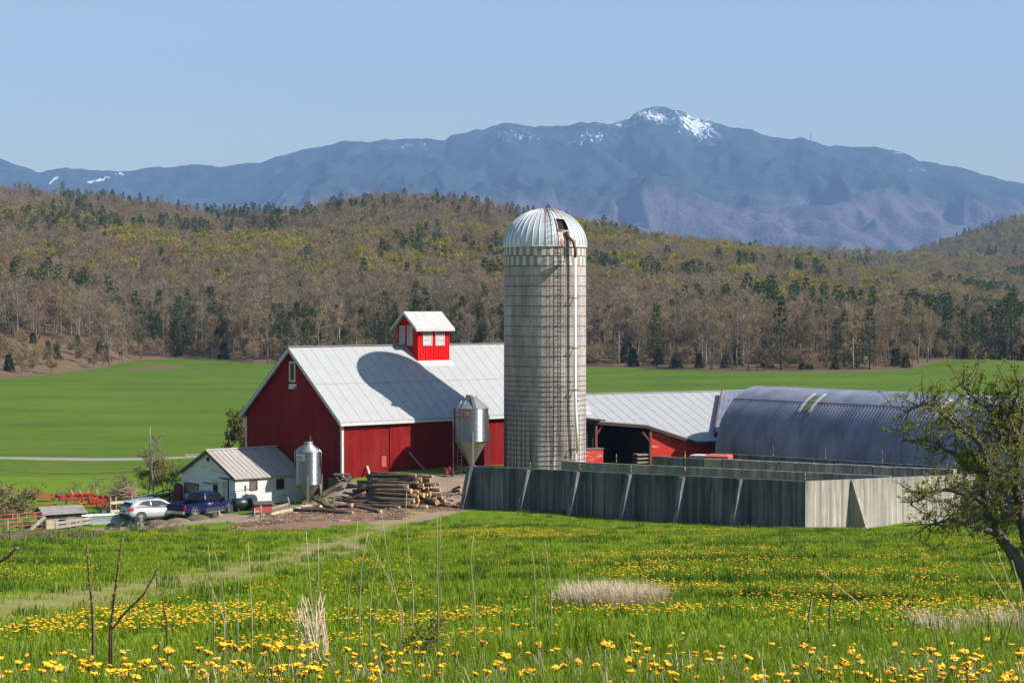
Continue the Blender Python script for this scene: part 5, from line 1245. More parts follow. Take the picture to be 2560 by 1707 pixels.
q = G(525, 1306, 137.6); m = MB(); m.bx(-.32, .32, -.2, .2, -.05, .33); m.bx(-.36, .36, -.24, .24, .331, .37); tag(m.build('crate', M_['iron']), 'low black crate on the dirt beside the leaning post near the pickup', 'crate').location = q
q = G(545, 1306, 137.4); mound('hay_bale', q, .45, .3, .38, mk('old_hay', (.2, .14, .08), (.13, .09, .06), 9, bump=.6), 'brown rotten hay bale next to the black crate', 'bale', .3, 31)
post(548, 1302, 1277, 137.2, 'weathered post between pickup and milk house yard', .07)
# dog house, posts and rails by the peeled log
q = G(656, 1283, 138.8); dh = empty('dog_house', q, RZB - .35, 'small red dog house with sagging dark roof near the milk house', 'dog house')
m = MB(); m.bx(-.6, .6, -.4, -.36, 0, .62); m.bx(-.6, .6, .36, .4, 0, .62); m.bx(.56, .6, -.359, .359, 0, .62); m.bx(-.6, -.56, -.359, -.2, 0, .62); m.bx(-.6, -.56, .2, .359, 0, .62); m.bx(-.6, -.56, -.199, .199, .5, .62); m.build('wall', M_['red_patch'], dh)
m = MB(); V = []
for x in (-.72, .72):
    for a in np.linspace(-1, 1, 9): V.append((x, a * .52, .62 + .16 * (1 - a * a)))
    for a in np.linspace(1, -1, 9): V.append((x, a * .52, .58 + .16 * (1 - a * a)))
m.add(V, [(k, (k + 1) % 18, 18 + (k + 1) % 18, 18 + k) for k in range(18)] + [tuple(range(18))[::-1], tuple(range(18, 36))]); m.build('roof', mk('tar_paper', (.05, .045, .045), (.075, .07, .068), 5), dh)
post(636, 1302, 1269, 137.0, 'weathered fence post in front of the dog house', .06); post(652, 1305, 1263, 136.6, 'taller pale fence post in front of the dog house', .065)
post(728, 1279, 1242, 139, 'pale post leaning over beside the small feed bin', .06, -9)
for a, b, l in (((679, 1270), (721, 1259), 'grey rail running from dog house to the leaning post'), ((655, 1287), (722, 1271), 'lower grey rail running from the tall post to the leaning post'), ((636, 1279), (650, 1277), 'short upper rail between the two posts by the dog house'), ((636, 1293), (690, 1286), 'low rail lying behind the peeled log')):
    plank(at(*a, 137.3), at(*b, 138.6), .05, .15, l, 'post', 'rail')
post(801, 1266, 1203, 143.2, 'thick weathered post behind the small feed bin', .13)
# red pump set, poles by the barn wall
q = G(1121, 1190, 145.6); t = empty('water_pump', q, .4, 'small red engine pump in a tube frame beside the feed bin ladder', 'pump')
m = MB(); m.box((0, 0, .34), (.34, .26, .30)); m.lathe([(.1, 0), (.1, .2), (.02, .24)], 10, (.05, 0, .48)); m.build('engine', M_['implement'], t); m = MB()
for s in (-1, 1): m.tube([(-.28, s * .22, 0), (-.28, s * .22, .6), (.28, s * .22, .6), (.28, s * .22, 0)], .022, 6)
m.tube([(-.28, -.22, .05), (-.28, .22, .05)], .022, 6); m.tube([(.28, -.22, .05), (.28, .22, .05)], .022, 6); m.build('frame', M_['sign_red'], t)
m = MB(); m.tube([(.1, -.22, .2), (.1, -.16, .2)], .12, 10); m.build('flywheel', M_['iron'], t)
a = FB.pY(1023, 1130, -.15); b = FB.w((FB.pY(1063, 1181, -1.2).x, -1.2, 0)); b.z = h1(b.x, b.y); m = MB(); m.bar(FB.w(a), b, .12, .08); tag(m.build('pole', M_['post']), 'grey timber pole leaning on the shaded barn wall near the sliding door', 'pole')
a = FB.pY(918, 1165, -.1); b = FB.w((FB.pY(927, 1187, -.9).x, -.9, 0)); b.z = h1(b.x, b.y); m = MB(); m.bar(FB.w(a), b, .14, .06); tag(m.build('pole', M_['fresh_wood']), 'short pale board propped on the sunlit barn wall above the logs', 'board')
# pole line and wire
q = G(375, 1143); t = empty('utility_pole', q, 0, 'thin pale pole standing by the gravel road beyond the farm', 'pole'); top = at(375, 1066, q.y).z - q.z
m = MB(); m.tube([(0, 0, -.5), (0, 0, top)], [.075, .055], 8); m.build('pole_shaft', M_['post'], t)
a = at(-60, 1166, 150); b = at(455, 1163, 148); m = MB(); m.tube([a.lerp(b, f) + Vector((0, 0, -.62 * 4 * f * (1 - f))) for f in np.linspace(0, 1, 24)], .018, 4)
tag(m.build('power_cable', M_['iron']), 'sagging black cable strung across the green field to the milk house', 'cable')
q = G(478, 1146); t = empty('guard_rail', q, .05, 'short pale guard rail beside the gravel road behind the milk house', 'guard rail')
for z in (.45, .75): MB().bx(-1.2, 1.6, -.04, .04, z - .06, z + .06).build('rail', M_['white_paint'], t)
for x in (-1.1, .2, 1.5): MB().bx(x - .08, x + .08, .041, .2, -.3, .85).build('post', M_['white_paint'], t)
t.scale = (.55,) * 3

# ================================================================== LOGS
LOGP = []
for i in range(6):
    rr = random.Random(50 + i); L = rr.uniform(3.4, 4.7); r = rr.uniform(.105, .185); n = 7
    pts = []; ang = rr.uniform(0, 6)
    for k in range(n): f = k / (n - 1) - .5; bend = rr.uniform(.03, .10) * (1 - 4 * f * f); pts.append((L * f, bend * cos(ang), bend * sin(ang)))
    m = MB(); m.tube(pts, [r * (1.05 - .25 * k / (n - 1)) * rr.uniform(.95, 1.05) for k in range(n)][::-1], 10, 0, True, True, 1)
    for k in range(2): x = rr.uniform(-L / 2 + .4, L / 2 - .4); a = rr.uniform(0, 6); m.tube([(x, r * .8 * cos(a), r * .8 * sin(a)), (x + .05, r * 1.25 * cos(a), r * 1.25 * sin(a))], .05, 6)
    me = m.mesh('log', [M_['bark'], M_['cut']]); LOGP.append((me, L, r))
def log(p, ax, i, label, group=None, scale=1., roll=0.):
    me, L, r = LOGP[i % 6]; o = bpy.data.objects.new('log', me); COL.objects.link(o)
    ax = Vector(ax).normalized(); o.rotation_mode = 'XYZ'; o.rotation_euler = (ax.to_track_quat('X', 'Z').to_matrix().to_4x4() @ __import__('mathutils').Matrix.Rotation(roll, 4, 'X')).to_euler()
    o.location = p; o.scale = (scale, 1, 1); return tag(o, label, 'log', group)
la = Vector((.93, -.36, .0)).normalized(); lbx = Vector((.36, .93, 0))
LPC = at(985, 1277, 138.3)
rl_ = random.Random(4)
for k in range(9):
    zb = -1.72 + .13 + .25 * k; b = -1.15 + .20 * k
    while b < 1.75 - .06 * k:
        p = Vector((LPC.x, LPC.y, 0)) + lbx * b + la * (.15 + b * .35 + rl_.uniform(-.55, .55) - .05 * k)
        zz = max(zb, h1(p.x, p.y) + .14)
        ax = la + Vector((0, rl_.uniform(-.07, .07), rl_.uniform(-.035, .035)))
        log((p.x, p.y, zz + rl_.uniform(-.03, .03)), ax, rl_.randrange(6), 'cut log with brown bark stacked in the big pile below the barn', 'logs stacked in the pile', rl_.uniform(.75, 1.05), rl_.uniform(0, 6)); b += rl_.uniform(.23, .31)
for k in range(7):
    for j in range(3):
        p = Vector((LPC.x, LPC.y, 0)) + lbx * (-1.0 + .22 * k + .42 * j) + la * (-1.45 + .12 * k + rl_.uniform(-.35, .35))
        log((p.x, p.y, max(-1.6 + .26 * k, h1(p.x, p.y) + .13)), la + Vector((0, rl_.uniform(-.10, .10), rl_.uniform(-.05, .05))), rl_.randrange(6), 'cut log with brown bark stacked in the big pile below the barn', 'logs stacked in the pile', rl_.uniform(.7, .9), rl_.uniform(0, 6))
for k in range(7):
    for j in range(3):
        p = Vector((LPC.x, LPC.y, 0)) + lbx * (-.7 + .22 * k + .42 * j) + la * (-2.3 + .10 * k + rl_.uniform(-.35, .35))
        log((p.x, p.y, max(-1.65 + .24 * k, h1(p.x, p.y) + .12)), la + Vector((0, rl_.uniform(-.16, .16), rl_.uniform(-.08, .08))), rl_.randrange(6), 'cut log with brown bark stacked in the big pile below the barn', 'logs stacked in the pile', rl_.uniform(.55, .85), rl_.uniform(0, 6))
def log2(p0, p1, Y0, Y1, i, label, mats=None, r=None):
    a = at(*p0, Y0); b = at(*p1, Y1); a.z = max(a.z, h1(a.x, a.y) + .10); b.z = max(b.z, h1(b.x, b.y) + .10)
    me, L, rr = LOGP[i]; o = log((a + b) / 2, b - a, i, label, None, (b - a).length / L)
    if r: o.scale = (o.scale[0], r / rr, r / rr)
    if mats: o.data = o.data.copy(); o.data.materials[0] = mats
    return o
def z2(x, y): return (560 + x * .2721, 1050 + y * .2721)
log2(z2(640, 822), z2(1185, 890), 136.2, 134.6, 1, 'long dark log lying flat in front of the pile on wood chips', None, .15)
log2(z2(810, 705), z2(1078, 838), 138.2, 135.6, 2, 'dark log slanting down in front of the small feed bin', None, .16)
log2(z2(403, 885), z2(708, 868), 137.0, 137.3, 3, 'pale peeled log lying on the grass by the dog house', M_['peeled'], .17)
log2(z2(685, 793), z2(905, 790), 137.8, 137.6, 4, 'pale barkless log end lying behind the long dark log', M_['peeled'], .12)
log2(z2(1185, 790), z2(1445, 845), 136.4, 135.2, 5, 'crooked dark log lying at the front foot of the pile', None, .15)
log2(z2(980, 800), z2(1180, 780), 137.3, 136.2, 0, 'short log with bright cut end at the pile front', None, .14)
log2(z2(1080, 745), z2(1300, 660), 137.2, 137.0, 2, 'thin branch log propped up steeply against the pile', None, .08)
log2(z2(1810, 720), z2(1960, 755), 138.2, 136.6, 3, 'thick log jutting from the path side of the pile', None, .19)
log2(z2(1900, 745), z2(2035, 742), 138.6, 138.0, 1, 'short log lying beside the dirt path', None, .12)
log2(z2(1780, 800), z2(1870, 795), 136.6, 136.4, 4, 'stubby pale billet lying at the edge of the dirt path', M_['post'], .14)
log2(z2(2085, 655), z2(2175, 640), 139.5, 139.0, 0, 'short split log near the first bunker buttress', None, .10)
log2(z2(2100, 640), z2(2180, 605), 139.8, 139.4, 5, 'thin split log leaning near the first bunker buttress', None, .09)
for x, y, w, l in ((2030, 765, .45, 'pale board lying by the short log on the path'), (1110, 930, .40, 'pale board scrap on the chips below the path'), (870, 905, .55, 'split pale slab lying on the wood chips')):
    c = G(*z2(x, y)); m = MB(); m.box((0, 0, .04), (w * 2, .18, .06), rz=.2); o = m.build('board', M_['fresh_wood']); o.location = c; tag(o, l, 'board')
for k in range(9):
    c = at(*z2(1035 + k * 16, 500 + (k % 3) * 28), 142.0 + .3 * (k % 2)); m = MB(); m.box((0, 0, 0), (.45, .3, .16), rz=k * .5, rx=.1 * (k % 3)); o = m.build('boulder', M_['stone']); o.location = (c.x, c.y, max(h1(c.x, c.y) + .05, c.z))
    bm = o.modifiers.new('soft', 'BEVEL'); bm.width = .07; bm.segments = 2
    tag(o, 'flat grey field stone in the loose wall under the barn corner', 'stone', 'stones under the barn corner')

# ================================================================== TREES
def face(m, p, d, up, L, w, mi):
    """one thin leaf-shaped face: a sprig of twigs or leaves"""
    s = d.cross(up)
    if s.length < 1e-3: s = d.cross(Vector((1, 0, .3)))
    s.normalize(); m.add([p, p + d * L * .5 + s * w * .5, p + d * L, p + d * L * .5 - s * w * .5], [(0, 1, 2, 3)], mi)
def rv(r): 
    while 1:
        v = Vector((r.uniform(-1, 1), r.uniform(-1, 1), r.uniform(-1, 1)))
        if .05 < v.length < 1: return v.normalized()
def decid(seed, h, cw, cb, nl, dens, mix=1.0, L0=.8, w0=.10, thin=False):
    r = random.Random(seed); T = MB(); C = MB()
    lean = Vector((r.uniform(-.06, .06), r.uniform(-.06, .06), 0)); tr = .0085 * h + .02
    pts = [Vector((0, 0, -.6))] + [Vector((lean.x * h * f + r.uniform(-.12, .12), lean.y * h * f + r.uniform(-.12, .12), h * f)) for f in (.2, .4, .6, .78, .92)]
    T.tube(pts, [tr * 1.2, tr, tr * .85, tr * .65, tr * .42, tr * .15], 6)
    tips = []
    for k in range(nl):
        f = r.uniform(cb, .88); a = k * 2.4 + r.uniform(-.4, .4); i = min(4, int(f * 5)); base = pts[1].lerp(pts[-1], (f - .2) / .72)
        out = cw * (1 - abs(f - cb - .25) * .9) * r.uniform(.65, 1.05); e = base + Vector((cos(a) * out, sin(a) * out, h * r.uniform(.10, .24)))
        if e.z > h: e.z = h * r.uniform(.93, 1)
        mid = base.lerp(e, .5) + Vector((0, 0, -.03 * h * r.random()))
        T.tube([base, mid, e], [tr * .34, tr * .22, tr * .06], 4, cap=False)
        for q in range(3):
            b2 = base.lerp(e, r.uniform(.3, .9)); e2 = b2 + (rv(r) + Vector((cos(a) * .6, sin(a) * .6, .7))) * cw * .42
            T.tube([b2, e2], [tr * .16, tr * .04], 3, cap=False); tips += [(b2, e2)]
        tips.append((mid, e))
    tips.append((pts[-2], Vector((pts[-1].x, pts[-1].y, h))))
    for a, b in tips:
        for q in range(int(dens)):
            p = a.lerp(b, r.uniform(.25, 1.15)) + rv(r) * cw * .20 * r.random() ** .5; d = (rv(r) + Vector((0, 0, .55)) + (b - a).normalized() * .5).normalized()
            face(C, p, d, rv(r), L0 * r.uniform(.6, 1.3), w0 * r.uniform(.6, 1.4), 0)
    return T, C
def pine(seed, h, w, cb, nw, kind=0):
    r = random.Random(seed); T = MB(); C = MB(); tr = .014 * h
    T.tube([(0, 0, -.6), (0, 0, h * .5), (0, 0, h * .97)], [tr, tr * .7, tr * .12], 6)
    for k in range(nw):
        f = cb + (1 - cb) * (k + r.uniform(-.3, .3)) / nw; f = min(max(f, cb), .985)
        if kind == 0: rad = w * (1 - ((f - cb) / (1 - cb)) ** 1.5 * .88) * r.uniform(.55, 1.15) * (.65 + .35 * min(1, (f - cb) * 8))
        else: rad = w * (1 - (f - cb) / (1 - cb)) ** .8 * r.uniform(.8, 1.1) + .15
        nb = 5 if kind == 0 else 7; a0 = r.uniform(0, 6)
        for j in range(nb):
            if kind == 0 and r.random() < .15: continue
            a = a0 + 2 * pi * j / nb + r.uniform(-.3, .3); rr = rad * r.uniform(.75, 1.1); z = f * h; o = Vector((cos(a), sin(a), 0)); dz = (.10 if kind == 0 else -.16) * rr
            e = o * rr + Vector((0, 0, z + dz))
            T.tube([(0, 0, z), e], [tr * .18, tr * .05], 3, cap=False)
            n = 9 if kind == 0 else 8
            for q in range(n):
                t = r.uniform(.3, 1.05); p = Vector((0, 0, z)).lerp(e, t) + rv(r) * .30 * (rr * .35 + .25)
                d = (o * .8 + rv(r) * .8 + Vector((0, 0, .45 if kind == 0 else -.1))).normalized(); face(C, p, d, rv(r), r.uniform(.5, .95) * (1.0 if kind == 0 else .85), r.uniform(.22, .42), 0)
    for q in range(10): face(C, Vector((0, 0, h * r.uniform(.93, .99))), (rv(r) * .5 + Vector((0, 0, 1))).normalized(), rv(r), .6, .2, 0)
    return T, C
KINDS = []       # (name, trunk mesh, crown mesh, joined mesh)
def kind(name, TC, bark, leaf):
    T, C = TC; J = MB(); J.merge(T); J.merge(C, 1)
    KINDS.append((name, T.mesh(name + '_trunk', M_[bark]), C.mesh(name + '_crown', M_[leaf]), J.mesh(name, [M_[bark], M_[leaf]])))
kind('bare_tree', decid(1, 17, 3.6, .20, 14, 38), 'grey_bark', 'twig_brown')     # 0
kind('bare_tree', decid(2, 18, 3.3, .24, 13, 38), 'grey_bark', 'twig_grey')      # 1
kind('bare_tree', decid(3, 15, 3.1, .18, 14, 38), 'grey_bark', 'twig_pink')      # 2
kind('budding_tree', decid(4, 17, 4.0, .34, 13, 26, L0=.6, w0=.30), 'grey_bark', 'bud_green')   # 3
kind('budding_tree', decid(5, 16, 3.8, .34, 13, 26, L0=.6, w0=.26), 'grey_bark', 'bud_gold')    # 4
kind('pine_tree', pine(6, 20, 3.9, .24, 19), 'tree_bark', 'pine')               # 5
kind('pine_tree', pine(7, 18, 3.6, .14, 19), 'tree_bark', 'pine')               # 6
kind('hemlock_tree', pine(8, 15, 3.1, .06, 20, 1), 'tree_bark', 'hemlock')      # 7
kind('birch_tree', decid(9, 15, 1.9, .45, 7, 9, L0=.6, w0=.14), 'birch_bark', 'twig_brown')     # 8
kind('young_fir', pine(10, 4.5, 1.5, .04, 10, 1), 'tree_bark', 'young_fir')     # 9
kind('bare_tree', decid(11, 19, 3.9, .26, 15, 36), 'grey_bark', 'twig_grey')     # 10
kind('bare_shrub', decid(12, 4.6, 1.9, .05, 16, 18, L0=.55, w0=.09), 'tree_bark', 'twig_brown')  # 11
TINY = {}
def plant_forest():
    rg = np.random.default_rng(5); P = []
    def grid(u0, u1, ya, yb, sp, fn):
        Y = ya
        while Y < yb:
            us = np.arange(u0, u1, sp / Y); us = us + rg.uniform(-.45, .45, len(us)) * sp / Y; ys = Y + rg.uniform(-.45, .45, len(us)) * sp
            fn(us, ys); Y += sp
    def main(us, ys):
        ye = edgeY(us); k = ys > ye + 4; us, ys, ye = us[k], ys[k], ye[k]
        # brown clearing on the far left keeps only shrubs near its lower end
        clr = (us < -.205) & (ys < ye + 95); thin = rg.random(len(us)) > .45
        k = ~clr | thin; us, ys, ye = us[k], ys[k], ye[k]
        X = us * ys; Z = hgt2(X, ys)
        for x, y, z, u_, e in zip(X, ys, Z, us, ye): P.append((x, y, z, u_, (y - e) / (YC - e), y - e))
    grid(-.36, .36, 440, 760, 5.6, main); grid(-.36, .36, 760, 1345, 6.4, main)
    A = np.array(P); x, y, z, uu, t, de = A.T; n = len(A)
    con = fbm(x / 70, y / 110, 41, 3); con2 = fbm(x / 32, y / 45, 47, 2); grn = fbm(x / 130, y / 140, 43, 3); q = rg.random(n)
    kd = np.where(q < .36, 0, np.where(q < .64, 1, np.where(q < .78, 2, np.where(q < .92, 10, 8))))
    # budding trees: the middle of the hill, and most of its shoulder
    gp_ = np.where(uu > .02, sstep(.12, .45, t) * .72, sstep(.12, .38, t) * (1 - sstep(.5, .85, t)) * .62) * sstep(.36, .62, grn + .05)
    q2 = rg.random(n); bud = q2 < gp_; kd[bud] = np.where(rg.random(bud.sum()) < .52, 3, 4)
    # conifers: dark skirts low down, clumps higher up, pines on the crest
    pc = np.where(t < .14, sstep(.49, .60, con) * .75 + .06, sstep(.60, .70, con) * .55 + .015)
    pc = pc + np.where((uu > .03) & (t > .12) & (t < .24), .62 * sstep(.42, .55, con2), 0) + np.where((uu > .12) & (t < .3), .16 * sstep(.4, .55, con2), 0) + np.where((t > .9) & (uu < .03), .10, 0) + np.where((uu > -.12) & (uu < .0) & (t < .10), .50, 0)
    q3 = rg.random(n); cm = q3 < pc
    kd[cm] = np.where((t[cm] < .13) & (uu[cm] < .10), np.where(rg.random(cm.sum()) < .8, 7, 6), np.where(rg.random(cm.sum()) < .62, 6, np.where(rg.random(cm.sum()) < .6, 5, 7)))
    sc = rg.uniform(.62, .98, n); sc[t > .85] *= .85; cr = (t > .90) & (t < 1.0)
    crest = np.where((uu > -.154) & (uu < -.116), .5, 0) + np.where((uu > -.226) & (uu < -.165), .16, 0) + np.where((uu > -.005) & (uu < .03), .16, 0) + np.where((uu > .04) & (uu < .065), .10, 0) + np.where((uu > -.09) & (uu < -.05), .07, 0)
    pk = cr & (rg.random(n) < crest); kd[pk] = np.where(rg.random(pk.sum()) < .5, 5, 6); sc[pk] = rg.uniform(.6, .95, pk.sum()); pp = np.isin(kd, (5, 6)) & ~pk; sc[pp] *= 1.08
    edge = (de < 34) & (rg.random(n) < .70); kd[edge] = np.where(rg.random(edge.sum()) < .22, 9, 11); sc[edge] = rg.uniform(.7, 1.25, edge.sum())
    clr = (uu < -.205) & (de < 95); kd[clr] = np.where(rg.random(clr.sum()) < .35, 9, 11); sc[clr] = rg.uniform(.5, 1.1, clr.sum())
    rot = rg.uniform(0, 6.28, n)
    # nearest rows in view: one object each
    vis = np.abs(uu) < .262; order = np.argsort(np.where(vis, np.where(np.isin(kd, (5, 6)) & (t > .93), 5.0, de), 1e9)); solo = set(order[:280].tolist())
    pr = {}
    desc = {'bare_tree': ('bare brown tree', 'tree'), 'budding_tree': ('yellow green budding tree', 'tree'), 'pine_tree': ('dark green pine', 'tree'), 'hemlock_tree': ('dense dark green hemlock', 'tree'), 'birch_tree': ('thin white stemmed birch', 'tree'), 'young_fir': ('small young fir', 'tree'), 'bare_shrub': ('low brown bare shrub', 'shrub')}
    for i in solo:
        nm = KINDS[kd[i]][0]; nice, cat = desc[nm]
        if t[i] > .9: where, gr = 'on the crest of the wooded hill against the blue mountain', 'pines on the hill crest'
        elif uu[i] < -.205: where, gr = 'in the brown clearing at the wood edge beside the far field', 'plants of the brown clearing'
        elif uu[i] < -.125: where, gr = 'at the wood edge above the far field with the stony patch', 'trees along the wood edge by the stony patch'
        elif uu[i] < .03: where, gr = 'at the wood edge behind the roof of the red barn', 'trees at the wood edge behind the red barn'
        elif uu[i] < .13: where, gr = 'at the wood edge behind the field between silo and arched hut', 'trees at the wood edge beyond the low barn'
        else: where, gr = 'at the wood edge behind the far field beyond the arched hut', 'trees at the wood edge beyond the hut'
        o = empty(nm, (x[i], y[i], z[i]), rot[i], nice + ' ' + where, cat, nice.split()[-1] + ' kind among ' + gr)
        o.scale = (sc[i],) * 3
        for j, part in ((1, 'trunk'), (2, 'crown')):
            c = bpy.data.objects.new(part, KINDS[kd[i]][j]); COL.objects.link(c); c.parent = o
    rest = np.array([i for i in range(n) if i not in solo])
    # the two farther wooded ridges
    B = []
    def far(us, ys):
        X = us * ys; Z = hgt2(X, ys); k = Z > 4
        B.extend(zip(X[k], ys[k], Z[k]))
    grid(.05, .34, 1560, 1930, 9, far); grid(.13, .36, 2080, 2730, 9.5, far)
    B = np.array(B); nb = len(B); cb = fbm(B[:, 0] / 90, B[:, 1] / 90, 61, 3); qb = rg.random(nb)
    kb = np.where(qb < .3, 0, np.where(qb < .5, 1, np.where(qb < .78, 3, 4))); kb[(rg.random(nb) < sstep(.5, .66, cb) * .8)] = 6
    pts = np.concatenate([A[rest][:, :3], B]); kk = np.concatenate([kd[rest], kb]); rr = np.concatenate([rot[rest], rg.uniform(0, 6.28, nb)]); ss = np.concatenate([sc[rest], rg.uniform(.7, 1.1, nb)])
    scatter('forest', pts, [k[3] for k in KINDS], kk, rr, ss, 'far off mixed spring wood covering the hills below the mountain')
plant_forest()
def tree_at(k, p, sc, rz, label, cat='tree', name=None, group=None):
    o = empty(name or KINDS[k][0], p, rz, label, cat, group); o.scale = sc if isinstance(sc, tuple) else (sc,) * 3
    for j, part in ((1, 'trunk'), (2, 'crown')):
        c = bpy.data.objects.new(part, KINDS[k][j]); COL.objects.link(c); c.parent = o
    return o
# far white house glimpsed at the wood's foot
q = at(2168, 925, 545); q.z = h1(q.x, q.y); t = empty('cottage', q, .1, 'tiny white cottage glimpsed through bare trees beyond the far field', 'house'); t.scale = (.45,) * 3
m = MB(); m.prism([(-3.2, -3, -1), (3.2, -3, -1), (3.2, -3, 3.2), (0, -3, 4.6), (-3.2, -3, 3.2)], (0, 6, 0)); m.build('wall', M_['white_paint'], t)
m = MB(); m.prism([(-3.6, -3.3, 3.05), (0, -3.3, 4.72), (0, -3.3, 4.9), (-3.6, -3.3, 3.25)], (0, 6.6, 0)); m.prism([(3.6, -3.3, 3.05), (3.6, -3.3, 3.25), (0, -3.3, 4.9), (0, -3.3, 4.72)], (0, 6.6, 0)); m.build('roof', M_['roof_rib'], t)
MB().bx(-.5, .5, -3.06, -3.005, 1, 2.2).build('window', M_['glass'], t)
# bushes round the yard
kind('yard_bush', decid(21, 3.2, 1.6, .06, 18, 26, L0=.26, w0=.08), 'tree_bark', 'bush_leaf')      # 12
kind('dark_bush', decid(22, 4.6, 1.9, .04, 20, 34, L0=.4, w0=.2), 'tree_bark', 'bush_leaf')                        # 13
kind('slim_sapling', decid(23, 4.8, .95, .25, 9, 8, L0=.45, w0=.05), 'grey_bark', 'twig_grey')     # 14
tree_at(12, G(408, 1250, 155), (1.0, 1, .82), 1, 'yellowish green spring bush between green panel and milk house', 'bush'); tree_at(14, G(383, 1250, 153.5), (1, 1, 1.08), 2, 'slim bare grey sapling rising beside the yellowish bush', 'tree')
tree_at(12, G(372, 1250, 156), (.8, .8, .62), 3, 'small spreading bush below the slim bare sapling', 'bush')
tree_at(13, G(598, 1190, 163), (.62, .62, 1.0), 0, 'dark green conical bush at the far corner of the red barn', 'bush')
tree_at(11, G(28, 1300, 146) - Vector((0, 0, .7)), (1.5, 1.3, .62), 0, 'wide brown bare bush on the field edge behind the red gate', 'bush', 'bare_bush')
tree_at(11, G(-14, 1300, 148) - Vector((0, 0, .7)), (1.4, 1.3, .6), 1.4, 'brown bare bush cut by the picture border behind the red gate', 'bush', 'bare_bush')
for px, s in ((150, .40), (183, .45), (240, .5), (305, .55), (318, .50)): tree_at(14, G(px, 1265, 150), (s * 1.6, s * 1.6, s), px, 'thin bare saplings clump standing behind the red hay machine', 'bush', 'bare_bush', 'bare clumps behind the hay machine')
r = random.Random(3); m = MB(); q = G(308, 1262, 149)
for k in range(190):
    a = r.uniform(0, 6.28); d = Vector((r.uniform(-1, 1), r.uniform(-.5, .5), r.uniform(-.25, .3))).normalized(); p = Vector((r.gauss(0, .6), r.gauss(0, .4), 0)); p.z = max(.05, 1.55 * (1 - (p.x / 1.5) ** 2) * r.random() ** .5); m.tube([p - d * r.uniform(.4, 1.0), p + d * r.uniform(.3, 1.0)], [.028, .012], 4)
tag(m.build('brush_pile', mk('cut_brush', (.30, .20, .13), (.20, .13, .09), 4)), 'tangled brown brush pile behind the hay machine and green panel', 'brush pile').location = q

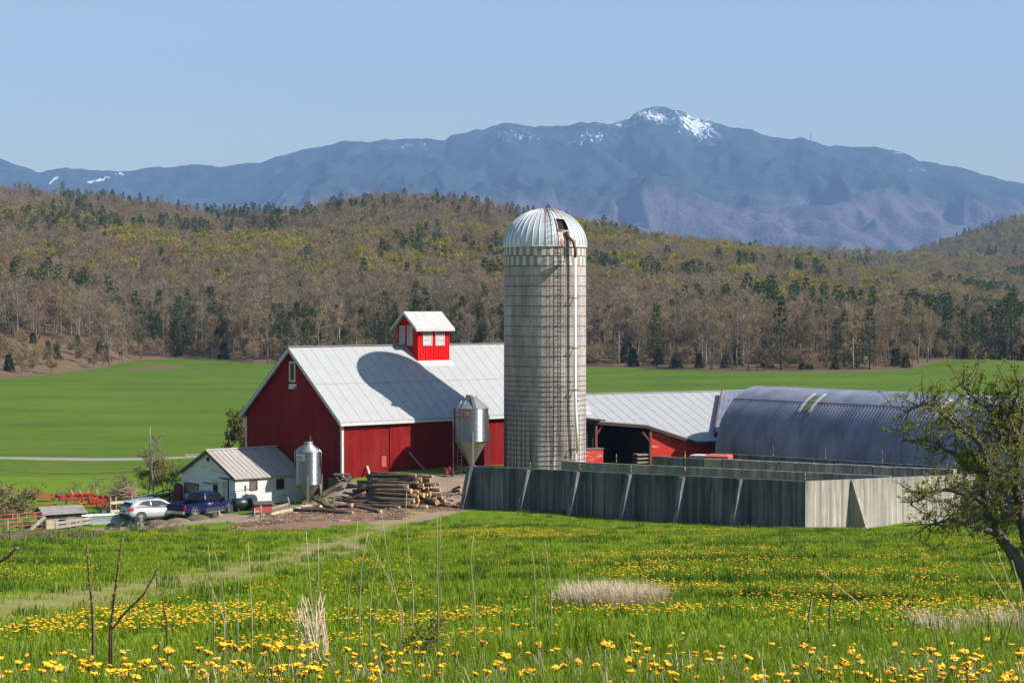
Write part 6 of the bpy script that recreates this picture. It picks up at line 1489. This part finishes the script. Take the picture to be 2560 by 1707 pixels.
# the apple tree on the slope
def apple():
    r = random.Random(31); YA = 31.0
    base = gnd(2588, 1490); base = at(2588, 1490, YA); base.z = h1(base.x, YA) - .05
    o = empty('apple_tree', base, 0, 'gnarled apple tree with small new leaves at the end of the bunker', 'tree')
    T = MB(); C = MB(); segs = []
    def limb(pxs, r0, r1, dys):
        P = [at(x, y, YA + dy) - base for (x, y), dy in zip(pxs, dys)]
        Q = []
        for i in range(len(P) - 1):
            for k in range(4): Q.append(P[i].lerp(P[i + 1], k / 4) + rv(r) * (.02 if k else 0))
        Q.append(P[-1]); T.tube(Q, [r0 + (r1 - r0) * i / (len(Q) - 1) for i in range(len(Q))], 7); segs.append((Q, r0, r1)); return Q
    B0 = (2588, 1500)
    limb([B0, (2566, 1440), (2532, 1385), (2493, 1330)], .135, .085, [0, 0, 0, .1])
    limb([B0, (2580, 1400), (2556, 1300), (2540, 1220), (2548, 1100), (2560, 1000)], .13, .03, [0, .1, .2, .3, .3, .2])
    limb([B0, (2610, 1420), (2650, 1300), (2700, 1180), (2730, 1050)], .15, .03, [0, -.1, -.3, -.4, -.3])
    limb([(2493, 1330), (2470, 1290), (2462, 1233), (2470, 1170), (2497, 1126), (2505, 1060), (2500, 1010), (2530, 975)], .085, .015, [.1, .1, .1, .2, .2, .3, .3, .3])
    limb([(2470, 1180), (2455, 1118), (2425, 1085), (2390, 1061), (2350, 1030), (2310, 1004), (2262, 1030)], .055, .012, [.1, 0, -.1, -.2, -.3, -.4, -.4])
    limb([(2493, 1330), (2440, 1320), (2395, 1300), (2350, 1305), (2310, 1320)], .06, .010, [.1, -.2, -.4, -.6, -.6])
    limb([(2466, 1260), (2420, 1236), (2374, 1225), (2320, 1232), (2275, 1262)], .05, .010, [.1, -.2, -.3, -.4, -.4])
    limb([(2497, 1126), (2530, 1090), (2570, 1075), (2620, 1040)], .05, .015, [.2, .4, .6, .7]); limb([(2466, 1170), (2430, 1150), (2380, 1130), (2320, 1100), (2250, 1105)], .045, .010, [.2, .4, .6, .7, .7])
    limb([(2505, 1060), (2470, 1020), (2430, 990), (2400, 960)], .04, .010, [.3, .2, .1, .1]); limb([(2540, 1220), (2520, 1180), (2440, 1180), (2390, 1170)], .04, .01, [.3, .5, .8, .9])
    limb([(2556, 1300), (2500, 1270), (2450, 1265), (2400, 1275)], .045, .01, [.2, .6, .9, 1.0]); limb([(2640, 1320), (2590, 1240), (2585, 1150), (2600, 1080)], .05, .01, [-.3, -.4, -.5, -.5])
    limb([(2548, 1100), (2520, 1040), (2545, 985), (2550, 945)], .035, .01, [.3, .1, 0, 0]); limb([(2680, 1220), (2620, 1180), (2560, 1160), (2500, 1190)], .05, .01, [-.4, -.7, -.9, -1.0])
    nodes = []
    for Q, r0, r1 in list(segs):
        n = len(Q)
        for i in range(3 if r0 < .09 else 8, n):
            for k in range(3):
                d = (rv(r) + Vector((0, 0, .35))).normalized(); L = r.uniform(.22, .55); p = Q[i - 1].lerp(Q[i], r.random())
                mid = p + d * L * .5 + rv(r) * .05; e = p + d * L + Vector((0, 0, .05)); T.tube([p, mid, e], [.011, .008, .003], 4, cap=False); nodes.append((p, e))
                for w in range(2):
                    p2 = p.lerp(e, r.uniform(.3, .95)); e2 = p2 + (rv(r) + d * .5).normalized() * r.uniform(.1, .26); T.tube([p2, e2], [.006, .002], 3, cap=False); nodes.append((p2, e2))
    for a, b in nodes:
        for k in range(5):
            c = a.lerp(b, r.uniform(.25, 1.05))
            for w in range(3): face(C, c + rv(r) * .025, (rv(r) + Vector((0, 0, .5))).normalized(), rv(r), r.uniform(.024, .05), r.uniform(.015, .028), 0)
    T.build('trunk', M_['tree_bark'], o); C.build('crown', M_['apple_leaf'], o)
apple()

# ================================================================== MEADOW
def tuft(seed, n, h, spread, w, lean=.35, tip=.0):
    r = random.Random(seed); m = MB()
    for k in range(n):
        a = r.uniform(0, 6.28); rr = spread * sqrt(r.random()); p = Vector((rr * cos(a), rr * sin(a), -.02)); H = h * r.uniform(.55, 1.1); b = r.uniform(0, 6.28); d = Vector((cos(b), sin(b), 0)) * H * lean * r.uniform(.2, 1.4); s = Vector((-sin(b), cos(b), 0)).lerp(Vector((1, 0, 0)), .3).normalized() * w * .5
        q1 = p + d * .25 + Vector((0, 0, H * .5)); q2 = p + d * .62 + Vector((0, 0, H * .85)); q3 = p + d * 1.05 + Vector((0, 0, H * (1.0 - .12 * lean)))
        m.add([p - s, p + s, q1 + s * .9, q1 - s * .9, q2 + s * .6, q2 - s * .6, q3], [(0, 1, 2, 3), (3, 2, 4, 5), (5, 4, 6)], 0)
    return m
rg = np.random.default_rng(11)
def wedge(y0, y1, n, um=.30):
    y = np.sqrt(rg.uniform(y0 ** 2, y1 ** 2, n)); u = rg.uniform(-um, um, n); return u * y, y
def offpath(x, y):
    d = np.maximum(mask(x, y, DIRT, .6), mask(x, y, CHIPS, .6)) if len(x) else x
    return d < .40 + .25 * (rg.random(len(x)) < .3)
def bunkfree(x, y):
    # keep grass out of the bunker and the buildings
    v1 = np.array([c0[0] - cL[0], c0[1] - cL[1]]); v1 = v1 / np.hypot(*v1); nrm = np.array([v1[1], -v1[0]])
    s1 = (x - c0[0]) * nrm[0] + (y - c0[1]) * nrm[1]
    w1 = np.array([rd.x, rd.y]); n2 = np.array([w1[1], -w1[0]]); s2 = (x - c0[0]) * n2[0] + (y - c0[1]) * n2[1]
    inside = (s1 < .05) & (s2 < .05) & (y > 118) & (x > cL[0] - .5)
    return ~inside
tufts = [tuft(i, 22, .135, .10, .0042, .45).mesh('tuft', M_['grass']) for i in range(4)] + [tuft(10 + i, 18, .20, .09, .005, .5).mesh('tuft', M_['grass']) for i in range(2)] + [tuft(14, 9, .20, .07, .005, .5).mesh('tuft', M_['straw'])]
x, y = wedge(4.6, 19.5, 21000, .36); d = fbm(x / 1.3, y / 1.3, 3); cl = fbm(x / .5, y / .7, 5)
k = rg.random(len(x)) < .55 + .7 * sstep(.35, .6, d); x, y, d, cl = x[k], y[k], d[k], cl[k]
tall = sstep(11.5, 13.5, y) * (1 - sstep(16, 18, y))
pick = rg.integers(0, 4, len(x)); big = rg.random(len(x)) < .18 + .55 * tall * sstep(.4, .6, d) + .25 * sstep(.5, .65, cl); pick[big] = rg.integers(4, 6, big.sum()); pick[rg.random(len(x)) < .05] = 6
tufts += [tuft(80 + i, 18, .36, .12, .009, .5).mesh('tall_tuft', M_['grass']) for i in range(2)]
xa, ya = wedge(12.2, 16.2, 1500, .30); ua = xa / ya; ka = rg.random(len(xa)) < np.exp(-((ua - .02) / .10) ** 2) * .55 * sstep(.45, .6, fbm(xa / .8, ya / .8, 77)) + .06
xa, ya = xa[ka], ya[ka]; x = np.concatenate([x, xa]); y = np.concatenate([y, ya]); d = np.concatenate([d, rg.uniform(.3, .7, len(xa))]); pick = np.concatenate([pick, rg.integers(7, 9, len(xa))])
scatter('grass', np.stack([x, y, hgt(x, y)], 1), tufts, pick, rg.uniform(0, 6.28, len(x)), rg.uniform(.55, 1.1, len(x)) * (.75 + .5 * d), 'lush tall spring grass on the bank before the meadow')
lows = [tuft(30 + i, 22, .11, .26, .012, .6).mesh('low_tuft', M_['grass_short']) for i in range(3)] + [tuft(40 + i, 40, .20, .20, .013, .4).mesh('low_tuft', M_['grass_dark']) for i in range(2)]
x1, y1 = wedge(19, 62, 19000, .33); x2, y2 = wedge(62, 138, 30000, .33)
x = np.concatenate([x1, x2]); y = np.concatenate([y1, y2])
k = offpath(x, y) & bunkfree(x, y); pd = segdist(x, y, PATH); k &= (pd > 1.5) | ((rg.random(len(x)) < .28) & (pd > .3)); k &= ~((y > 128) & (x < 0) & (rg.random(len(x)) < .55))
x, y = x[k], y[k]; cl = fbm(x / 3.2, y / 2.2, 15, 3); cb = fbm(x / 14, y / 7, 19, 2)
pick = rg.integers(0, 3, len(x)); dk = rg.random(len(x)) < .02 + .35 * sstep(.56, .70, cl) * sstep(.42, .6, cb); pick[dk] = rg.integers(3, 5, dk.sum())
scatter('meadow_grass', np.stack([x, y, hgt(x, y)], 1), lows, pick, rg.uniform(0, 6.28, len(x)), np.where(dk, rg.uniform(.7, 1.3, len(x)), rg.uniform(.7, 1.25, len(x))) * np.where(y > 62, 1.25, 1.0), 'short spring grass of the meadow sloping down to the farm')
# dead stems: tan patch, dry fringe, weeds by the fences
dry = [tuft(50 + i, 26, .34, .22, .006, 1.3).mesh('dry_tuft', M_['straw']) for i in range(3)]
def patch(n, px0, px1, py0, py1, ell=True):
    P = []
    while len(P) < n:
        a, b = rg.uniform(-1, 1), rg.uniform(-1, 1)
        if ell and a * a + b * b > 1: continue
        P.append(gnd((px0 + px1) / 2 + a * (px1 - px0) / 2, (py0 + py1) / 2 + b * (py1 - py0) / 2))
    return P
P = patch(150, 1405, 1660, 1488, 1520) + patch(34, 2290, 2570, 1545, 1600); zz = np.array([tuple(p) for p in P])
sz = np.concatenate([rg.uniform(.7, 1.1, 150), rg.uniform(.5, .9, 34)])
scatter('dry_grass', zz, dry, rg.integers(0, 3, len(P)), rg.uniform(-.6, .6, len(P)) , sz, 'patch of tan dead grass leaning in the green meadow')
weeds = [tuft(60 + i, 30, .55, .30, .02, .7).mesh('weed', M_['weed']) for i in range(3)] + [tuft(70 + i, 40, .5, .35, .03, .6).mesh('weed', M_['grass_dark']) for i in range(2)]
P = [gnd(rg.uniform(-30, 330), 0) for _ in range(0)]
W1 = [(rg.uniform(-30, 250), rg.uniform(1338, 1356)) for _ in range(130)] + [(rg.uniform(250, 520), rg.uniform(1316, 1332)) for _ in range(60)] + [(rg.uniform(-20, 110), rg.uniform(1285, 1325)) for _ in range(60)]
W2 = [(rg.uniform(185, 330), rg.uniform(1285, 1306)) for _ in range(110)]
W1 = [(a, b - max(0, (a - 60)) * .05 if a < 250 else b) for a, b in W1]
P = [gnd(*q) for q in W1 + W2]; zz = np.array([tuple(p) for p in P])
scatter('weeds', zz, weeds, np.concatenate([np.where(rg.random(len(W1)) < .72, rg.integers(0, 3, len(W1)), 3), rg.integers(3, 5, len(W2))]), rg.uniform(0, 6.28, len(P)), rg.uniform(.35, .85, len(P)), 'dry brown and green weeds along the old fences')

def chip(seed):
    r_ = random.Random(seed); m = MB()
    for k in range(7): m.box((r_.uniform(-.35, .35), r_.uniform(-.35, .35), r_.uniform(.0, .05)), (r_.uniform(.12, .38), r_.uniform(.04, .10), .03), rz=r_.uniform(0, 3.1), rx=r_.uniform(-.4, .4), ry=r_.uniform(-.3, .3))
    return m
CH = [chip(i).mesh('chip', mk('bark_chip_%d' % i, c_, tuple(q * .6 for q in c_), 7, rnd=.3)) for i, c_ in enumerate(((.26, .15, .09), (.36, .24, .14), (.16, .095, .065)))]
cx_, cy_ = rg.uniform(-24, -3, 9000), rg.uniform(131, 142, 9000); mc = np.maximum(mask(cx_, cy_, CHIPS, 1.2), .25 * mask(cx_, cy_, [DIRT[5]], 1.5)); k = rg.random(9000) < mc * .9
scatter('wood_chips', np.stack([cx_[k], cy_[k], hgt(cx_[k], cy_[k])], 1), CH, rg.integers(0, 3, k.sum()), rg.uniform(0, 6.28, k.sum()), rg.uniform(.5, 1.1, k.sum()), 'reddish bark chips and wood litter in front of the log pile')['kind'] = 'stuff'
# dandelions
def dand_head(r0=.0175, n=13):
    m = MB(); V = [(0, 0, .0085)]
    for ring, (rr, z) in enumerate(((r0 * .55, .0075), (r0, .003), (r0 * .6, -.005))):
        for k in range(n): a = 2 * pi * (k + .5 * ring) / n; q = 1 + .22 * ((k * 7 + ring) % 3 - 1); V.append((rr * q * cos(a), rr * q * sin(a), z + .002 * ((k * 5) % 3)))
    Fq = [(0, 1 + k, 1 + (k + 1) % n) for k in range(n)] + [(1 + i * n + k, 1 + (i + 1) * n + k, 1 + (i + 1) * n + (k + 1) % n, 1 + i * n + (k + 1) % n) for i in range(2) for k in range(n)]
    m.add(V, Fq); return m
HEAD = dand_head().mesh('flower_head', M_['petal']); STEM = []
for i in range(3):
    m = MB(); b = .03 * (i - 1); m.tube([(-b, 0, -.31), (-b * .3, .006, -.1), (0, 0, -.004)], [.0028, .0026, .0024], 5); m.lathe([(.0035, -.014), (.009, -.004), (.009, .001)], 7); STEM.append(m.mesh('stem', M_['stem']))
root = empty('dandelion', (0, 0, 0), 0, 'yellow dandelion in bloom in the tall grass of the near bank', 'dandelion', 'dandelions in the near grass')
hd = bpy.data.objects.new('flower_head', HEAD); COL.objects.link(hd); hd.parent = root; hd.rotation_euler = (.1, .15, 0); hd.location = (0, 0, 0)
st = bpy.data.objects.new('stem', STEM[0]); COL.objects.link(st); st.parent = root
x, y = wedge(6.8, 12.2, 9000, .272); dn_ = fbm(x / .9, y / 1.1, 23, 3); band = np.where(y < 7.5, .22, 1.0) * np.where(y < 9.0, 1.0, np.where(y < 10.2, .45, .10)) * np.where((x / y > -.15) & (x / y < .07), 1.25, .6)
k = rg.random(len(x)) < band * sstep(.42, .66, dn_); x, y = x[k], y[k]; o_ = rg.permutation(len(x)); x, y = x[o_][:298], y[o_][:298]
nfirst = 0
if len(x) < 298:
    x3, y3 = wedge(6.9, 10, 298 - len(x), .27); x = np.concatenate([x, x3]); y = np.concatenate([y, y3])
zs_ = hgt(x, y)
for i in range(len(x)):
    p = (x[i], y[i], zs_[i] + R.uniform(.07, .24)); s = R.uniform(.55, 1.35)
    if i == 0: root.location = p; root.scale = (s,) * 3; root.rotation_euler = (0, 0, 1); continue
    q = root.copy(); COL.objects.link(q); q.location = p; q.rotation_euler = (R.uniform(-.4, .4), R.uniform(-.4, .4), R.uniform(0, 6.28)); q.scale = (s,) * 3
    a = hd.copy(); COL.objects.link(a); a.parent = q; a.rotation_euler = (R.uniform(-.35, .35), R.uniform(-.3, .4), 0)
    b = st.copy(); b.data = STEM[i % 3]; COL.objects.link(b); b.parent = q
# the many farther heads, one mass
cl_ = []
def fl_cluster(seed, n, sp):
    r = random.Random(seed); m = MB()
    for k in range(n):
        a = r.uniform(0, 6.28); rr = sp * sqrt(r.random()); h = dand_head(.0185, 7); c = Vector((rr * cos(a), rr * sin(a), r.uniform(.06, .14))); b = len(m.v)
        m.v += [(v[0] + c.x, v[1] + c.y, v[2] + c.z) for v in h.v]; m.f += [tuple(b + i for i in f) for f in h.f]; m.mi += h.mi; m.sm += h.sm
    return m.mesh('flower_cluster', M_['petal'])
FC = [fl_cluster(1, 1, .0), fl_cluster(2, 3, .16), fl_cluster(3, 6, .30), fl_cluster(4, 9, .45)]
xs_, ys_, ks_ = [], [], []
def sow(y0, y1, n, thr, sx, sy, seed, kinds, umin=-.33, umax=.33, w=.1):
    y = np.sqrt(rg.uniform(y0 ** 2, y1 ** 2, n)); u_ = rg.uniform(umin, umax, n); x = u_ * y; d = fbm(x / sx, y / sy, seed, 3)
    k = (rg.random(n) < sstep(thr, thr + w, d)) & offpath(x, y) & (segdist(x, y, PATH) > 1.9) & bunkfree(x, y); xs_.append(x[k]); ys_.append(y[k]); ks_.append(rg.choice(kinds, k.sum()))
sow(7.4, 12.2, 700, .46, .9, 1.1, 23, [0], -.27, .27, .18); sow(12.5, 19, 350, .5, 1.5, 1.5, 5, [0], w=.2); sow(19, 28, 1700, .50, 2.2, 2.2, 7, [0, 0, 1], -.33, -.005); sow(19, 30, 700, .55, 2, 2, 8, [0, 0, 1], 0, .33)
sow(27, 40, 1500, .48, 2.6, 2.0, 9, [0, 1, 1], .04, .33); sow(28, 48, 1100, .56, 3, 2.2, 13, [0, 1], -.33, .08); sow(40, 62, 1500, .53, 4, 2.4, 17, [0, 1, 2], .02, .33); sow(46, 62, 800, .58, 4, 2.6, 18, [0, 1, 2], -.33, .04)
sow(62, 122, 2000, .56, 6, 4, 21, [1, 2, 2], -.02, .33); sow(66, 124, 1800, .58, 6, 3.5, 25, [1, 2, 3], -.33, -.0); sow(84, 112, 900, .50, 7, 3.5, 29, [2, 3], -.06, .12)
x = np.concatenate(xs_); y = np.concatenate(ys_); kk = np.concatenate(ks_)
scatter('dandelion_field', np.stack([x, y, hgt(x, y)], 1), FC, kk, rg.uniform(0, 6.28, len(x)), rg.uniform(.85, 1.25, len(x)), 'bands of yellow dandelions scattered over the sloping meadow')

# dry stalks and canes standing in the near grass
def z5(x, y): return (x * .5442, 1300 + y * .5442)
def stalk(pts, Y, label, r0=.0065, mat='straw', name='dry_stalk', cat='stalk', group=None, buds=0, src=False):
    P = [at(*(p if src else z5(*p)), Y + .1 * i) for i, p in enumerate(pts)]; b = P[-1]; g = h1(b.x, b.y); P.append(Vector((b.x, b.y, min(g - .05, b.z - .03)))); m = MB()
    m.tube(P, [r0 * (.45 + .55 * i / (len(P) - 1)) for i in range(len(P))], 6)
    rr = random.Random(int(pts[0][0] * 7))
    for k in range(buds):
        f = (k + .5) / buds; i = min(int(f * (len(P) - 2)), len(P) - 3); q = P[i].lerp(P[i + 1], f * (len(P) - 2) - i); d = rv(rr); m.tube([q, q + d * r0 * 2.0], [r0 * .7, r0 * .2], 5)
    return tag(m.build(name, M_[mat]), label, cat, group)
S_ = 'tall thin dead grass stalk standing in front of the meadow'; GS = 'dead stalks in the near grass'
for pts in ([(377, -70), (1405, 50)][1:] + [(1425, 300), (1440, 480)], [(1462, 80), (1464, 300), (1462, 470)], [(1645, 0), (1622, 180), (1600, 350)], [(1690, 60), (1662, 200), (1652, 390)], [(1740, 150), (1712, 260), (1700, 410)],
            [(1752, -40), (1775, 140), (1805, 290), (1840, 440)], [(1693, 90), (1770, 240), (1850, 420)], [(1868, -128), (1864, -20), (1878, 180), (1898, 335)], [(2008, -30), (2008, 150), (2010, 330)], [(2025, -20), (2020, 150), (2012, 330)],
            [(2175, 70), (2162, 180), (2170, 290), (2180, 360)], [(985, 140), (1015, 270), (1035, 430)], [(955, 110), (968, 250), (983, 440)], [(1117, 150), (1098, 260), (1092, 420)], [(1140, 100), (1146, 260), (1158, 440)], [(960, 280), (1000, 380), (1030, 455)],
            [(1750, 360), (1720, 440)], [(1372, 370), (1355, 445)], [(1495, 140), (1470, 230), (1450, 300), (1440, 400)]):
    stalk(pts, 14.2 + R.uniform(-.8, 1.2), S_, group=GS, r0=R.uniform(.0042, .006))
for pts in ([(1362, 1350), (1368, 1400), (1378, 1480)], [(1330, 1375), (1335, 1420), (1338, 1480)]): stalk(pts, 15, 'thin dead stalk in the grass below the bunker buttresses', src=True, group='stalks below the bunker')
for pts in ([(2490, 1370), (2520, 1450), (2550, 1530)], [(2455, 1400), (2500, 1470), (2545, 1540)], [(2530, 1400), (2548, 1460), (2556, 1530)]): stalk(pts, 22, 'long dead stalk leaning by the foot of the apple tree', src=True, r0=.009, group='stalks below the apple tree')
stalk([(2030, 1412), (2090, 1460), (2148, 1508)], 24, 'single long straw bent across the meadow below the bunker corner', src=True, r0=.006)
stalk([(2084, 1445), (2078, 1490), (2073, 1530)], 17, 'dark thin weed stem in the grass below the bunker corner', .008, 'cane', 'weed_stem', 'stem', None, 5, True)
stalk([(2030, 1497), (2022, 1540)], 16, 'short broken stake in the grass below the bunker corner', .014, 'post', 'stake', 'stake', None, 0, True)
stalk([(745, 340), (752, 400), (768, 470)], 12, 'short reddish weed stem between brambles and thin stalks', .006, 'cane', 'weed_stem', 'stem', None, 6)
stalk([(400, 110), (408, 260), (424, 400), (428, 520)], 9.6, 'upright brown bramble cane standing alone in the dandelions', .0085, 'cane', 'bramble_cane', 'cane', None, 26)
fk = empty('bramble_cane', (0, 0, 0), 0, 'forked brown bramble with one upright and one slanting cane', 'cane')
a = stalk([(563, 85), (540, 230), (520, 400), (505, 520)], 9.5, None, .0088, 'cane', 'cane_shoot', None, None, 26); b = stalk([(745, 188), (660, 340), (560, 440), (512, 505)], 9.5, None, .0075, 'cane', 'cane_shoot', None, None, 22)
bs = gnd(275, 1585); bs = at(275, 1575, 9.6)
fk.location = bs
for o in (a, b): o.parent = fk; o.location = -bs
stalk([(75, 125), (40, 165), (0, 188), (-80, 200)], 7.5, 'dark bramble tip arching in from the picture border', .010, 'cane', 'bramble_cane', 'cane', None, 8)
# clump of old reed stems
m = MB(); rr = random.Random(5)
for k in range(30):
    b = at(*z5(rr.uniform(1420, 1530), rr.uniform(440, 490)), 14.2 + rr.uniform(-.25, .25)); b.z = h1(b.x, b.y) - .03; t_ = at(*z5(rr.uniform(1370, 1560) - 60, rr.uniform(325, 425)), 14.2 + rr.uniform(-.3, .3)); m.tube([b, b.lerp(t_, .5) + rv(rr) * .02, t_], [.0055, .0045, .003], 5)
tag(m.build('reed_clump', M_['straw']), 'pale clump of broken dry reed stems among the tall stalks', 'reeds')
kind('low_bush', decid(77, .62, .42, .08, 14, 13, L0=.06, w0=.035), 'tree_bark', 'apple_leaf')
c = at(1070, 1540, 14.3); c.z = h1(c.x, c.y); tree_at(len(KINDS) - 1, c, .5, 0, 'small leafy green bush in the tall grass beside the reed clump', 'bush', 'leafy_bush')

# ================================================================== AIR
m = MB(); m.bx(-9000, 9000, -120, 15500, -9.5, 1900)
hz = m.build('haze', None); hz.data.materials.clear(); hz['kind'] = 'stuff'
hm = bpy.data.materials.new('haze'); hm.use_nodes = True; nt = hm.node_tree; nt.nodes.remove(nt.nodes['Principled BSDF'])
pv = nt.nodes.new('ShaderNodeVolumePrincipled'); pv.inputs['Color'].default_value = (.35, .57, 1.0, 1); pv.inputs['Density'].default_value = 0.62e-4; pv.inputs['Anisotropy'].default_value = 0.0
nt.links.new(pv.outputs[0], nt.nodes['Material Output'].inputs['Volume']); hz.data.materials.append(hm)
